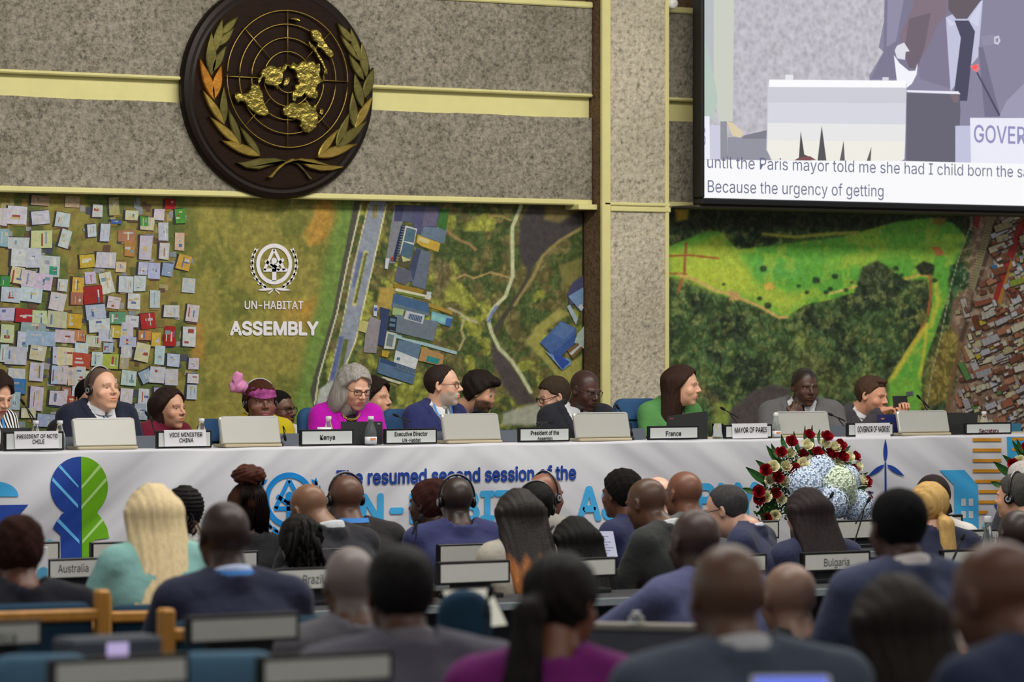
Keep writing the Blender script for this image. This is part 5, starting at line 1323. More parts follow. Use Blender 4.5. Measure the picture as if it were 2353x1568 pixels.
pod_chair(893, 1000, 941, 'blue padded chair behind the bearded man in navy')
pod_chair(1428, 1535, 917, 'blue padded chair standing empty beside the woman in green')
pod_chair(470, 575, 964, 'blue padded chair behind the woman in the pink headwrap')
pod_chair(1120, 1215, 990, 'low blue chair between the two whispering young men', YCH + 0.15)
pod_chair(1860, 1946, 944, 'blue padded chair between the two grey suited men')
pod_chair(140, 240, 985, 'blue padded chair behind the man in navy with headphones')
pod_chair(1262, 1300, 972, 'blue chair edge showing behind the President of the Assembly nameplate', YCH - .1)

# ================================================================== FLOWER ARRANGEMENTS
M_redr = mat('rose_red', (150, 14, 32), 0.55, 0.3, noise=0.25, nscale=60); M_whr = mat('rose_cream', (238, 234, 196), 0.55, 0.3, noise=0.08, nscale=60)
M_leafd = mat('leaf_dark_green', (34, 74, 30), 0.45, 0.4, noise=0.3, nscale=15); M_leafm = mat('leaf_mid_green', (70, 112, 48), 0.5, 0.4, noise=0.3, nscale=15)
M_hyb = mat('hydrangea_blue', (206, 219, 238), 0.7, 0.2, noise=0.18, nscale=30); M_hyg = mat('hydrangea_green', (218, 230, 210), 0.7, 0.2, noise=0.15, nscale=30)
M_stem = mat('stem_green', (80, 112, 50), 0.6, 0.3)
def rose_mesh(seed):
    r_ = random.Random(seed); b = MB()
    def petal(ang, rad, h, wdt, open_, zb):
        vs = []; nu, nv = 4, 4
        for i in range(nv + 1):
            v_ = i / nv
            for j in range(nu + 1):
                u = j / nu - 0.5
                a = ang + u * wdt * (1.0 - 0.25 * v_ * v_)
                rr = rad * (0.35 + 0.65 * math.sin(min(v_ * 1.9, 1.57))) + open_ * v_ ** 3 - abs(u) * 0.004
                zz = zb + h * v_ - 0.25 * h * (2 * u) ** 2 * v_
                vs.append((rr * math.cos(a), rr * math.sin(a), zz))
        fs = [(i * (nu + 1) + j, i * (nu + 1) + j + 1, (i + 1) * (nu + 1) + j + 1, (i + 1) * (nu + 1) + j) for i in range(nv) for j in range(nu)]
        b.add(vs, fs)
    for (n_, rad, h, wd, op) in ((3, 0.008, 0.050, 2.6, 0.000), (4, 0.015, 0.050, 2.0, 0.002), (5, 0.021, 0.046, 1.7, 0.005), (5, 0.026, 0.038, 1.5, 0.012)):
        for k in range(n_): petal(2 * math.pi * k / n_ + r_.uniform(-.2, .2) + n_, rad, h * r_.uniform(.92, 1.06), wd, op, 0.0)
    return b.mesh('rose_%d' % seed, True)
ROSES = [rose_mesh(k) for k in range(3)]
def hyd_mesh(seed, R_=0.1):
    r_ = random.Random(seed); b = MB(); n = 150
    for i in range(n):
        z = 1 - 2 * (i + .5) / n
        if z < -0.55: continue
        a = i * 2.39996; s = math.sqrt(1 - z * z); c = Vector((s * math.cos(a), s * math.sin(a), z)) * R_ * r_.uniform(.92, 1.04)
        nrm = c.normalized(); t = nrm.cross(Vector((r_.uniform(-1, 1), r_.uniform(-1, 1), 1))).normalized(); q = nrm.cross(t)
        for k in range(4):
            an = math.pi / 2 * k; d = t * math.cos(an) + q * math.sin(an); e_ = nrm.cross(d)
            p0 = c; p1 = c + d * 0.010 + e_ * 0.007 + nrm * 0.002; p2 = c + d * 0.018 - nrm * 0.001; p3 = c + d * 0.010 - e_ * 0.007 + nrm * 0.002
            b.add([p0, p1, p2, p3], [(0, 1, 2, 3)])
    return b.mesh('hyd_%d' % seed)
HYD = [hyd_mesh(k) for k in range(2)]
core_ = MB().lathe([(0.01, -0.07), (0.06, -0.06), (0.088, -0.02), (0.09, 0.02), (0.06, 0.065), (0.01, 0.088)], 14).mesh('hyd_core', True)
YF = YT - 0.42
fc = WY(1868, 1180, YF)
def flowers(label, shift=0.0, dy=0.0):
    e = empty('flower_arrangement', (fc.x + shift, YF + dy, fc.z), 0, label, 'flowers', 'flower arrangements before the podium')
    def loc8(a, b_, out=0.0):
        w = WY(1600 + a / 3.1248, 960 + b_ / 3.1248, YF - out); return Vector((w.x - fc.x, -out, w.z - fc.z))
    def put(me, m, pos, name, dirv, s=1.0):
        if len(me.materials) == 0: me.materials.append(m)
        o = link(name, me, None, e); o.location = pos
        o.rotation_mode = 'QUATERNION'; o.rotation_quaternion = dirv.to_track_quat('Z', 'Y'); o.scale = (s, s, s)
        return o
    red = [(803, 140), (678, 188), (605, 262), (760, 280), (862, 268), (925, 155), (1022, 218), (960, 275), (1035, 298), (1130, 293), (1115, 388), (703, 383), (587, 440), (498, 388), (448, 538), (452, 590), (570, 548), (505, 725), (1205, 472), (1213, 580)]
    wht = [(788, 213), (912, 205), (980, 232), (670, 270), (643, 360), (550, 362), (760, 345), (803, 328), (885, 310), (940, 328), (1010, 355), (1080, 298), (1145, 365), (525, 458), (630, 470), (503, 573), (1172, 465), (565, 703), (610, 590), (1195, 575)]
    cen = loc8(900, 640)
    for k, (lst, m) in enumerate(((red, M_redr), (wht, M_whr))):
        for i, (a, b_) in enumerate(lst):
            rr = rd_ = (a * 7 + b_ * 3) % 11 / 11.0
            pos = loc8(a, b_, 0.10 + 0.05 * rr)
            d = (pos - (cen + Vector((0, 0.05, 0)))).normalized() * 0.75 + Vector((0, -0.75, 0.15))
            me = ROSES[i % 3] if m is M_redr else ROSEW[i % 3]
            o = put(me, m, pos, 'rose', d, 0.85 + 0.22 * rr)
            base = cen + Vector((0, 0.02, -0.02)); 
            MB().tube([pos, (pos * 0.6 + base * 0.4) + Vector((0, 0.03, 0.01)), base], 0.0035, 5).build('stem', M_stem, e, True)
    for (a, b_, rr, g, out) in ((885, 395, 92, 0, .16), (785, 485, 96, 0, .2), (1015, 480, 100, 1, .24), (965, 605, 92, 0, .26), (1150, 640, 88, 0, .2), (1075, 440, 75, 0, .15), (1060, 560, 70, 1, .22)):
        pos = loc8(a, b_, out); s = rr / 3.1248 / 400 / 0.1 * 1.4
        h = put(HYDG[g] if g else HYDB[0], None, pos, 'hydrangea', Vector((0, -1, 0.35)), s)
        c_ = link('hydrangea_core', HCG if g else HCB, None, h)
    lv = [((840, 235), (835, 52), 22), ((795, 215), (783, 58), 16), ((885, 190), (890, 84), 16), ((742, 250), (702, 98), 22), ((652, 240), (613, 122), 24), ((600, 295), (540, 186), 24), ((612, 335), (505, 200), 30), ((545, 390), (428, 305), 26), ((515, 470), (357, 355), 34), ((425, 540), (335, 506), 22), ((990, 240), (1024, 150), 18), ((1060, 280), (1110, 200), 20), ((1150, 345), (1190, 300), 16), ((1180, 445), (1238, 393), 16), ((1165, 520), (1243, 497), 18), ((1190, 600), (1252, 577), 16), ((590, 650), (430, 692), 40), ((600, 590), (470, 642), 22), ((700, 300), (640, 240), 18), ((1100, 500), (1140, 430), 20), ((1000, 660), (1080, 720), 22), ((1040, 640), (1120, 715), 18), ((980, 660), (1000, 735), 20), ((1050, 600), (1140, 690), 16), ((880, 520), (900, 440), 18), ((900, 520), (930, 470), 14)]
    for (bs_, tp, w_) in lv:
        a = loc8(*bs_, 0.10); t = loc8(*tp, 0.07); ax = t - a; L_ = ax.length; ax.normalize()
        sd = ax.cross(Vector((0, -1, 0.0))).normalized(); hw = w_ / 3.1248 / 400 * 0.95
        vs = []
        for i in range(6):
            u = i / 5; ww = hw * (math.sin(math.pi * (0.12 + 0.88 * u) ** 0.8) if i < 5 else 0.02) + 0.0005
            c0 = a + ax * L_ * u + Vector((0, 0.012 * math.sin(u * 3), 0))
            vs += [c0 - sd * ww, c0 + Vector((0, 0.004, 0)), c0 + sd * ww]
        fs = []
        for i in range(5):
            for j in range(2): fs.append((3 * i + j, 3 * i + j + 1, 3 * i + 4 + j, 3 * i + 3 + j))
        MB().add(vs, fs).build('blade_leaf', M_leafd, e)
    # dense small greenery behind the blooms
    r_ = random.Random(3); b = MB(); b2 = MB()
    for i in range(2400):
        an = r_.uniform(0, math.pi * 1.25) - math.pi * .12; rr = math.sqrt(r_.uniform(0.02, 1))
        a = 830 + 400 * rr * math.cos(an); bb_ = 640 - 430 * rr * math.sin(an)
        if bb_ > 740: continue
        c = loc8(a, bb_, 0.02 + r_.uniform(0, 0.1)); d = Vector((r_.uniform(-1, 1), r_.uniform(-.6, .2), r_.uniform(-.5, 1))).normalized(); L_ = r_.uniform(.012, .035)
        s = d.cross(Vector((r_.uniform(-1, 1), -1, r_.uniform(-1, 1)))).normalized() * L_ * .28
        (b if i % 3 else b2).add([c, c + d * L_ * .5 + s, c + d * L_, c + d * L_ * .5 - s], [(0, 1, 2, 3)])
    tag(b.build('foliage', M_leafd, e), kind='stuff'); tag(b2.build('foliage', M_leafm, e), kind='stuff')
    zf = fc.z - 0.06
    MB().lathe([(0.10, -fc.z), (0.11, -fc.z + 0.02), (0.05, -fc.z + 0.05), (0.045, -0.28), (0.11, -0.2), (0.12, -0.1), (0.11, -0.06)], 20).build('pedestal', M_leafd if False else M_dark, e, True, loc=(0, 0.02, 0))
    return e
def named(me, m):
    me2 = me.copy(); me2.materials.clear(); me2.materials.append(m); return me2
ROSEW = [named(m_, M_whr) for m_ in ROSES]
for m_ in ROSES: m_.materials.append(M_redr)
HYDB = [named(HYD[0], M_hyb)]; HYDG = {1: named(HYD[1], M_hyg)}
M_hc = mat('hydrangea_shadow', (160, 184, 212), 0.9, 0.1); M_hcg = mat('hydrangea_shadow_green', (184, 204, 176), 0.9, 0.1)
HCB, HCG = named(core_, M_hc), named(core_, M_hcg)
flowers('fan of red and cream roses with pale blue hydrangeas below the grey suited men')
sh = WY(2282, 1120, YF).x - WY(1715, 1120, YF).x
flowers('second rose arrangement, cut by the frame edge, by the sky-blue print', sh, 0.0)
# ================================================================== PEOPLE: bodies grown from distance fields
f32 = np.float32
def A3(*v): return np.array(v, dtype=f32)
def ell(p, c, r):
    q = (p - A3(*c)) / A3(*r); k0 = np.sqrt((q * q).sum(1)) + 1e-6; q2 = q / A3(*r); k1 = np.sqrt((q2 * q2).sum(1)) + 1e-6
    return k0 * (k0 - 1) / k1
def cap(p, a, b, r1, r2=None):
    r2 = r1 if r2 is None else r2
    a = A3(*a); b = A3(*b); d = b - a; pa = p - a
    h = np.clip((pa @ d) / (d @ d + 1e-9), 0, 1)
    return np.sqrt(((pa - h[:, None] * d) ** 2).sum(1)) - (r1 + (r2 - r1) * h)
def rbox(p, c, h, r):
    q = np.abs(p - A3(*c)) - A3(*h) + r
    return np.sqrt((np.maximum(q, 0) ** 2).sum(1)) + np.minimum(q.max(1), 0) - r
def smin(a, b, k):
    h = np.clip(0.5 + 0.5 * (b - a) / k, 0, 1); return b * (1 - h) + a * h - k * h * (1 - h)
def smax(a, b, k): return -smin(-a, -b, k)
def surfnet(fn, lo, hi, h):
    lo = np.array(lo, f32); hi = np.array(hi, f32)
    n = np.maximum(((hi - lo) / h).astype(int) + 1, 3)
    gx, gy, gz = [lo[i] + h * np.arange(n[i], dtype=f32) for i in range(3)]
    G = np.stack(np.meshgrid(gx, gy, gz, indexing='ij'), -1).reshape(-1, 3)
    v = fn(G).reshape(n).astype(f32)
    v[0] = v[-1] = 1; v[:, 0] = v[:, -1] = 1; v[:, :, 0] = v[:, :, -1] = 1
    s = v < 0
    c8 = sum(s[i:n[0] - 1 + i, j:n[1] - 1 + j, k:n[2] - 1 + k].astype(np.int8) for i in (0, 1) for j in (0, 1) for k in (0, 1))
    act = (c8 > 0) & (c8 < 8)
    idx = -np.ones(act.shape, np.int32); ci = np.argwhere(act); idx[act] = np.arange(len(ci))
    acc = np.zeros((len(ci), 3), f32); cnt = np.zeros(len(ci), f32)
    X, Y, Z = ci.T
    corners = [(i, j, k) for i in (0, 1) for j in (0, 1) for k in (0, 1)]
    for a in corners:
        for ax in range(3):
            if a[ax]: continue
            b = list(a); b[ax] = 1
            va = v[X + a[0], Y + a[1], Z + a[2]]; vb = v[X + b[0], Y + b[1], Z + b[2]]
            m = (va < 0) != (vb < 0)
            t = np.where(m, va / np.where(m, va - vb, 1), 0)
            for d in range(3):
                acc[:, d] += np.where(m, a[d] + (t if d == ax else 0), 0)
            cnt += m
    V = lo + h * (ci + acc / np.maximum(cnt, 1)[:, None])
    Q = []
    for ax in range(3):
        o = [q for q in range(3) if q != ax]
        sl0 = [slice(1, n[q] - 1) for q in range(3)]; sl0[ax] = slice(0, n[ax] - 1)
        sl1 = list(sl0); sl1[ax] = slice(1, n[ax])
        a_ = s[tuple(sl0)]; b_ = s[tuple(sl1)]
        e = np.argwhere(a_ != b_)
        if len(e) == 0: continue
        ins = a_[tuple(e.T)]
        g = e.copy()
        for q in o: g[:, q] += 1
        def cell(d0, d1):
            c = g.copy(); c[:, o[0]] -= d0; c[:, o[1]] -= d1
            return idx[c[:, 0], c[:, 1], c[:, 2]]
        q4_ = np.stack([cell(1, 1), cell(0, 1), cell(0, 0), cell(1, 0)], 1)
        flip = ins if ax != 1 else ~ins
        q4_[~flip] = q4_[~flip][:, ::-1]
        Q.append(q4_)
    return V.astype(f32), np.concatenate(Q)
def rotz(a): c, s = math.cos(a), math.sin(a); return np.array([[c, -s, 0], [s, c, 0], [0, 0, 1]], f32)
def rotx(a): c, s = math.cos(a), math.sin(a); return np.array([[1, 0, 0], [0, c, -s], [0, s, c]], f32)
def roty(a): c, s = math.cos(a), math.sin(a); return np.array([[c, 0, s], [0, 1, 0], [-s, 0, c]], f32)
NECK = np.array([0, -0.03, -0.13], f32)

# ---- head frame: origin between the ears, +y forward, +z up
def skull(q, w=1.0):
    d = ell(q, (0, -0.014, 0.028), (0.077 * w, 0.098, 0.088))
    return smin(d, ell(q, (0, 0.018, -0.025), (0.062 * w, 0.076, 0.085)), 0.03)
def head_sdf(q, w=1.0, fat=0.0, nose=1.0, ear=1.0):
    d = skull(q, w)
    d = smin(d, ell(q, (0, 0.03, -0.062), (0.052 * w + fat, 0.056, 0.050 + fat * .6)), 0.03)          # jaw
    d = smin(d, ell(q, (0, 0.071, -0.103), (0.020 + fat, 0.016, 0.014)), 0.025)     # chin
    for s in (-1, 1):
        d = smin(d, ell(q, (s * 0.038, 0.060, -0.030), (0.024 + fat, 0.022, 0.022)), 0.02)   # cheek
        d = smax(d, -ell(q, (s * 0.032, 0.101, 0.002), (0.019, 0.017, 0.013)), 0.012)  # eye hollow
        d = smin(d, cap(q, (s * 0.014, 0.091, 0.020), (s * 0.046, 0.079, 0.019), 0.006), 0.012)  # brow
        d = smin(d, cap(q, (s * 0.021, 0.083, 0.0085), (s * 0.043, 0.077, 0.0075), 0.0042), 0.004)  # upper lid
        d = smin(d, cap(q, (s * 0.022, 0.082, -0.0065), (s * 0.042, 0.077, -0.0055), 0.0035), 0.005)  # lower lid
    # nose
    d = smin(d, cap(q, (0, 0.089, 0.010), (0, 0.108 + 0.004 * nose, -0.024), 0.0065, 0.0105 * nose), 0.012)
    for s in (-1, 1): d = smin(d, ell(q, (s * 0.0125 * nose, 0.098, -0.029), (0.009, 0.011, 0.008)), 0.006)
    # lips and mouth line
    d = smin(d, ell(q, (0, 0.082, -0.060), (0.030, 0.014, 0.020)), 0.015)
    d = smin(d, ell(q, (0, 0.0955, -0.0565), (0.022, 0.0065, 0.0050)), 0.005)
    d = smin(d, ell(q, (0, 0.0945, -0.0675), (0.019, 0.0068, 0.0058)), 0.005)
    d = smax(d, -ell(q, (0, 0.104, -0.0620), (0.025, 0.010, 0.0016)), 0.004)
    if ear:
        for s in (-1, 1):
            e = q - A3(s * 0.079 * w, -0.004, -0.004); e = e @ rotz(s * 0.45)
            dd = ell(e, (0, 0, 0), (0.0085, 0.019, 0.031)); dd = smax(dd, -ell(e, (s * 0.008, 0.003, 0.002), (0.006, 0.011, 0.019)), 0.005)
            d = smin(d, dd, 0.006)
    return d
def to_head(p, o):
    return (p - NECK - o['hs']) @ o['RH'] + NECK       # inverse rotation: row vectors times R
def from_head(p, o):
    return (np.asarray(p, f32) - NECK) @ o['RH'].T + NECK + o['hs']
def shear(p, o):
    q = p.copy(); q[:, 1] = q[:, 1] + o['lean'] * np.maximum(-p[:, 2] - 0.15, 0); q[:, 0] = q[:, 0] - o.get('side', 0.0) * np.maximum(-p[:, 2] - 0.15, 0); return q
def torso_sdf(q, o, grow=0.0):
    sw = o['sw']; g = grow; c = o.get('bulk', 0.0)
    d = cap(q, (0, -0.055, -0.205), (0, -0.055, -0.3), 0.062 + g, 0.09 + g)
    for s in (-1, 1):
        d = smin(d, cap(q, (s * 0.02, -0.05, -0.195), (s * (sw - 0.03), -0.055, -0.250), 0.042 + g, 0.054 + g), 0.05)
        d = smin(d, ell(q, (s * sw * 0.45, -0.045, -0.37), (sw * 0.62 + g, 0.115 + c + g, 0.13)), 0.06)
    d = smin(d, ell(q, (0, -0.045, -0.55), (sw * 0.86 + c + g, 0.128 + c * 1.3 + g, 0.24)), 0.08)
    return d
def arm_pts(o, s):
    a = o.get('armL' if s < 0 else 'armR')
    sh = (s * (o['sw'] - 0.005), -0.055, -0.266)
    if a is None: a = ((s * (o['sw'] + (0.025 if o['fine'] else 0.05)), 0.03, -0.53), (s * 0.13, 0.27, -0.56))
    # shoulders follow the lean
    sh = (sh[0] + o.get('side', 0) * 0.12, sh[1] - o['lean'] * 0.125, sh[2])
    return sh, a[0], a[1]
def unshear_shoulder(o): pass
def hand_sdf(p, s, curl):
    """p in hand frame: wrist at 0, fingers along +y, palm toward -z, thumb toward -s x"""
    d = ell(p, (0, 0.048, 0.0), (0.041, 0.052, 0.0155))
    d = smin(d, cap(p, (0, -0.03, 0.002), (0, 0.02, 0), 0.026, 0.028), 0.02)
    for i, (bx, by, L_) in enumerate(((-0.030, 0.086, 0.066), (-0.0105, 0.093, 0.078), (0.0095, 0.090, 0.072), (0.028, 0.080, 0.056))):
        bx *= s
        a = np.array([bx, by, 0.0]); c = curl * (1 + 0.12 * i); r = 0.0088 - 0.0004 * i
        d0 = d; prev = np.array([bx * .8, by - 0.035, 0.0]); d = smin(d, cap(p, prev, a, r, r), 0.008)
        for k, fr in enumerate((0.45, 0.31, 0.24)):
            an = c * (k + 0.6)
            nx_ = a + np.array([bx * 0.12, math.cos(an), -math.sin(an)]) * L_ * fr
            d = smin(d, cap(p, a, nx_, r - 0.0008 * k, r - 0.0008 * (k + 1)), 0.003); a = nx_
    t0 = (-s * 0.022, 0.018, -0.004); t1 = (-s * 0.050, 0.050, -0.014); t2 = (-s * (0.056 - 0.02 * curl), 0.078, -0.022 - 0.012 * curl); t3 = (-s * (0.052 - 0.034 * curl), 0.098, -0.026 - 0.02 * curl)
    d = smin(d, cap(p, t0, t1, 0.016, 0.0115), 0.012); d = smin(d, cap(p, t1, t2, 0.0112, 0.010), 0.003); d = smin(d, cap(p, t2, t3, 0.010, 0.008), 0.003)
    return d
HANDS = {}
def hand_mesh(s, curl, h):
    k = (s, curl, h)
    if k not in HANDS:
        HANDS[k] = surfnet(lambda p: hand_sdf(p, s, curl), (-0.085, -0.07, -0.10), (0.085, 0.19, 0.05), h)
    return HANDS[k]
def frame(yv, zv):
    y = Vector(yv).normalized(); z = Vector(zv); x = y.cross(z).normalized(); z = x.cross(y)
    return np.array([[x.x, y.x, z.x], [x.y, y.y, z.y], [x.z, y.z, z.z]], f32)

# ---- materials for people
def skin_mat(key, rough=0.4):
    if key in MATS: return MATS[key]
    m = mat(key, (200, 160, 130), rough, 0.5, noise=0.05, nscale=30, bump=0.06, bscale=160, attr=True)
    b = m.node_tree.nodes['Principled BSDF']
    b.inputs['Subsurface Weight'].default_value = 0.08; b.inputs['Subsurface Radius'].default_value = (0.02, 0.008, 0.004)
    return m
M_skin = skin_mat('skin')
def hair_mat(c, strand=True, var=0.35):
    key = 'hair_%d_%d_%d' % c
    if key in MATS: return MATS[key]
    c = tuple(v * (0.82 if max(c) < 150 else 0.97) for v in c)
    return mat(key, c, 0.5 if strand else 0.85, 0.16, noise=var, nscale=9.0, stretch=(14, 14, 0.7) if strand else (14, 14, 14), bump=0.5, bscale=26 if strand else 60)
def cloth(c, var=0.08, rough=0.85, stripes=False, sheen=0.1):
    key = 'fabric_%d_%d_%d%s' % (c[0], c[1], c[2], 's' if stripes else '')
    if key in MATS: return MATS[key]
    m = mat(key, c, rough, 0.22, noise=var, nscale=7.0, bump=0.35, bscale=9, sheen=sheen)
    nt = m.node_tree
    for n_ in nt.nodes:
        if n_.type == 'BUMP': n_.inputs['Distance'].default_value = 0.03; n_.inputs['Strength'].default_value = 0.5
    if stripes:
        b = nt.nodes['Principled BSDF']
        tc = N(nt, 'ShaderNodeTexCoord'); wv = N(nt, 'ShaderNodeTexWave', Scale=stripes, Distortion=2.2); wv.inputs['Detail Scale'].default_value = 0.4
        wv.bands_direction = 'X'
        nt.links.new(tc.outputs['Object'], wv.inputs['Vector'])
        r_ = ramp(nt, [(0.42, (0.012, 0.012, 0.016, 1)), (0.5, (0.75, 0.75, 0.76, 1))], wv.outputs['Fac'])
        nt.links.new(r_.outputs[0], b.inputs['Base Color'])
    return m
M_eye = mat('eye_white', (138, 130, 124), 0.3, 0.3); M_iris = mat('eye_dark', (26, 18, 14), 0.15, 0.6)
M_hset = mat('headset_black', (18, 18, 20), 0.4, 0.5); M_hsets = mat('headset_silver', (170, 170, 174), 0.35, 0.5)
M_lany = mat('lanyard_blue', (70, 140, 220), 0.6, 0.3)
M_trouser = cloth((34, 36, 44))
# one seated pair of legs with shoes, shared by everybody
def legs_fn(p):
    d = ell(p, (0, -0.08, -0.02), (0.19, 0.15, 0.13))
    for s in (-1, 1):
        d = smin(d, cap(p, (s * 0.10, -0.04, -0.02), (s * 0.13, 0.36, 0.0), 0.088, 0.062), 0.04)
        d = smin(d, cap(p, (s * 0.13, 0.37, -0.01), (s * 0.13, 0.36, -0.40), 0.06, 0.045), 0.03)
        d = smin(d, cap(p, (s * 0.13, 0.34, -0.425), (s * 0.14, 0.50, -0.43), 0.036, 0.03), 0.02)
    return d
LV, LQ = surfnet(legs_fn, (-0.28, -0.28, -0.48), (0.28, 0.58, 0.16), 0.028)
LEG_ME = np_mesh('trousers', LV, LQ); LEG_ME.materials.append(M_trouser)

HAIRS = {
 # y -> lowest z where hair grows (front hairline .. nape)
 'full': ([-.12, -.06, -.03, .0, .02, .04, .055, .075, .1], [-.085, -.08, -.03, .0, .02, .035, .062, .072, .075]),
 'recede': ([-.12, -.06, -.03, .0, .02, .035, .05, .06, .07], [-.075, -.075, -.03, .0, .02, .055, .085, .10, .2]),
 'bald_top': ([-.12, -.06, -.03, .0, .02, .03], [-.07, -.07, -.03, .0, .03, .2]),
 'low': ([-.12, -.06, -.03, .0, .02, .04, .06, .08, .1], [-.11, -.11, -.06, -.02, .0, .02, .045, .062, .066]),
}
def hair_base(q, o, t, line='full', wav=0.0, fr=70.0):
    ys, zs = HAIRS[line]
    low = np.interp(q[:, 1], ys, zs).astype(f32) + 0.0035 * np.sin(q[:, 0] * 210) + 0.002 * np.sin(q[:, 0] * 90 + q[:, 1] * 150)
    d = skull(q, o['w']) - t
    if wav: d = d + wav * (np.sin(q[:, 0] * fr + q[:, 2] * fr * .6) * np.sin(q[:, 1] * fr * .9 + 1.3) * 0.6 + 0.4 * np.sin(q[:, 2] * fr * 1.7 + q[:, 1] * fr * 1.3 + 2) * np.sin(q[:, 0] * fr * 1.6))
    d = smax(d, low - q[:, 2], 0.008)
    if line == 'bald_top': d = smax(d, (q[:, 2] - 0.075) * 1.0, 0.01)
    return d
def strands_x(q, fr=160, amp=0.002): return amp * np.sin(q[:, 0] * fr + 8 * np.sin(q[:, 2] * 9)) + amp * np.sin(q[:, 0] * fr * 2.3 + q[:, 1] * fr)

def person(px, py, d, psi, label, skin=(96, 62, 44), hair=(18, 16, 15), style='short', jacket=(30, 32, 44), w=1.0, head_yaw=None, pitch=0.0, roll=0.0,
           lean=0.12, sw=0.20, shirt=(214, 218, 226), vneck=None, tie=None, beard=None, glasses=False, headset=False, lanyard=False, lips=None,
           fine=False, top=None, armL=None, armR=None, hands=None, fat=0.0, bulk=0.0, zfloor=0.0, brow=True, nose=1.0, extra=None, side=0.0, lift=0.0, tone=None, hname='hair', stripes=False, collar=True, torso_h=None, drop=0.062, fwd=0.018, tips=None):
    """px, py: the crown of the skull in photo units at distance d; psi: facing (0 toward the camera, 90 to the right, 180 away)"""
    crown = 0.117 * 1.0
    sw = sw + 0.012
    hy = psi if head_yaw is None else head_yaw
    a = math.radians(psi); dv = -F * math.cos(a) + R * math.sin(a); rz = math.atan2(-dv.x, dv.y)
    ah = math.radians(hy); dh = -F * math.cos(ah) + R * math.sin(ah); rh_ = math.atan2(-dh.x, dh.y)
    rel = (rh_ - rz + math.pi) % (2 * math.pi) - math.pi
    o = {'w': w, 'lean': lean, 'sw': sw, 'bulk': bulk, 'armL': armL, 'armR': armR, 'side': side, 'fine': fine}
    o['RH'] = (rotz(rel) @ rotx(math.radians(-pitch)) @ roty(math.radians(roll))).astype(f32)
    o['hs'] = A3(0, fwd, -drop)
    # where the crown lands relative to the person origin
    cr = from_head([[0, -0.014, crown]], o)[0]
    wc = P(px, py, d)
    c_, s_ = math.cos(rz), math.sin(rz)
    org = Vector((wc.x - (cr[0] * c_ - cr[1] * s_), wc.y - (cr[0] * s_ + cr[1] * c_), wc.z - cr[2]))
    e = empty('person', (0, 0, 0), 0, label, 'person')
    seat_z = org.z - 0.80
    e.location = (org.x, org.y, zfloor); e.rotation_euler = (0, 0, rz)
    offz = org.z - zfloor
    def put(name, V, Q, m, parent=e, col=None):
        V = V.copy(); V[:, 2] += offz
        me = np_mesh(name, V, Q, col)
        me.materials.append(m)
        return link(name, me, None, parent)
    def putmb(b, name, m, parent=e, smooth=True, head=True):
        v = np.array([tuple(x) for x in b.v], f32)
        if head: v = from_head(v, o)
        v[:, 2] += offz
        b.v = [tuple(x) for x in v]
        return b.build(name, m, parent, smooth)
    # ---- body
    hh = 0.0038 if fine else 0.0062
    nk = 0.052 + fat * .6 + (0.004 if sw > 0.19 else -0.004)
    hb = from_head([[0, -0.035, -0.075]], o)[0]; hb2 = from_head([[0, 0.0, -0.09]], o)[0]
    def body_fn(p):
        q = to_head(p, o)
        dh_ = head_sdf(q, w, fat, nose)
        pt = shear(p, o)
        dn = cap(p, hb, (0, -0.055, -0.215), nk, nk + 0.008)
        dn = smin(dn, cap(p, hb2, (0, -0.03, -0.2), nk * .7, nk * .8), 0.03)
        dt = ell(pt, (0, -0.05, -0.275), (sw * .62, 0.062, 0.062))
        return smin(smin(dh_, dn, 0.022), dt, 0.04)
    ext = 0.15
    Vb, Qb = surfnet(body_fn, (-ext - .03, -0.2, -0.345), (ext + .03, 0.17, 0.15), hh)
    sk = np.array(lin(skin), f32); col = np.tile(sk, (len(Vb), 1))
    qh = to_head(Vb, o)
    def blend(mask, c, k=1.0):
        nonlocal col
        col = col * (1 - mask[:, None] * k) + np.array(c, f32) * mask[:, None] * k
    ss = lambda a_, b_, x: np.clip((x - a_) / (b_ - a_), 0, 1)
    lipc = lin(lips) if lips else tuple(np.clip(sk * np.array([0.92, 0.62, 0.60]), 0, 1))
    ml = (1 - ss(0.018, 0.024, np.abs(qh[:, 0]))) * (1 - ss(0.0085, 0.0115, np.abs(qh[:, 2] + 0.0620))) * (qh[:, 1] > 0.082)
    blend(ml, lipc, 0.85)
    hc = np.array(lin(hair), f32)
    if brow:
        bz = 0.0225 - 0.10 * np.maximum(np.abs(qh[:, 0]) - 0.03, 0)
        mb_ = ss(0.010, 0.013, np.abs(qh[:, 0])) * (1 - ss(0.044, 0.049, np.abs(qh[:, 0]))) * (1 - ss(0.003, 0.0055, np.abs(qh[:, 2] - bz))) * (qh[:, 1] > 0.05)
        blend(mb_, hc * 0.8 + sk * 0.2, 0.75)
    # cheeks slightly warmer, sockets a little darker
    mc = np.exp(-(((np.abs(qh[:, 0]) - 0.04) / 0.018) ** 2 + ((qh[:, 2] + 0.03) / 0.02) ** 2)) * (qh[:, 1] > 0.03)
    blend(mc, np.clip(sk * np.array([1.12, 0.86, 0.84]), 0, 1), 0.5)
    if beard:
        bc, amt, kind = beard
        m1 = (1 - ss(-0.045, -0.030, qh[:, 2] + 0.25 * np.maximum(0.05 - qh[:, 1], 0))) * (qh[:, 1] > 0.0) * ss(-0.135, -0.125, qh[:, 2])
        if kind == 'stache': m1 = m1 * (qh[:, 2] > -0.058) * (np.abs(qh[:, 0]) < 0.03) * (qh[:, 1] > 0.06)
        m1 = m1 * (1 - ml)
        blend(m1, lin(bc), amt)
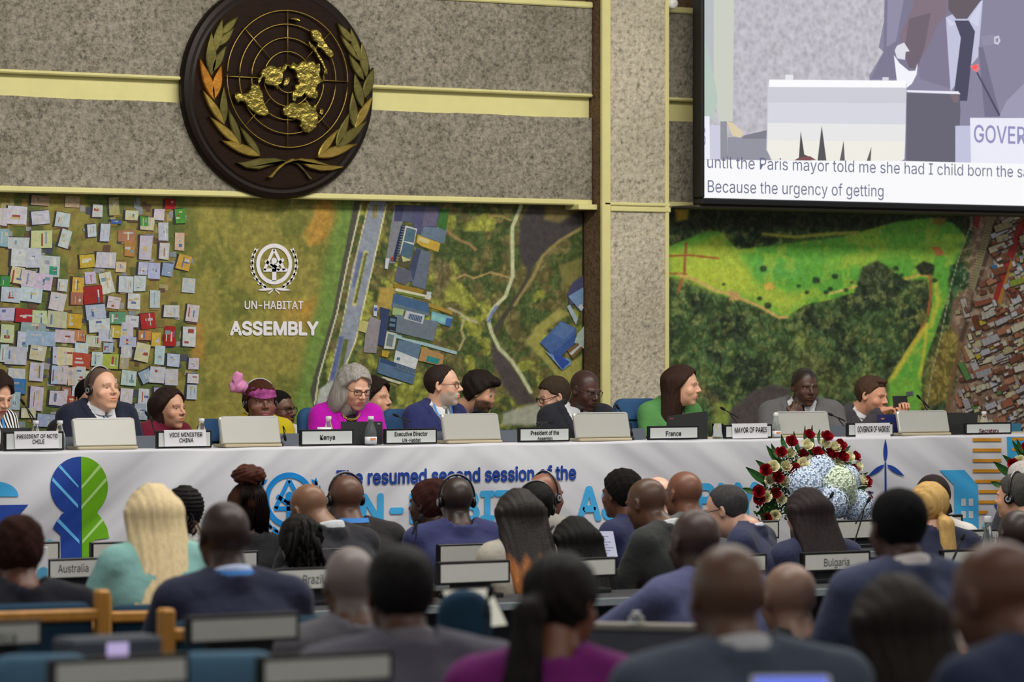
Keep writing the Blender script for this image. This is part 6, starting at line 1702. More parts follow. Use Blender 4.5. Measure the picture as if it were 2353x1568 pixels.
    if tone:   # cropped hair: colour only, on the scalp
        ys, zs = HAIRS[tone[1]]
        low = np.interp(qh[:, 1], ys, zs)
        nz_ = 0.006 * np.sin(qh[:, 0] * 90) * np.sin(qh[:, 1] * 70)
        m2 = ss(-0.008, 0.01, qh[:, 2] - low + nz_)
        if tone[1] == 'bald_top': m2 = m2 * (1 - ss(0.06, 0.085, qh[:, 2]))
        blend(m2, lin(tone[0]), tone[2])
    allV = [Vb]; allQ = [Qb]; allC = [col]; nv = len(Vb)
    # ---- hands and forearms, in the same body mesh
    wrists = {}
    for s in (-1, 1):
        sh, el, wr = arm_pts(o, s)
        hd = (hands or {}).get(s)
        fd = (Vector(wr) - Vector(el)).normalized()
        yv, zv, curl = (tuple(fd + Vector((-s * 0.35, 0, -0.1))), (0, 0, 1), 0.35) if hd is None else hd
        wrists[s] = (el, wr)
        hV, hQ = hand_mesh(s, curl, 0.0026 if (hd is not None and fine) else 0.0055)
        Fm = frame(yv, zv)
        V2 = hV @ Fm.T + A3(*wr) + A3(*(Fm[:, 1] * 0.012))
        allV.append(V2.astype(f32)); allQ.append(hQ + nv); allC.append(np.tile(sk * (1.0), (len(V2), 1)).astype(f32)); nv += len(V2)
        bb = MB().tube([el, Vector(el).lerp(Vector(wr), .5), Vector(wr) + fd * 0.01], [0.04, 0.034, 0.024], 10)
        fv = np.array([tuple(x) for x in bb.v], f32); fq = np.array([f for f in bb.f if len(f) == 4], np.int32)
        allV.append(fv); allQ.append(fq + nv); allC.append(np.tile(sk, (len(fv), 1)).astype(f32)); nv += len(fv)
    body = put('body', np.concatenate(allV), np.concatenate(allQ), M_skin, e, np.concatenate(allC))
    facing = abs(((hy + 180) % 360) - 180) < 115
    if facing and fine:
        for s in (-1, 1):
            b = MB().lathe([(0.0005, 0.0125), (0.0042, 0.0118), (0.0043, 0.0117), (0.008, 0.0095), (0.011, 0.005), (0.0122, 0.0), (0.008, -0.009)], 14)
            b.m = [1 if max(b.v[i][2] for i in f) > 0.0117 else 0 for f in b.f]
            Rm = Matrix.Rotation(math.radians(-90 + (0)), 4, 'X')
            b.v = [tuple(Rm @ Vector(v) + Vector((s * 0.0315, 0.0725, 0.001))) for v in b.v]
            ey = putmb(b, 'eye', [M_eye, M_iris], body)
    # ---- clothing
    hj = 0.0085 if fine else 0.0125
    sw_ = sw
    def cloth_fn(grow, sleeves=True, neck_r=None):
        def fn(p):
            q = shear(p, o)
            dd = torso_sdf(q, o, grow)
            if sleeves:
                for s in (-1, 1):
                    sh, el, wr = arm_pts(o, s)
                    k = cap(p, sh, el, 0.058 + grow, 0.050 + grow); k = smin(k, cap(p, el, wr, 0.049 + grow, 0.036 + grow), 0.02)
                    # cloth folds at the elbow and under the arm
                    k = k + 0.0035 * np.sin(p[:, 2] * 60 + p[:, 1] * 35 + s) * np.exp(-((p - A3(*el)) ** 2).sum(1) / 0.02)
                    dd = smin(dd, k, 0.028)
            dd = dd + 0.0022 * np.sin(q[:, 2] * 34 + q[:, 0] * 18 + 2) * np.sin(q[:, 0] * 22 + q[:, 1] * 16)
            nr = neck_r or (nk + 0.016)
            tp = (q[:, 2] + 0.185 + 0.5 * np.maximum(q[:, 1] + 0.055, -0.03))
            hole = np.sqrt(q[:, 0] ** 2 + ((q[:, 1] + 0.045) * 0.92) ** 2) - nr
            dd = smax(dd, -np.maximum(hole, -(q[:, 2] + (0.235 if facing else 0.205))), 0.006)
            if sleeves:      # standing collar of the garment itself
                tz_ = q[:, 2] + 0.45 * np.maximum(q[:, 1] + 0.02, 0) + (0.0 if shirt is not None else 0.012)
                rg = np.maximum(np.abs(hole - 0.004) - 0.0065, np.abs(tz_ + 0.208) - 0.024)
                dd = smin(dd, rg, 0.012)
            return dd
        return fn
    def vw(z, top_, bot, wd):   # half-width of the front opening at height z
        return wd * np.clip((z - bot) / (top_ - bot), 0, 1.4)
    lo = (-0.42, -0.36 - lean * .6, -0.80); hi = (0.42, 0.42, -0.12)
    pts_ = np.array([q_ for s in (-1, 1) for q_ in arm_pts(o, s)]); mn = pts_.min(0) - 0.09; mx_ = pts_.max(0) + 0.09
    lo = (min(mn[0], -0.3 + min(side * .6, 0) * 1.0 - max(side, 0) * 0), min(mn[1], -0.22 - lean * 0.75), min(mn[2], -0.80)); hi = (max(mx_[0], 0.3 + max(side * .6, 0)), max(mx_[1], 0.18), max(mx_[2], -0.12))
    jf = cloth_fn(0.006)
    vn = vneck if vneck is not None else ((-0.47, 0.10) if shirt is not None and facing else None)
    def jacket_fn(p):
        dd = jf(p)
        if vn is not None:
            q = shear(p, o)
            half = vw(q[:, 2], -0.18, vn[0], vn[1])
            wedge = np.maximum(np.abs(q[:, 0]) - half, -(q[:, 1] + 0.02)); wedge = np.maximum(wedge, vn[0] - q[:, 2])
            if facing and vn[1] > 0.03:
                lap = np.maximum(np.abs(np.abs(q[:, 0]) - half - 0.022) - 0.022, np.maximum(vn[0] - q[:, 2], q[:, 2] + 0.20))
                notch = np.abs(q[:, 2] + 0.285) - 0.006 + 0.35 * (np.abs(q[:, 0]) - half - 0.02)
                dd = np.where((lap < 0) & (q[:, 1] > -0.02) & ~((notch < 0) & (np.abs(q[:, 0]) - half > 0.018)), dd - 0.007, dd)
            dd = smax(dd, -wedge, 0.004)
        return dd
    Vj, Qj = surfnet(jacket_fn, lo, hi, hj)
    jm = cloth(jacket, stripes=stripes) if not isinstance(jacket, bpy.types.Material) else jacket
    jk = put('jacket' if shirt is not None else 'top', Vj, Qj, jm)
    if shirt is not None and (vn is not None):
        shf = cloth_fn(-0.007, sleeves=False, neck_r=nk + 0.004)
        V2, Q2 = surfnet(shf, (-0.24, -0.2, -0.62), (0.24, 0.16, -0.12), 0.011)
        shp_ = shear(V2, o) * 1.0
        V2 = V2.copy()
        put('shirt', V2, Q2, cloth(shirt))
    if collar and shirt is not None:
        # collar band standing round the neck, lower in front
        b = MB(); n_ = 28; vs = []
        gap = 0.30 if (facing or tie) else 0.2
        for i in range(n_ + 1):
            a_ = math.pi / 2 + gap * .5 + (2 * math.pi - gap) * i / n_
            fr_ = (math.sin(a_) + 1) / 2
            for (rr, dz) in ((nk + 0.006, -0.05), (nk + 0.005, -0.004), (nk + 0.008, 0.0), (nk + 0.014, -0.006), (nk + 0.020, -0.034 - 0.012 * fr_)):
                x = rr * math.cos(a_) * 1.0; y = rr * 1.06 * math.sin(a_) - 0.042
                vs.append((x, y - lean * 0.03, (-0.170 if facing else -0.150) + dz - 0.042 * fr_))
        fs = [(5 * i + j, 5 * i + j + 1, 5 * i + j + 6, 5 * i + j + 5) for i in range(n_) for j in range(4)]
        b.add(vs, fs)
        putmb(b, 'shirt_collar' if tie or vn is not None else 'collar', cloth(shirt), e, True, False)
    if tie:
        b = MB(); vs = []
        zs_ = [-0.205, -0.225, -0.24, -0.26, -0.30, -0.36, -0.42, -0.48]
        ws_ = [0.020, 0.020, 0.013, 0.016, 0.021, 0.027, 0.031, 0.034]
        tf = cloth_fn(-0.007, sleeves=False, neck_r=nk + 0.004)
        for z_, w__ in zip(zs_, ws_):
            ys = np.linspace(0.16, -0.06, 60); pp = np.stack([np.zeros(60), ys, np.full(60, z_)], 1).astype(f32)
            dd = tf(pp); ins = np.where(dd < 0)[0]; yy = (ys[ins[0]] if len(ins) else 0.02)
            if z_ > -0.235: yy = max(yy, 0.022 + (z_ + .235) * 0.2)
            vs += [(-w__, yy + 0.004, z_), (0, yy + 0.012, z_), (w__, yy + 0.004, z_), (w__, yy - 0.01, z_), (-w__, yy - 0.01, z_)]
        fs = []
        for i in range(len(zs_) - 1):
            for j in range(5):
                k_ = (j + 1) % 5; fs.append((5 * i + j, 5 * i + 5 + j, 5 * i + 5 + k_, 5 * i + k_))
        b.add(vs, fs + [(0, 1, 2, 3, 4)])
        tm = cloth(tie) if not isinstance(tie, bpy.types.Material) else tie
        putmb(b, 'tie', tm, e, True, False)
    if lanyard:
        b = MB(); jf2 = cloth_fn(0.002, sleeves=False, neck_r=nk + 0.004)
        if facing:
            for s in (-1, 1):
                pts2 = []
                for t in np.linspace(0, 1, 12):
                    x = s * (0.075 * (1 - t) + 0.018 * t); z = -0.185 - 0.24 * t
                    ys = np.linspace(0.2, -0.15, 80); pp = np.stack([np.full(80, x), ys, np.full(80, z)], 1).astype(f32)
                    dd = jf2(pp); ins = np.where(dd < 0)[0]; yy = ys[ins[0]] if len(ins) else -0.04
                    pts2.append(Vector((x, yy + 0.009, z)))
                for i in range(len(pts2) - 1):
                    p0, p1 = pts2[i], pts2[i + 1]; sx_ = Vector((0.008, 0.001 * -s, 0.003 * s))
                    b.add([p0 - sx_, p0 + sx_, p1 + sx_, p1 - sx_, p0 - sx_ - Vector((0, .004, 0)), p0 + sx_ - Vector((0, .004, 0)), p1 + sx_ - Vector((0, .004, 0)), p1 - sx_ - Vector((0, .004, 0))], [(3, 2, 1, 0), (0, 1, 5, 4), (2, 3, 7, 6)])
            putmb(b, 'lanyard', M_lany, e, False, False)
        vs = []; n_ = 24; b = MB()
        for i in range(n_ + 1):
            a_ = math.pi * (1.0 if facing else 0.92) + math.pi * (1.0 if facing else 1.16) * i / n_
            for (rr, dz) in ((nk + 0.028, -0.018), (nk + 0.019, 0.004)):
                vs.append((rr * math.cos(a_), rr * math.sin(a_) - 0.048 - lean * .03, (-0.18 if facing else -0.172) + dz))
        b.add(vs, [(2 * i, 2 * i + 1, 2 * i + 3, 2 * i + 2) for i in range(n_)])
        putmb(b, 'neck_strap', M_lany, e, True, False)
    # ---- legs and shoes resting on the floor
    lg = link('trousers', LEG_ME, None, e); ph = max(seat_z - zfloor, 0.3)
    lg.location = (side * 0.55, -0.05 - lean * 0.6, ph + 0.02); lg.scale = (1, 1, (ph + 0.02) / 0.465)
    # ---- hair
    hm = hair_mat(hair, var=0.18 if style in ('blonde', 'ponylow') else 0.35, strand=style not in ('afro', 'short', 'crop', 'curly', 'updo'))
    hf = None; bb0 = ((-0.12, -0.15, -0.14), (0.12, 0.13, 0.16)); hr = 0.0048 if fine else 0.0062
    fz = lambda q: ell(q, (0, 0.088, -0.020), (0.066, 0.088, 0.110))
    if style == 'short': hf = lambda q: hair_base(q, o, 0.008 + 0.006 * np.clip((q[:, 2] - .02) / .08, 0, 1), 'full', 0.0018)
    elif style == 'crop': hf = lambda q: hair_base(q, o, 0.0045, 'full', 0.001)
    elif style == 'recede': hf = lambda q: hair_base(q, o, 0.007, 'recede', 0.0018)
    elif style == 'bald_top': hf = lambda q: hair_base(q, o, 0.008, 'bald_top', 0.002)
    elif style == 'thick': hf = lambda q: smin(hair_base(q, o, 0.019, 'low', 0.006, 55), ell(q, (0.0, 0.062, 0.085), (0.062, 0.042, 0.028)) + 0.004 * np.sin(q[:, 0] * 90), 0.012)
    elif style == 'quiff': hf = lambda q: smin(hair_base(q, o, 0.010, 'full', 0.003, 80), ell(q, (0.0, 0.045, 0.100), (0.055, 0.042, 0.020)) + 0.003 * np.sin(q[:, 0] * 120 + q[:, 1] * 60), 0.012)
    elif style == 'afro': hf = lambda q: hair_base(q, o, 0.017, 'full', 0.004, 120)
    elif style == 'curly':
        bb0 = ((-0.15, -0.17, -0.2), (0.15, 0.13, 0.17))
        hf = lambda q: smax(smin(hair_base(q, o, 0.024, 'low', 0.008, 60), ell(q, (0, -0.045, -0.06), (0.112, 0.07, 0.11)) + 0.008 * np.sin(q[:, 0] * 70) * np.sin(q[:, 2] * 75) * np.sin(q[:, 1] * 60 + 1), 0.03), -fz(q), 0.01)
    elif style == 'bob':
        bb0 = ((-0.18, -0.18, -0.24), (0.18, 0.14, 0.17))
        hf = lambda q: smax(smin(hair_base(q, o, 0.022, 'full', 0.006, 50), smax(ell(q, (0, -0.035, -0.075), (0.132, 0.088, 0.15)), -(q[:, 2] + 0.185 + 0.01 * np.sin(q[:, 0] * 60)), 0.02) + 0.005 * np.sin(q[:, 0] * 80 + q[:, 2] * 30), 0.04), -fz(q), 0.012) + strands_x(q, 130, 0.0012)
    elif style in ('long', 'longwide', 'blonde'):
        Lz = {'long': -0.36, 'longwide': -0.42, 'blonde': -0.47}[style]; wd_ = {'long': 0.098, 'longwide': 0.125, 'blonde': 0.112}[style]
        bb0 = ((-0.2, -0.42, Lz - 0.04), (0.2, 0.14, 0.17))
        def hf(q):
            z = q[:, 2]
            t_ = np.clip((0.0 - z) / 0.4, 0, 1)
            wdz = wd_ * (1 + (0.26 * t_ if style == 'blonde' else 0.12 * np.sin(t_ * 3) - 0.16 * t_))
            yc = -0.045 - (0.035 * t_ if facing else (0.115 + 0.75 * lean) * t_)
            slab = (np.sqrt((q[:, 0] / wdz) ** 2 + ((q[:, 1] - yc) / (0.078 - 0.03 * t_)) ** 2) - 1) * 0.06
            topf = np.sqrt(np.clip(1 - (np.maximum(z + 0.005, 0) / 0.105) ** 2, 0.01, 1)); wdz = wdz * topf
            edge = 0.022 * np.sin(q[:, 0] * 75) + 0.012 * np.sin(q[:, 0] * 190)
            slab = smax(slab, (Lz - z) + edge * 0.8, 0.01); slab = smax(slab, z - 0.055, 0.04)
            dd = smin(hair_base(q, o, 0.015, 'full', 0.0, 50), slab, 0.05)
            return smax(dd, -fz(q), 0.012) + 0.0011 * np.sin(q[:, 0] * 230 + 3 * np.sin(q[:, 2] * 11)) + 0.0012 * np.sin(q[:, 0] * 120 + 1)
    elif style == 'bun':
        bb0 = ((-0.13, -0.19, -0.14), (0.13, 0.13, 0.24))
        hf = lambda q: smin(hair_base(q, o, 0.010, 'low', 0.0018, 150), ell(q, (0, -0.05, 0.165), (0.082, 0.07, 0.052)) + 0.006 * np.sin(q[:, 0] * 95 + 6 * np.sin(q[:, 2] * 50)) * np.sin(q[:, 2] * 130 + q[:, 1] * 60), 0.012)
    elif style == 'updo': hf = lambda q: smin(hair_base(q, o, 0.013, 'low', 0.005, 90), ell(q, (0, -0.055, 0.075), (0.066, 0.062, 0.055)) + 0.006 * np.sin(q[:, 0] * 90) * np.sin(q[:, 2] * 95), 0.02)
    elif style == 'lowbun': hf = lambda q: smin(hair_base(q, o, 0.014, 'low', 0.002, 120), ell(q, (0.015, -0.13, -0.045), (0.045, 0.04, 0.04)) + 0.006 * np.sin(q[:, 0] * 130) * np.sin(q[:, 2] * 120), 0.012); bb0 = ((-0.13, -0.2, -0.14), (0.13, 0.13, 0.16))
    elif style in ('ponytail', 'ponylow'):
        bb0 = ((-0.13, -0.27, -0.50), (0.13, 0.13, 0.16))
        k0 = (0, -0.125, 0.0) if style == 'ponytail' else (0, -0.12, -0.05)
        def hf(q):
            dd = hair_base(q, o, 0.013, 'low', 0.0, 120)
            dd = smin(dd, cap(q, k0, (0, k0[1] - .03, k0[2] - 0.03), 0.022, 0.036), 0.012)
            dd = smin(dd, cap(q, (0, k0[1] - .03, k0[2] - 0.03), (0, k0[1] - .045, k0[2] - 0.2), 0.038, 0.046), 0.02)
            dd = smin(dd, cap(q, (0, k0[1] - .045, k0[2] - 0.2), (0.0, k0[1] - .03, k0[2] - 0.36), 0.044, 0.012), 0.02)
            return dd + strands_x(q, 170, 0.0018)
    elif style == 'dreads': hf = lambda q: hair_base(q, o, 0.016, 'low', 0.004, 90)
    elif style == 'cornrows': hf = lambda q: hair_base(q, o, 0.009, 'low', 0.0, 120) + 0.0035 * np.sin((q[:, 2] - q[:, 1] * .2) * 330)
    hobj = None
    if hf is not None:
        V3, Q3 = surfnet(hf, bb0[0], bb0[1], hr)
        V3 = from_head(V3, o)
        hcol = None
        if tips:
            tz = np.clip((tips[1] - to_head(V3, o)[:, 2]) / 0.06 + 0.35 * np.sin(V3[:, 0] * 90), 0, 1)[:, None]
            hcol = A3(*lin(hair)) * (1 - tz) + A3(*lin(tips[0])) * tz
            hm = mat('hair_tipped', hair, 0.5, 0.35, noise=0.35, nscale=9.0, stretch=(9, 9, 0.9), bump=0.5, bscale=26, attr=True)
        hobj = put(hname, V3, Q3, hm, e, hcol)
    if style == 'dreads' or style == 'cornrows':
        r_ = random.Random(int(px)); nn_ = 78 if style == 'dreads' else 16
        for i in range(nn_):
            an = r_.uniform(0.75, 2.4) + math.pi if style == 'dreads' else r_.uniform(3.3, 4.4)
            x0_ = 0.085 * math.cos(an) * r_.uniform(.3, 1); y0_ = 0.1 * math.sin(an) * r_.uniform(.5, 1); z0_ = r_.uniform(-0.02, 0.11) if style == 'dreads' else r_.uniform(-.06, .03)
            L_ = r_.uniform(0.10, 0.24) if style == 'dreads' else r_.uniform(.07, .13)
            pts2 = [(x0_ * .9, y0_ * .9, z0_), (x0_ * 1.4, y0_ * 1.25 - 0.02, z0_ - 0.02), (x0_ * 1.6 + r_.uniform(-.02, .02), y0_ * 1.25 - 0.03, z0_ - L_ * .6), (x0_ * 1.6 + r_.uniform(-.03, .03), y0_ * 1.15 - 0.02, z0_ - L_)]
            b = MB().tube(pts2, [0.010, 0.012, 0.010, 0.006] if style == 'dreads' else [0.006] * 4, 7)
            putmb(b, 'dreadlock' if style == 'dreads' else 'braid', hair_mat((120, 70, 34)) if i == 7 and style == 'dreads' else hm, hobj)
    if style == 'bun':
        r_ = random.Random(3)
        for i in range(26):
            x0_ = -0.06 + 0.12 * (i % 13) / 12.0; yy = -0.105 - 0.01 * (i // 13)
            b = MB().tube([(x0_ * .6, -0.085, 0.13), (x0_, yy, 0.08), (x0_ * 1.2, yy - 0.012, 0.0), (x0_ * 1.2 + r_.uniform(-.006, .006), yy + 0.02, -0.09 - r_.uniform(0, .05))], 0.0062, 6)
            putmb(b, 'braid', hair_mat((30, 20, 18)), hobj)
    # ---- headset, glasses
    if headset:
        r0 = 0.008 + (0.010 if style in ('short', 'afro', 'thick') else 0.002)
        arc_ = []
        for i in range(19):
            a_ = math.radians(-8 + 196 * i / 18)
            arc_.append(((0.079 * w + r0) * math.cos(a_), -0.012, 0.018 + (0.098 + r0 * 1.0) * max(math.sin(a_), -0.2)))
        hsx = putmb(MB().tube(arc_, 0.0055, 8), 'headset', M_hset)
        putmb(MB().tube([(x * 1.02, y + 0.003, z + 0.003) for x, y, z in arc_[5:14]], 0.0042, 6), 'headband_strip', M_hsets, hsx)
        for s in (-1, 1):
            Mx = Matrix.Rotation(math.pi / 2 * s, 4, 'Y')
            b = MB().lathe([(0.010, -0.004), (0.026, -0.002), (0.029, 0.004), (0.029, 0.010), (0.023, 0.016), (0.010, 0.018)], 18, c=(s * (0.078 * w), -0.006, -0.008), M=Mx)
            putmb(b, 'ear_cup', M_hset, hsx)
            b = MB().lathe([(0.012, 0.018), (0.016, 0.0195), (0.016, 0.0175)], 14, c=(s * (0.078 * w), -0.006, -0.008), M=Mx)
            putmb(b, 'cup_ring', M_hsets, hsx)
    if glasses:
        gm = M_blk if glasses is True else mat('glasses_%d' % glasses[0], glasses, 0.4, 0.4)
        gl = None
        for s in (-1, 1):
            pts2 = [(s * 0.033 + 0.0245 * math.copysign(abs(math.cos(t)) ** .75, math.cos(t)), 0.101 - 0.16 * abs(s * 0.033 + 0.0245 * math.cos(t)) , 0.0005 + 0.0165 * math.copysign(abs(math.sin(t)) ** .75, math.sin(t))) for t in np.linspace(0, 2 * math.pi, 25)]
            b = MB().tube(pts2, 0.0022, 6, cap=False)
            if gl is None: gl = putmb(b, 'glasses', gm)
            else: putmb(b, 'lens_rim', gm, gl)
            putmb(MB().tube([(s * 0.058, 0.090, 0.006), (s * 0.074, 0.078, 0.006), (s * 0.080 * w, 0.0, 0.010), (s * 0.078 * w, -0.018, 0.0)], 0.0021, 6), 'temple', gm, gl)
        putmb(MB().tube([(-0.009, 0.099, 0.005), (0, 0.101, 0.008), (0.009, 0.099, 0.005)], 0.0022, 6), 'bridge', gm, gl)
    if extra: extra(e, o, put, putmb)
    e['_info'] = 0
    del e['_info']
    return e, o, offz
# ================================================================== THE PEOPLE ON THE PODIUM
Y1, Y2 = YT + 1.05, YT + 1.72
CAU, CAU2, BRN, DRK, DRK2 = (212, 166, 142), (206, 158, 130), (112, 76, 58), (74, 50, 42), (88, 60, 46)
def pod(px, py, Y, *a, **k):
    k.setdefault('fine', True); k['drop'] = k.get('drop', 0.062) + 0.028; k.setdefault('lean', 0.0); k['sw'] = k.get('sw', 0.2) - 0.022; k.setdefault('fwd', 0.0); k.setdefault('zfloor', 0.57)
    return person(px, py, DY(px, Y), *a, **k)
def tube_local(pts, r, name, m, e, putmb, head=True, parent=None):
    return putmb(MB().tube(pts, r, 8), name, m, parent or e, True, head)
pod(-2, 860, Y1, 45, 'person with dark curly hair and striped blouse, cut by the frame edge, eyes lowered', skin=CAU, hair=(58, 42, 38), style='curly', jacket=(40, 40, 44), shirt=None, sw=0.17, w=0.94, pitch=22, lanyard=True, stripes=13.0, lips=(150, 50, 70))
M_tie1 = cloth((60, 70, 120)); 
mt = bpy.data.materials.new('tie_striped'); nt_, b_ = nodes(mt); tc_ = N(nt_, 'ShaderNodeTexCoord'); mp_ = N(nt_, 'ShaderNodeMapping'); mp_.inputs['Rotation'].default_value = (0, 0.7, 0); wv_ = N(nt_, 'ShaderNodeTexWave', Scale=22.0); wv_.bands_direction = 'Z'
nt_.links.new(tc_.outputs['Object'], mp_.inputs[0]); nt_.links.new(mp_.outputs[0], wv_.inputs['Vector']); r__ = ramp(nt_, [(0.35, L4((34, 42, 96))), (0.6, L4((150, 160, 200)))], wv_.outputs['Fac']); nt_.links.new(r__.outputs[0], b_.inputs['Base Color'])
pod(228, 846, Y1, 40, 'person in navy suit, striped tie and black headphones looking off to the side', skin=CAU, hair=(44, 38, 38), style='none', tone=((52, 44, 44), 'recede', .88), jacket=(28, 32, 52), tie=mt, headset=True, sw=0.215, bulk=0.02, fat=0.012, w=1.04, drop=0.085, head_yaw=46, pitch=-4, brow=True)
pod(207, 873, Y2, 30, 'person mostly hidden behind the navy suited man with headphones', skin=CAU2, hair=(24, 20, 20), jacket=(30, 32, 36), fine=False)
pod(386, 893, Y2, 48, 'person with long dark hair and maroon top seated behind the nameplates', skin=CAU2, hair=(56, 40, 36), style='long', jacket=(104, 22, 46), shirt=None, sw=0.165, w=0.93, head_yaw=52, drop=0.085)
def wrap_extra(e, o, put, putmb):
    def band(q):
        d = skull(q, o['w']) - 0.016
        d = smax(d, np.abs(q[:, 2] - 0.070 - 0.18 * (-q[:, 1])) - 0.030, 0.008)
        return d + 0.002 * np.sin(q[:, 2] * 190 + q[:, 0] * 20)
    V, Q = surfnet(band, (-0.12, -0.14, -0.05), (0.12, 0.13, 0.15), 0.0045)
    m = mat('wrap_pink', (140, 62, 120), 0.8, 0.2, noise=0.45, nscale=34, bump=0.4, bscale=60)
    w_ = put('headwrap', from_head(V, o), Q, m)
    def knot(q):
        d = ell(q, (0.095, -0.03, 0.085), (0.045, 0.04, 0.036))
        d = smin(d, ell(q, (0.125, -0.02, 0.135), (0.034, 0.012, 0.042)), 0.01)
        d = smin(d, ell(q, (0.145, -0.035, 0.09), (0.028, 0.016, 0.036)), 0.01)
        return d + 0.003 * np.sin(q[:, 0] * 150 + q[:, 2] * 90)
    V, Q = surfnet(knot, (0.03, -0.1, 0.02), (0.2, 0.04, 0.2), 0.0045)
    put('wrap_knot', from_head(V, o), Q, mat('wrap_pale', (196, 128, 172), 0.8, 0.2, noise=0.3, nscale=20), w_)
pod(596, 878, Y1, 14, 'person smiling in a pink headwrap, headphones and mustard yellow dress', skin=(110, 72, 60), hair=(84, 46, 34), style='afro', jacket=(176, 158, 24), shirt=None, headset=True, extra=wrap_extra, sw=0.168, bulk=0.0, fat=0.012, w=1.03, head_yaw=22, lanyard=False, lips=(140, 70, 80), collar=False, drop=0.075, lean=0.05)
pod(636, 897, Y2 - 0.1, 20, 'person in white with glasses, mostly hidden behind the headwrap wearer', skin=(98, 62, 46), hair=(26, 20, 18), style='crop', jacket=(206, 208, 206), shirt=None, glasses=True, head_yaw=60, fine=False, side=0.0, sw=0.23, collar=False, lean=0.0)
def necklace(e, o, put, putmb):
    nkl = None
    for i in range(2):
        pts = [(0.052 * math.cos(t) * (1 + .06 * i), 0.048 + 0.028 * math.sin(t) * 0 + 0.012 * math.sin(t), -0.235 - 0.045 * math.sin(t) - 0.007 * i) for t in np.linspace(0.05, math.pi - 0.05, 12)]
        ob = putmb(MB().tube(pts, 0.0035, 6, cap=False), 'necklace' if nkl is None else 'chain', M_gold, e if nkl is None else nkl, True, False)
        nkl = nkl or ob
    putmb(MB().bbox((0.10 - .2, 0.072, -0.315), (0.118 - .2, 0.08, -0.29), 0.002), 'brooch', mat('brooch_red', (190, 70, 80), 0.4), e, False, False)
pod(820, 845, Y1, 18, 'person with grey shoulder-length hair, dark glasses and magenta jacket looking down', skin=CAU, hair=(158, 154, 150), style='bob', jacket=(180, 14, 170), shirt=(36, 28, 40), glasses=(60, 24, 26), sw=0.178, w=0.95, pitch=20, head_yaw=36, extra=necklace, vneck=(-0.45, 0.05), collar=False, lips=(176, 84, 90), drop=0.05)
pod(856, 872, Y2, 60, 'person hidden behind the grey haired woman, only dark hair showing', skin=CAU2, hair=(52, 40, 36), style='curly', jacket=(40, 40, 50), fine=False, shirt=None, sw=0.15)
pod(1013, 840, Y1, 48, 'person in bright navy suit with glasses and greying beard, in profile', skin=CAU, hair=(56, 42, 38), style='recede', jacket=(38, 44, 92), tie=(150, 150, 142), glasses=(50, 54, 60), lanyard=True, beard=((176, 170, 164), .75, 'full'), head_yaw=74, sw=0.205, pitch=0, drop=0.055)
pod(1112, 857, Y2, 62, 'person with thick dark hair and beard leaning in behind the navy suited man', skin=CAU2, hair=(44, 36, 33), style='thick', jacket=(32, 32, 40), shirt=(150, 170, 205), beard=((40, 32, 30), .8, 'full'), head_yaw=76, pitch=18, sw=0.19, vneck=(-0.42, 0.08), fwd=0.05)
pod(1267, 869, Y2, 318, 'young person with glasses and short brown hair turned toward the bearded man', skin=CAU, hair=(82, 68, 56), style='short', jacket=(36, 38, 78), glasses=True, head_yaw=292, pitch=14, sw=0.18, fwd=0.05, lanyard=True)
pod(1350, 852, Y1, 20, 'person with shaved head and thin glasses in black suit, reading', skin=(76, 50, 44), hair=(22, 20, 20), style='none', tone=((26, 20, 20), 'full', .45), jacket=(36, 38, 46), tie=(52, 46, 50), glasses=(70, 70, 70), head_yaw=42, pitch=16, sw=0.205, w=1.0)
pod(1566, 842, Y1, 28, 'person with long brown hair and green jacket turned in profile', skin=CAU, hair=(66, 44, 38), style='long', jacket=(84, 140, 80), shirt=(206, 172, 152), lanyard=True, head_yaw=72, pitch=4, sw=0.175, w=0.94, vneck=(-0.45, 0.07), collar=False, lips=(190, 110, 104), fwd=0.05)
HND = {}
def pin_watch(e, o, put, putmb):
    putmb(MB().lathe([(0.002, 0.0), (0.011, 0.0), (0.011, 0.003), (0.006, 0.004)], 14, c=(-0.115, 0.072, -0.33), M=Matrix.Rotation(-math.pi / 2, 4, 'X')), 'lapel_pin', mat('pin_pale', (206, 206, 200), 0.4), e, True, False)
    putmb(MB().tube([(0.10 + .033 * math.cos(t), 0.162 + .033 * math.sin(t), -0.345) for t in np.linspace(0, 2 * math.pi, 20)], 0.008, 6, cap=False), 'wristwatch', mat('watch_cream', (206, 200, 180), 0.4), e, True, False)
e_, o_, z_ = pod(1850, 845, Y1, 2, 'person in mid grey suit resting a fist against the chin', skin=(80, 55, 46), hair=(20, 18, 18), style='none', tone=((24, 22, 22), 'full', .85), jacket=(96, 96, 98), tie=(24, 24, 28), head_yaw=20, pitch=8, sw=0.225, bulk=0.02, drop=0.07,
    armR=((0.23, 0.13, -0.50), (0.085, 0.165, -0.315)), armL=((-0.25, 0.06, -0.52), (-0.10, 0.24, -0.56)), hands={1: ((-0.42, -0.12, 0.9), (-0.2, 1.0, 0.1), 1.25)}, extra=pin_watch)
e12, o12, z12 = pod(2006, 866, Y1, 45, 'person with brown hair and dark grey suit tapping on a black phone', skin=(214, 158, 132), hair=(92, 68, 54), style='quiff', jacket=(66, 64, 70), tie=(34, 42, 76), head_yaw=56, pitch=11, sw=0.215, drop=0.072, lean=0.08, beard=((150, 104, 80), .35, 'full'),
    armR=((0.22, 0.08, -0.42), (0.085, 0.19, -0.215)), armL=((-0.20, 0.15, -0.42), (-0.07, 0.25, -0.205)), hands={1: ((-0.25, 0.75, 0.28), (0.25, -0.45, 0.85), 0.7), -1: ((0.45, 0.45, 0.32), (-0.3, -0.45, 0.85), 0.8)}, fwd=0.03)
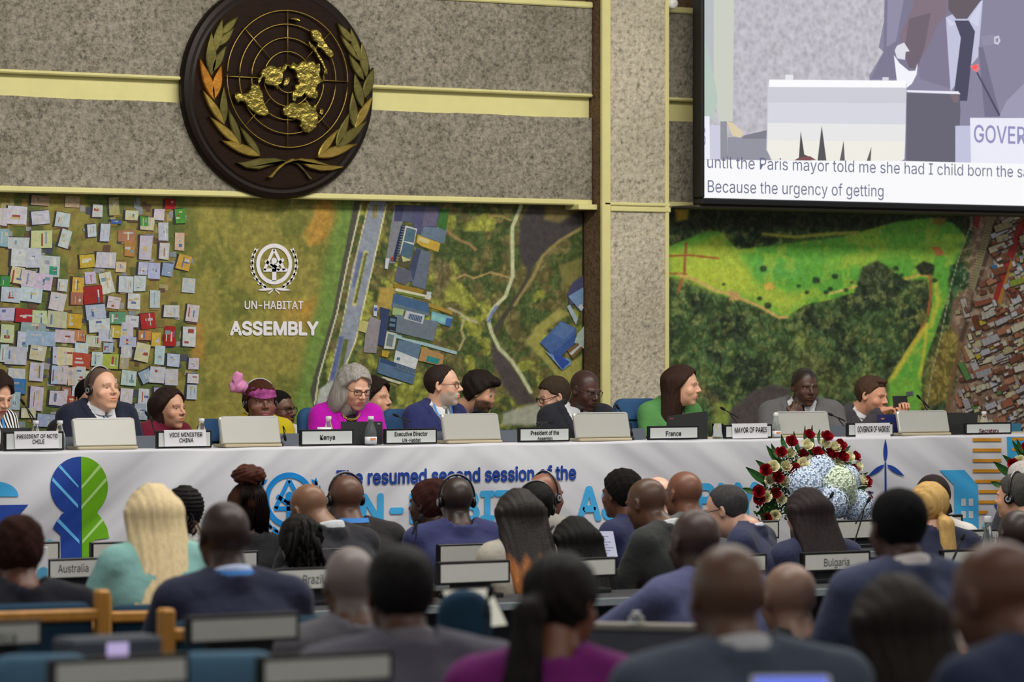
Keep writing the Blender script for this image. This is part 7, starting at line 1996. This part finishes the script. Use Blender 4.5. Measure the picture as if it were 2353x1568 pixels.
Mw = Matrix.Rotation(e12.rotation_euler.z, 4, 'Z'); pc = e12.location + Mw @ Vector((0.01, 0.30, z12 - 0.145))
ph = empty('mobile_phone', pc, e12.rotation_euler.z, 'black phone in a case held up by the man with brown hair', 'phone')
Rp = Matrix.Rotation(math.radians(8), 4, 'X')
MB().bbox((-0.07, -0.006, -0.036), (0.07, 0.006, 0.036), 0.004, M=Rp).build('body', M_dark, ph)
MB().box((-0.064, -0.0075, -0.031), (0.064, -0.006, 0.031), M=Rp).build('screen', M_blk, ph)
MB().bbox((-0.078, -0.004, 0.03), (-0.07, 0.05, 0.06), 0.002, M=Rp).build('case_flap', M_slate, ph)

# ================================================================== THE AUDIENCE
def aud(px, py, d, psi, label, **k):
    k.setdefault('shirt', None); k.setdefault('collar', False); k.setdefault('brow', False); k['drop'] = k.get('drop', 0.062) + 0.018; k.setdefault('lean', 0.16)
    Y = d * dirY(px)
    zf = 0.0 if Y > 13.2 else 0.06 if Y > 10.4 else 0.12 if Y > 8.5 else 0.20
    return person(px, py, d, psi, label, zfloor=zf, **k)
DA = lambda px: DY(px, 15.35)
G1 = [
 dict(a=(2352, 1064, DY(2352, 16.3), 215), l='person with wavy white hair farthest back at the frame edge', skin=CAU, hair=(196, 192, 190), style='short', jacket=(60, 62, 70)),
 dict(a=(420, 1120, DA(420), 215), l='person with dark cornrow braids and pale grey jacket behind the blonde hair', skin=DRK2, hair=(26, 22, 24), style='cornrows', jacket=(166, 166, 164), sw=0.17, pitch=10, drop=0.05),
 dict(a=(565, 1116, DA(565), 205), l='person with auburn braids wound in a high bun and black top', skin=DRK, hair=(92, 48, 34), style='bun', jacket=(34, 34, 38), sw=0.17, drop=0.05, lean=.1, headset=True),
 dict(a=(692, 1118, DY(692, 15.25), 222), l='person with bald creased head bowed, in charcoal suit', skin=(128, 92, 70), hair=(40, 34, 30), style='none', jacket=(40, 40, 46), pitch=28, sw=0.21, bulk=.02, fat=.01, collar=True, shirt=(200, 204, 210), roll=-6),
 dict(a=(795, 1091, DY(795, 15.6), 208), l='person with bald head, headphones and blue lanyard over black', skin=(96, 66, 52), hair=(40, 34, 30), style='none', jacket=(38, 36, 38), headset=True, lanyard=True, sw=0.215, bulk=.02, fat=.012, w=1.04),
 dict(a=(990, 1106, DY(990, 15.9), 236), l='person with reddish pinned-up curls beside the navy suited back', skin=DRK, hair=(72, 38, 34), style='updo', jacket=(60, 62, 80), sw=0.16),
 dict(a=(1050, 1096, DY(1050, 15.4), 196), l='person with cropped hair and headphones in royal navy suit', skin=(72, 52, 46), hair=(24, 22, 22), style='none', tone=((30, 26, 24), 'full', .6), jacket=(50, 54, 96), headset=True, sw=0.22, bulk=.02, collar=False),
 dict(a=(1250, 1088, DY(1250, 15.95), 150), l='person with bald brown head and silver headband, light grey suit', skin=(134, 90, 72), hair=(40, 34, 30), style='none', jacket=(140, 138, 132), headset=True, sw=0.20, head_yaw=140),
 dict(a=(1232, 1114, DY(1232, 15.3), 195), l='person with black cropped hair in front of the silver headband', skin=DRK, hair=(22, 20, 20), style='short', jacket=(112, 112, 108), headset=True, sw=0.19),
 dict(a=(1432, 1083, DA(1432), 228), l='person with short natural hair and navy jacket turned aside', skin=(104, 66, 50), hair=(28, 24, 24), style='afro', jacket=(38, 42, 76), sw=0.185, drop=.05),
 dict(a=(1512, 1096, DY(1512, 15.85), 205), l='person with pale bald head half hidden behind a shaved head', skin=(216, 172, 150), hair=(120, 100, 90), style='none', jacket=(70, 76, 84), sw=0.19, shirt=(210, 212, 216), collar=True),
 dict(a=(1574, 1083, DY(1574, 15.3), 222), l='person with smooth brown bald head in slate suit', skin=(118, 78, 60), hair=(40, 34, 30), style='none', jacket=(82, 88, 90), sw=0.20, fat=.01),
 dict(a=(2144, 1096, DA(2144), 195), l='person with dark curls gathered low and white patterned blouse', skin=CAU2, hair=(48, 36, 34), style='lowbun', jacket=(214, 208, 204), sw=0.16, drop=.05),
 dict(a=(2338, 1092, DY(2338, 15.2), 236), l='person with greying hair and a black earpiece at the frame edge', skin=CAU2, hair=(92, 90, 88), style='short', jacket=(40, 40, 44), headset=True, sw=0.21),
 dict(a=(1480, 1100, DY(1480, 14.35), 232), l='person with shaved head and prominent ear in dark green-black suit', skin=(104, 74, 56), hair=(40, 32, 28), style='none', tone=((58, 44, 36), 'full', .5), jacket=(44, 46, 46), sw=0.215, pitch=12, collar=True, shirt=(206, 208, 212), fwd=.04),
 dict(a=(1662, 1117, DY(1662, 14.5), 252), l='person with grey hair and dark glasses bent in profile, navy suit', skin=(208, 164, 142), hair=(74, 72, 74), style='recede', jacket=(46, 50, 78), glasses=True, pitch=12, sw=0.215, bulk=.02, fat=.012, w=1.05, collar=True, shirt=(206, 206, 216), fwd=.03, drop=.09),
 dict(a=(1192, 1128, DY(1192, 14.4), 205), l='person with black hair fading to orange tips and beige knit top', skin=DRK2, hair=(30, 24, 22), style='longwide', tips=((170, 104, 50), -0.17), jacket=(176, 170, 158), sw=0.175),
 dict(a=(690, 1188, DY(690, 14.3), 200), l='person with long dreadlocks, one dyed orange, in charcoal jacket', skin=DRK, hair=(28, 24, 22), style='dreads', jacket=(44, 44, 50), sw=0.185, drop=.05),
 dict(a=(1322, 1192, DY(1322, 14.3), 205), l='person with long straight black hair beside the orange tips', skin=DRK, hair=(30, 28, 28), style='longwide', jacket=(26, 26, 28), sw=0.175, side=-0.1),
 dict(a=(1856, 1126, DY(1856, 14.3), 212), l='person with long sleek dark hair over navy jacket below the flowers', skin=CAU2, hair=(52, 42, 44), style='longwide', jacket=(46, 50, 76), sw=0.195, drop=.05, side=-.05),
 dict(a=(2136, 1112, DY(2136, 14.35), 200), l='person with golden blonde ponytail and navy jacket', skin=CAU, hair=(214, 174, 108), style='ponylow', jacket=(40, 44, 66), sw=0.175, head_yaw=210),
 dict(a=(2338, 1172, DY(2338, 13.2), 205), l='person with cropped dark head right of the Bahrain nameplate', skin=(70, 52, 46), hair=(24, 22, 22), style='none', tone=((34, 28, 26), 'full', .6), jacket=(40, 44, 60), sw=0.2),
 dict(a=(352, 1118, 13.9, 202), l='person with long platinum blonde hair and mint green jacket', skin=CAU, hair=(250, 226, 176), style='blonde', jacket=(140, 190, 184), sw=0.168, headset=True, drop=0.075, lean=.06, armL=((-0.27, 0.0, -0.50), (-0.16, 0.22, -0.56)), armR=((0.25, 0.02, -0.50), (0.14, 0.26, -0.56))),
 dict(a=(1600, 1170, 13.0, 214), l='person with shaved dark head and blue-grey suit, an arm stretched along the desk', skin=(70, 52, 48), hair=(30, 26, 26), style='none', jacket=(82, 86, 122), sw=0.215, armL=((-0.36, 0.12, -0.42), (-0.52, 0.30, -0.56)), lean=.2),
 dict(a=(2066, 1130, 11.6, 204), l='person with high black cropped hair and white collar, slate blue suit', skin=(74, 50, 44), hair=(20, 18, 20), style='short', jacket=(66, 72, 98), sw=0.22, collar=True, shirt=(214, 208, 206)),
 dict(a=(517, 1152, 12.0, 205), l='person with close-shaved head, white and blue collar, dark navy suit', skin=(92, 64, 52), hair=(30, 24, 24), style='none', tone=((34, 28, 28), 'full', .75), jacket=(42, 46, 68), sw=0.205, collar=True, shirt=(190, 204, 236), drop=.05, lanyard=True),
 dict(a=(40, 1192, 12.6, 208), l='person with short brown curls and black jacket at the frame edge', skin=(110, 70, 54), hair=(70, 42, 34), style='updo', jacket=(22, 24, 34), sw=0.205, bulk=.02),
 dict(a=(806, 1256, 11.2, 198), l='person with grey-white hair thinning on top beside the grey suited back', skin=(104, 76, 60), hair=(150, 146, 144), style='none', tone=((150, 146, 146), 'recede', .5), jacket=(100, 98, 104), sw=0.19),
 dict(a=(1812, 1294, 11.6, 205), l='person with small tan bald head and black jacket', skin=(138, 108, 92), hair=(60, 50, 44), style='none', jacket=(26, 28, 32), sw=0.2, pitch=6),
 dict(a=(922, 1262, 9.3, 198), l='blurred person with black cropped hair and grey suit, close to the camera', skin=(92, 62, 50), hair=(30, 26, 26), style='short', jacket=(98, 96, 108), sw=0.235, bulk=.03, collar=True, shirt=(120, 116, 124)),
 dict(a=(1290, 1277, 9.0, 178), l='blurred person with dark ponytail and purple top', skin=(122, 74, 50), hair=(40, 34, 32), style='ponytail', jacket=(124, 36, 116), sw=0.195, head_yaw=150, pitch=6, drop=.05),
 dict(a=(1675, 1250, 8.1, 200), l='blurred person with shiny bald head and steel blue suit', skin=(104, 76, 60), hair=(30, 26, 26), style='none', jacket=(74, 84, 100), sw=0.24, bulk=.03, collar=True, shirt=(196, 196, 200)),
 dict(a=(2268, 1246, 7.5, 222), l='blurred person with bald brown head bowed at the frame edge, navy jacket', skin=(100, 66, 50), hair=(30, 26, 26), style='none', jacket=(36, 46, 74), sw=0.24, pitch=18, bulk=.02, drop=.07),
 dict(a=(2062, 1330, 8.4, 202), l='blurred person with long dark brown hair nearest the camera', skin=DRK2, hair=(44, 36, 33), style='longwide', jacket=(44, 38, 40), sw=0.18),
]
AUD = []
for g in G1:
    kw = {k: v for k, v in g.items() if k not in ('a', 'l')}
    AUD.append((g, aud(*g['a'], g['l'], **kw)))
# ================================================================== HALL FURNITURE
M_oak = mat('chair_oak', (206, 146, 66), 0.45, 0.4, noise=0.15, nscale=6, stretch=(6, 6, 1))
M_desk = mat('desk_dark', (48, 50, 56), 0.5, 0.35, noise=0.08, nscale=10)
M_deske = mat('desk_edge', (128, 136, 140), 0.5, 0.35)
def floor_at(Y): return 0.0 if Y > 13.2 else 0.06 if Y > 10.4 else 0.12 if Y > 8.5 else 0.20
# oak framed chair with blue pads; built once, copied
def oak_chair_parts():
    e = empty('oak_chair', (0, 0, 0), 0, '', 'chair')
    for s in (-1, 1):
        b = MB()
        b.bbox((s * 0.29 - 0.02, 0.22, 0.0), (s * 0.29 + 0.02, 0.27, 0.60), 0.008)
        b.build('leg', M_oak, e)
        MB().bbox((s * 0.29 - 0.02, -0.28, 0.0), (s * 0.29 + 0.02, -0.22, 0.62), 0.008).build('leg', M_oak, e)
        MB().bbox((s * 0.29 - 0.028, -0.24, 0.60), (s * 0.29 + 0.028, 0.28, 0.635), 0.012).build('armrest', M_oak, e)
    MB().bbox((-0.27, -0.275, 0.50), (0.27, -0.25, 0.60), 0.008).build('back_rail', M_oak, e)
    vs, fs = rounded_slab(0.50, 0.24, 0.06, 0.05)
    MB().add([(a, -b_ - 0.19, c + 0.46) for a, b_, c in vs], [f[::-1] for f in fs]).build('backrest', M_teal, e, True)
    vs, fs = rounded_slab(0.52, 0.48, 0.08, 0.05)
    MB().add([(a, c - 0.22, b_ + 0.37) for a, b_, c in vs], fs).build('seat', M_teal, e, True)
    return e
CH0 = oak_chair_parts(); used_ = [False]
def oak_chair(x, y, z, rz, label):
    if not used_[0]: e = CH0; used_[0] = True
    else:
        e = CH0.copy(); COL.objects.link(e)
        for c in list(CH0.children):
            k = c.copy(); COL.objects.link(k); k.parent = e
    e.location = (x, y, z); e.rotation_euler = (0, 0, rz); tag(e, label, 'chair', 'oak framed chairs in the hall')
    return e
for g, (e, o, oz) in AUD:
    short = g['l'].split(',')[0]
    short = short.replace('blurred person', 'person')
    words_ = ('oak framed chair with teal pads under the ' + short).split()[:16]
    oak_chair(e.location.x + math.sin(e.rotation_euler.z) * 0.08, e.location.y - math.cos(e.rotation_euler.z) * 0.08, e.location.z, e.rotation_euler.z, ' '.join(words_))
def at(px, py, d): return P(px, py, d)
# taller oak chairs whose frames show
def tall_oak(px, d, ytop, rz, label, yarm=None):
    p = P(px, ytop, d); zf = floor_at(p.y); H = p.z - zf; ha = H - 0.13
    e = empty('oak_chair', (p.x, p.y, zf), rz, label, 'chair', 'oak framed chairs in the hall')
    for s in (-1, 1):
        MB().bbox((s * 0.285 - 0.022, -0.28, 0.0), (s * 0.285 + 0.022, -0.22, H), 0.008).build('leg', M_oak, e)
        MB().bbox((s * 0.285 - 0.022, 0.20, 0.0), (s * 0.285 + 0.022, 0.25, ha - 0.01), 0.008).build('leg', M_oak, e)
        MB().tube([(s * 0.285, -0.24, ha - 0.02), (s * 0.285, -0.1, ha), (s * 0.285, 0.14, ha), (s * 0.285, 0.215, ha - 0.02), (s * 0.285, 0.235, ha - 0.08)], 0.024, 8).build('armrest', M_oak, e)
    MB().bbox((-0.27, -0.275, H - 0.10), (0.27, -0.25, H - 0.06), 0.008).build('back_rail', M_oak, e)
    vs, fs = rounded_slab(0.52, 0.26, 0.05, 0.04)
    MB().add([(a, -b_ - 0.20, c + H - 0.30) for a, b_, c in vs], [f[::-1] for f in fs]).build('backrest', M_teal, e, True)
    vs, fs = rounded_slab(0.52, 0.48, 0.08, 0.05)
    MB().add([(a, c - 0.22, b_ + 0.37) for a, b_, c in vs], fs).build('seat', M_teal, e, True)
    return e
tall_oak(388, 13.3, 1352, -0.25, 'oak framed chair holding the mint jacket, its corner post showing')
tall_oak(512, 11.55, 1380, -0.1, 'oak framed chair whose posts flank the dark navy suited back')
tall_oak(-10, 12.1, 1350, -0.15, 'oak framed chair behind the black jacket at the frame edge')
def hall_blue(px0, px1, py, d, label, m=None, rz=math.pi):
    a, b_ = P(px0, py, d), P(px1, py, d); c = (a + b_) / 2; zf = floor_at(c.y)
    blue_chair(c.x, c.y, zf, c.z, (b_ - a).length, rz - 0.35, label, 'blue chairs in the hall', m or M_bluel, seams=False, arms=False)
hall_blue(-60, 205, 1482, 8.9, 'blue padded chair back at the lower corner beside the Rica nameplate', M_bluel)
hall_blue(345, 620, 1476, 8.9, 'blue padded chair back behind the blank nameplate near the grey suit', M_bluel)
hall_blue(965, 1085, 1342, 11.0, 'dark teal chair back beside the open white tablet', M_teal)
hall_blue(1160, 1215, 1342, 10.8, 'pale blue chair edge right of the open white tablet')
hall_blue(1556, 1640, 1398, 9.6, 'pale blue chair edge beside the shiny bald head')
hall_blue(1838, 1950, 1316, 11.9, 'blue padded chair back under the Bulgaria nameplate')
hall_blue(2165, 2330, 1255, 13.0, 'blue padded chair back under the Bahrain nameplate')
hall_blue(2010, 2130, 1300, 12.6, 'blue padded chair back beside the slate suited shoulder')
# long desks, one per row; display units stand on their raised consoles
def desk(Y, x0, x1, label, ztop=None):
    zf = floor_at(Y); zt2 = zf + 0.78
    e = empty('conference_desk', ((x0 + x1) / 2, Y, zf), 0, label, 'desk', None)
    hw = (x1 - x0) / 2
    MB().bbox((-hw, -0.38, 0.745), (hw, 0.10, 0.78), 0.006).build('desktop', M_desk, e)
    MB().bbox((-hw, 0.06, 0.0), (hw, 0.09, 0.745), 0.004).build('front_panel', M_desk, e)
    MB().bbox((-hw, -0.385, 0.75), (hw, -0.372, 0.784), 0.003).build('edge_strip', M_deske, e)
    n_ = int(hw * 2 / 1.6)
    for i in range(n_ + 1):
        x = -hw + 0.05 + (2 * hw - .1) * i / max(n_, 1)
        MB().bbox((x - 0.015, -0.34, 0.0), (x + 0.015, 0.06, 0.745), 0.003).build('side_panel', M_desk, e)
    return e
RA, RB, RC, RD, RE = 16.0, 14.95, 13.75, 8.87, 7.4
for (Y, a, b_, l) in ((RA, -200, 2500, 'long dark desk of the front row, facing the banner'), (RB, -200, 2500, 'long dark desk of the second row, with the Australia nameplate'), (RC, 560, 2500, 'long dark desk of the third row, with the Brazil and Bulgaria nameplates'), (RD, -260, 1290, 'dark desk of the row with the Costa Rica nameplate'), (RE, -200, 1000, 'dark desk nearest the camera')):
    desk(Y + 0.02, mid(a, Y), mid(b_, Y), l)
def hall_display(px0, py0, px1, py1, Y, label, txt=None, ink=None):
    zf = floor_at(Y) + 0.78
    e = name_display(px0, py0, px1, py1, Y, [txt] if txt else [], label, rows=[ink] if txt else None, m_scr=M_dispw, name='name_display', thick=0.03)
    h = e.location.z - zf
    MB().bbox((-0.14, -0.02, -h), (0.14, 0.08, -h + 0.02), 0.004).build('stand_base', M_dark, e)
    MB().bbox((-0.10, 0.02, -h + 0.01), (0.10, 0.05, 0.01), 0.004).build('stand_neck', M_dark, e)
    return e
hall_display(2060, 1185, 2213, 1245, RA, 'blank pale nameplate display before the sky-blue house print')
hall_display(1922, 1195, 2040, 1240, RA, 'blank pale nameplate display under the hydrangeas')
hall_display(1674, 1198, 1791, 1240, RA, 'blank pale nameplate display edge under the red roses')
hall_display(-12, 1247, 138, 1294, RA, 'blank pale nameplate display behind the white carton')
hall_display(210, 1245, 352, 1290, RA, 'blank pale nameplate display below the printed tree, beside the mint shoulder')
hall_display(560, 1235, 700, 1276, RA, 'blank pale nameplate display between the shaved head and the dreadlocks')
hall_display(1010, 1212, 1140, 1250, RA, 'blank pale nameplate display edge behind the orange hair tips')
hall_display(110, 1283, 266, 1331, RB, 'nameplate display reading Australia', 'Australia', (132.6, 202.5, 1316, 1297))
hall_display(440, 1268, 594, 1318, RB, 'blank pale nameplate display behind the close-shaved head, right of the mint jacket')
hall_display(664, 1262, 806, 1304, RB, 'nameplate display reading Austria, half covered by dreadlocks', 'Austria', (722, 785, 1292, 1273))
hall_display(1008, 1250, 1142, 1294, RB, 'blank nameplate display under the royal navy suit, upper of two')
hall_display(2214, 1217, 2334, 1254, RB, 'nameplate display reading Bahrain behind a glass bottle', 'Bahrain', (2248, 2298, 1246, 1231))
hall_display(632, 1305, 787, 1358, RC, 'nameplate display reading Brazil', 'Brazil', (696, 743, 1342, 1321))
hall_display(1007, 1290, 1173, 1343, RC, 'blank nameplate display under the royal navy suit, lower of two')
hall_display(1262, 1283, 1418, 1328, RC, 'blank nameplate display mostly behind the straight black hair')
hall_display(1612, 1275, 1763, 1318, RC, 'blank nameplate display edge between the two bald foreground heads')
hall_display(1845, 1268, 2001, 1314, RC, 'nameplate display reading Bulgaria', 'Bulgaria', (1893, 1951, 1306, 1283))
hall_display(2165, 1262, 2310, 1306, RC, 'blank nameplate display beside the blonde ponytail end')
hall_display(-158, 1430, 98, 1490, RD, 'blurred nameplate display reading Costa Rica, cut by the frame edge', 'Costa Rica', (-112, 37, 1480, 1454))
hall_display(432, 1413, 689, 1478, RD, 'blurred blank nameplate display on the dark navy suited back')
hall_display(118, 1510, 437, 1582, RE, 'blurred blank nameplate display at the bottom edge, before two blue chair backs')
hall_display(598, 1503, 905, 1575, RE, 'blurred blank nameplate display at the bottom edge, cut by the grey suit')
# carton with a round blue emblem
p0 = WY(75, 1335, RB - .05); p1 = WY(111, 1258, RB - .05)
cx_ = empty('carton', ((p0.x + p1.x) / 2, RB - 0.05, floor_at(RB) + 0.78), 0, 'white carton with a round blue mark beside the Australia nameplate', 'box')
hw = (p1.x - p0.x) / 2
zt3 = p1.z - cx_.location.z
MB().bbox((-hw, 0, 0), (hw, 0.1, zt3), 0.002).build('box_body', M_paper, cx_)
b = MB(); n_ = 24; b.add([(hw * .35 + 0.030 * math.cos(2 * math.pi * k / n_), -0.001, 0.095 + 0.030 * math.sin(2 * math.pi * k / n_)) for k in range(n_) if hw * .35 + 0.030 * math.cos(2 * math.pi * k / n_) <= hw], [tuple(range(len([k for k in range(n_) if hw * .35 + 0.030 * math.cos(2 * math.pi * k / n_) <= hw])))])
b.build('round_mark', mat('mark_blue', (90, 170, 210), 0.6), cx_)
# open laptop with a lit page, second row
def open_screen(pts, Y, label, col, name='laptop', lines=7, zb=None, tilt=0.16):
    w = [WY(a, b_, Y) for a, b_ in pts]; c = sum(w, Vector()) / 4
    zf = floor_at(Y) + 0.78 if zb is None else zb
    e = empty(name, (c.x, Y, zf), 0, label, 'laptop' if name == 'laptop' else 'tablet')
    q = [Vector((v.x - c.x, (v.z - zf) * tilt, v.z - zf)) for v in w]
    b = MB(); vs = q + [v + Vector((0, 0.008, 0)) for v in q]
    b.add(vs, [(0, 1, 2, 3), (7, 6, 5, 4), (0, 4, 5, 1), (1, 5, 6, 2), (2, 6, 7, 3), (3, 7, 4, 0)]); b.build('lid', M_dark, e)
    cc = sum(q, Vector()) / 4
    b = MB(); b.add([cc + (v - cc) * 0.94 + Vector((0, -0.0015, 0)) for v in q], [(0, 1, 2, 3)]); sc_ = b.build('lit_page', emis('page_%d_%d' % (col[0], col[2]), col, 0.85), e)
    for k in range(lines):
        t0 = 0.14 + 0.72 * k / lines
        L_ = lambda u, t: (q[0] * (1 - u) + q[1] * u) * (1 - t) + (q[3] * (1 - u) + q[2] * u) * t + Vector((0, -0.0028, 0))
        MB().add([L_(.15, t0), L_(.15 + .7 * (0.6 + 0.4 * ((k * 7) % 5) / 4), t0), L_(.15 + .7 * (0.6 + 0.4 * ((k * 7) % 5) / 4), t0 + .03), L_(.15, t0 + .03)], [(0, 1, 2, 3)]).build('text_line', emis('page_ink', (120, 122, 140), 0.8), sc_)
    MB().bbox((min(v.x for v in q), -0.2, 0), (max(v.x for v in q), 0.01, 0.012), 0.003).build('keyboard_base', M_dark, e)
    return e
open_screen([(1372, 1282), (1424, 1282), (1418, 1220), (1366, 1220)], RB - 0.05, 'open laptop with a white lit page beside the dark green-black suit', (196, 196, 216))
open_screen([(1064, 1452), (1180, 1440), (1146, 1352), (1030, 1358)], 9.2, 'open tablet with a pale lit page between the grey suit and the purple top', (206, 202, 186), name='tablet', lines=4)
# grey partition behind the purple top
a = P(1338, 1432, 11.0); c = P(1640, 1432, 10.9)
e = empty('desk_partition', ((a + c) / 2).xy.to_3d() + Vector((0, 0, floor_at(((a + c) / 2).y))), math.atan2(c.y - a.y, c.x - a.x), 'grey desk partition with a pale top edge behind the purple top', 'partition')
L_ = (c - a).length / 2; H_ = a.z - e.location.z
MB().bbox((-L_, 0, 0), (L_, 0.03, H_ - 0.02), 0.003).build('panel', mat('partition_grey', (92, 94, 104), 0.7), e); MB().bbox((-L_, -0.01, H_ - 0.02), (L_, 0.06, H_), 0.003).build('top_edge', mat('partition_edge', (150, 144, 134), 0.6), e)
# conference unit with lilac screen
p = P(270, 1466, 9.4); zf = floor_at(p.y) + 0.78
e = empty('conference_unit', (p.x, p.y, zf), 0, 'grey conference unit with a small lilac screen between the blue chair backs', 'console')
hgt = max(p.z - zf, 0.05); MB().bbox((-0.13, 0.0, 0), (0.13, 0.12, hgt), 0.01).build('body', M_slate, e); MB().box((-0.03, -0.002, hgt * .1), (0.03, 0.001, hgt * .95)).build('lilac_screen', emis('lilac', (196, 180, 226), 0.8), e)
# microphones, bottle, phone, papers in the hall
def mic_h(tip, mids, foot, Y, label, r=0.004, head=0.009): gooseneck(tip, mids, foot, Y, label, r, head, zf=floor_at(Y) + 0.78)
mic_h((1914, 1139), [(1904, 1155), (1890, 1180)], (1880, 1230), RB - 0.12, 'black gooseneck microphone before the hydrangeas, upper of two')
mic_h((1999, 1150), [(1985, 1180), (1966, 1210)], (1950, 1250), RB - 0.2, 'black gooseneck microphone before the hydrangeas, lower of two')
mic_h((968, 1192), [(958, 1212), (948, 1235)], (942, 1262), RC + 0.03, 'black gooseneck microphone against the royal navy suit')
mic_h((1130, 1360), [(1122, 1390), (1112, 1430)], (1104, 1470), RD - 0.1, 'blurred gooseneck microphone before the lit tablet', 0.004, 0.011)
mic_h((2215, 1235), [(2200, 1270), (2185, 1300)], (2175, 1340), RC - 0.3, 'black gooseneck microphone beside the glass bottle')
bottle(2270, 1187, RC + 0.3, 'clear glass bottle standing before the Bahrain nameplate', 1.15, z=floor_at(RC + .3) + 0.784)
bq = P(1462, 1405, 10.95); bottle(1462, 1405, bq.y, 'small white capped bottle on the grey partition', 0.8, z=P(1462, 1432, 10.95).z)
p = P(1815, 1556, 7.0)
e = empty('tablet', p, -0.5, 'blurred tablet with a glowing blue edge at the bottom of the frame', 'tablet')
Rt = Matrix.Rotation(math.radians(-40), 4, 'X')
MB().bbox((-0.075, -0.006, -0.11), (0.075, 0.0, 0.0), 0.004, M=Rt).build('body', M_paper, e); MB().box((-0.068, -0.008, -0.10), (0.068, -0.006, -0.008), M=Rt).build('screen', emis('tablet_blue', (90, 110, 220), 1.2), e)
p = P(2225, 1476, 9.2)
o = MB().bbox((-0.05, -0.002, -0.05), (0.06, 0.004, 0.04), 0.001).build('paper_sheet', M_paper, loc=P(2225, 1490, 9.2) + Vector((0, 0.02, 0.003))); tag(o, 'white paper sheet lying on the oak desk corner', 'paper')
p = P(2225, 1490, 9.2)
e = empty('side_desk', (p.x, p.y, floor_at(p.y)), -0.3, 'oak topped desk corner before the bowed bald head', 'desk')
MB().bbox((-0.2, -0.1, p.z - e.location.z - 0.03), (0.2, 0.25, p.z - e.location.z), 0.005).build('desktop', M_oak, e); MB().bbox((-0.18, 0.0, 0), (-0.15, 0.2, p.z - e.location.z - 0.03), 0.004).build('leg', M_dark, e); MB().bbox((0.15, 0.0, 0), (0.18, 0.2, p.z - e.location.z - 0.03), 0.004).build('leg', M_dark, e)
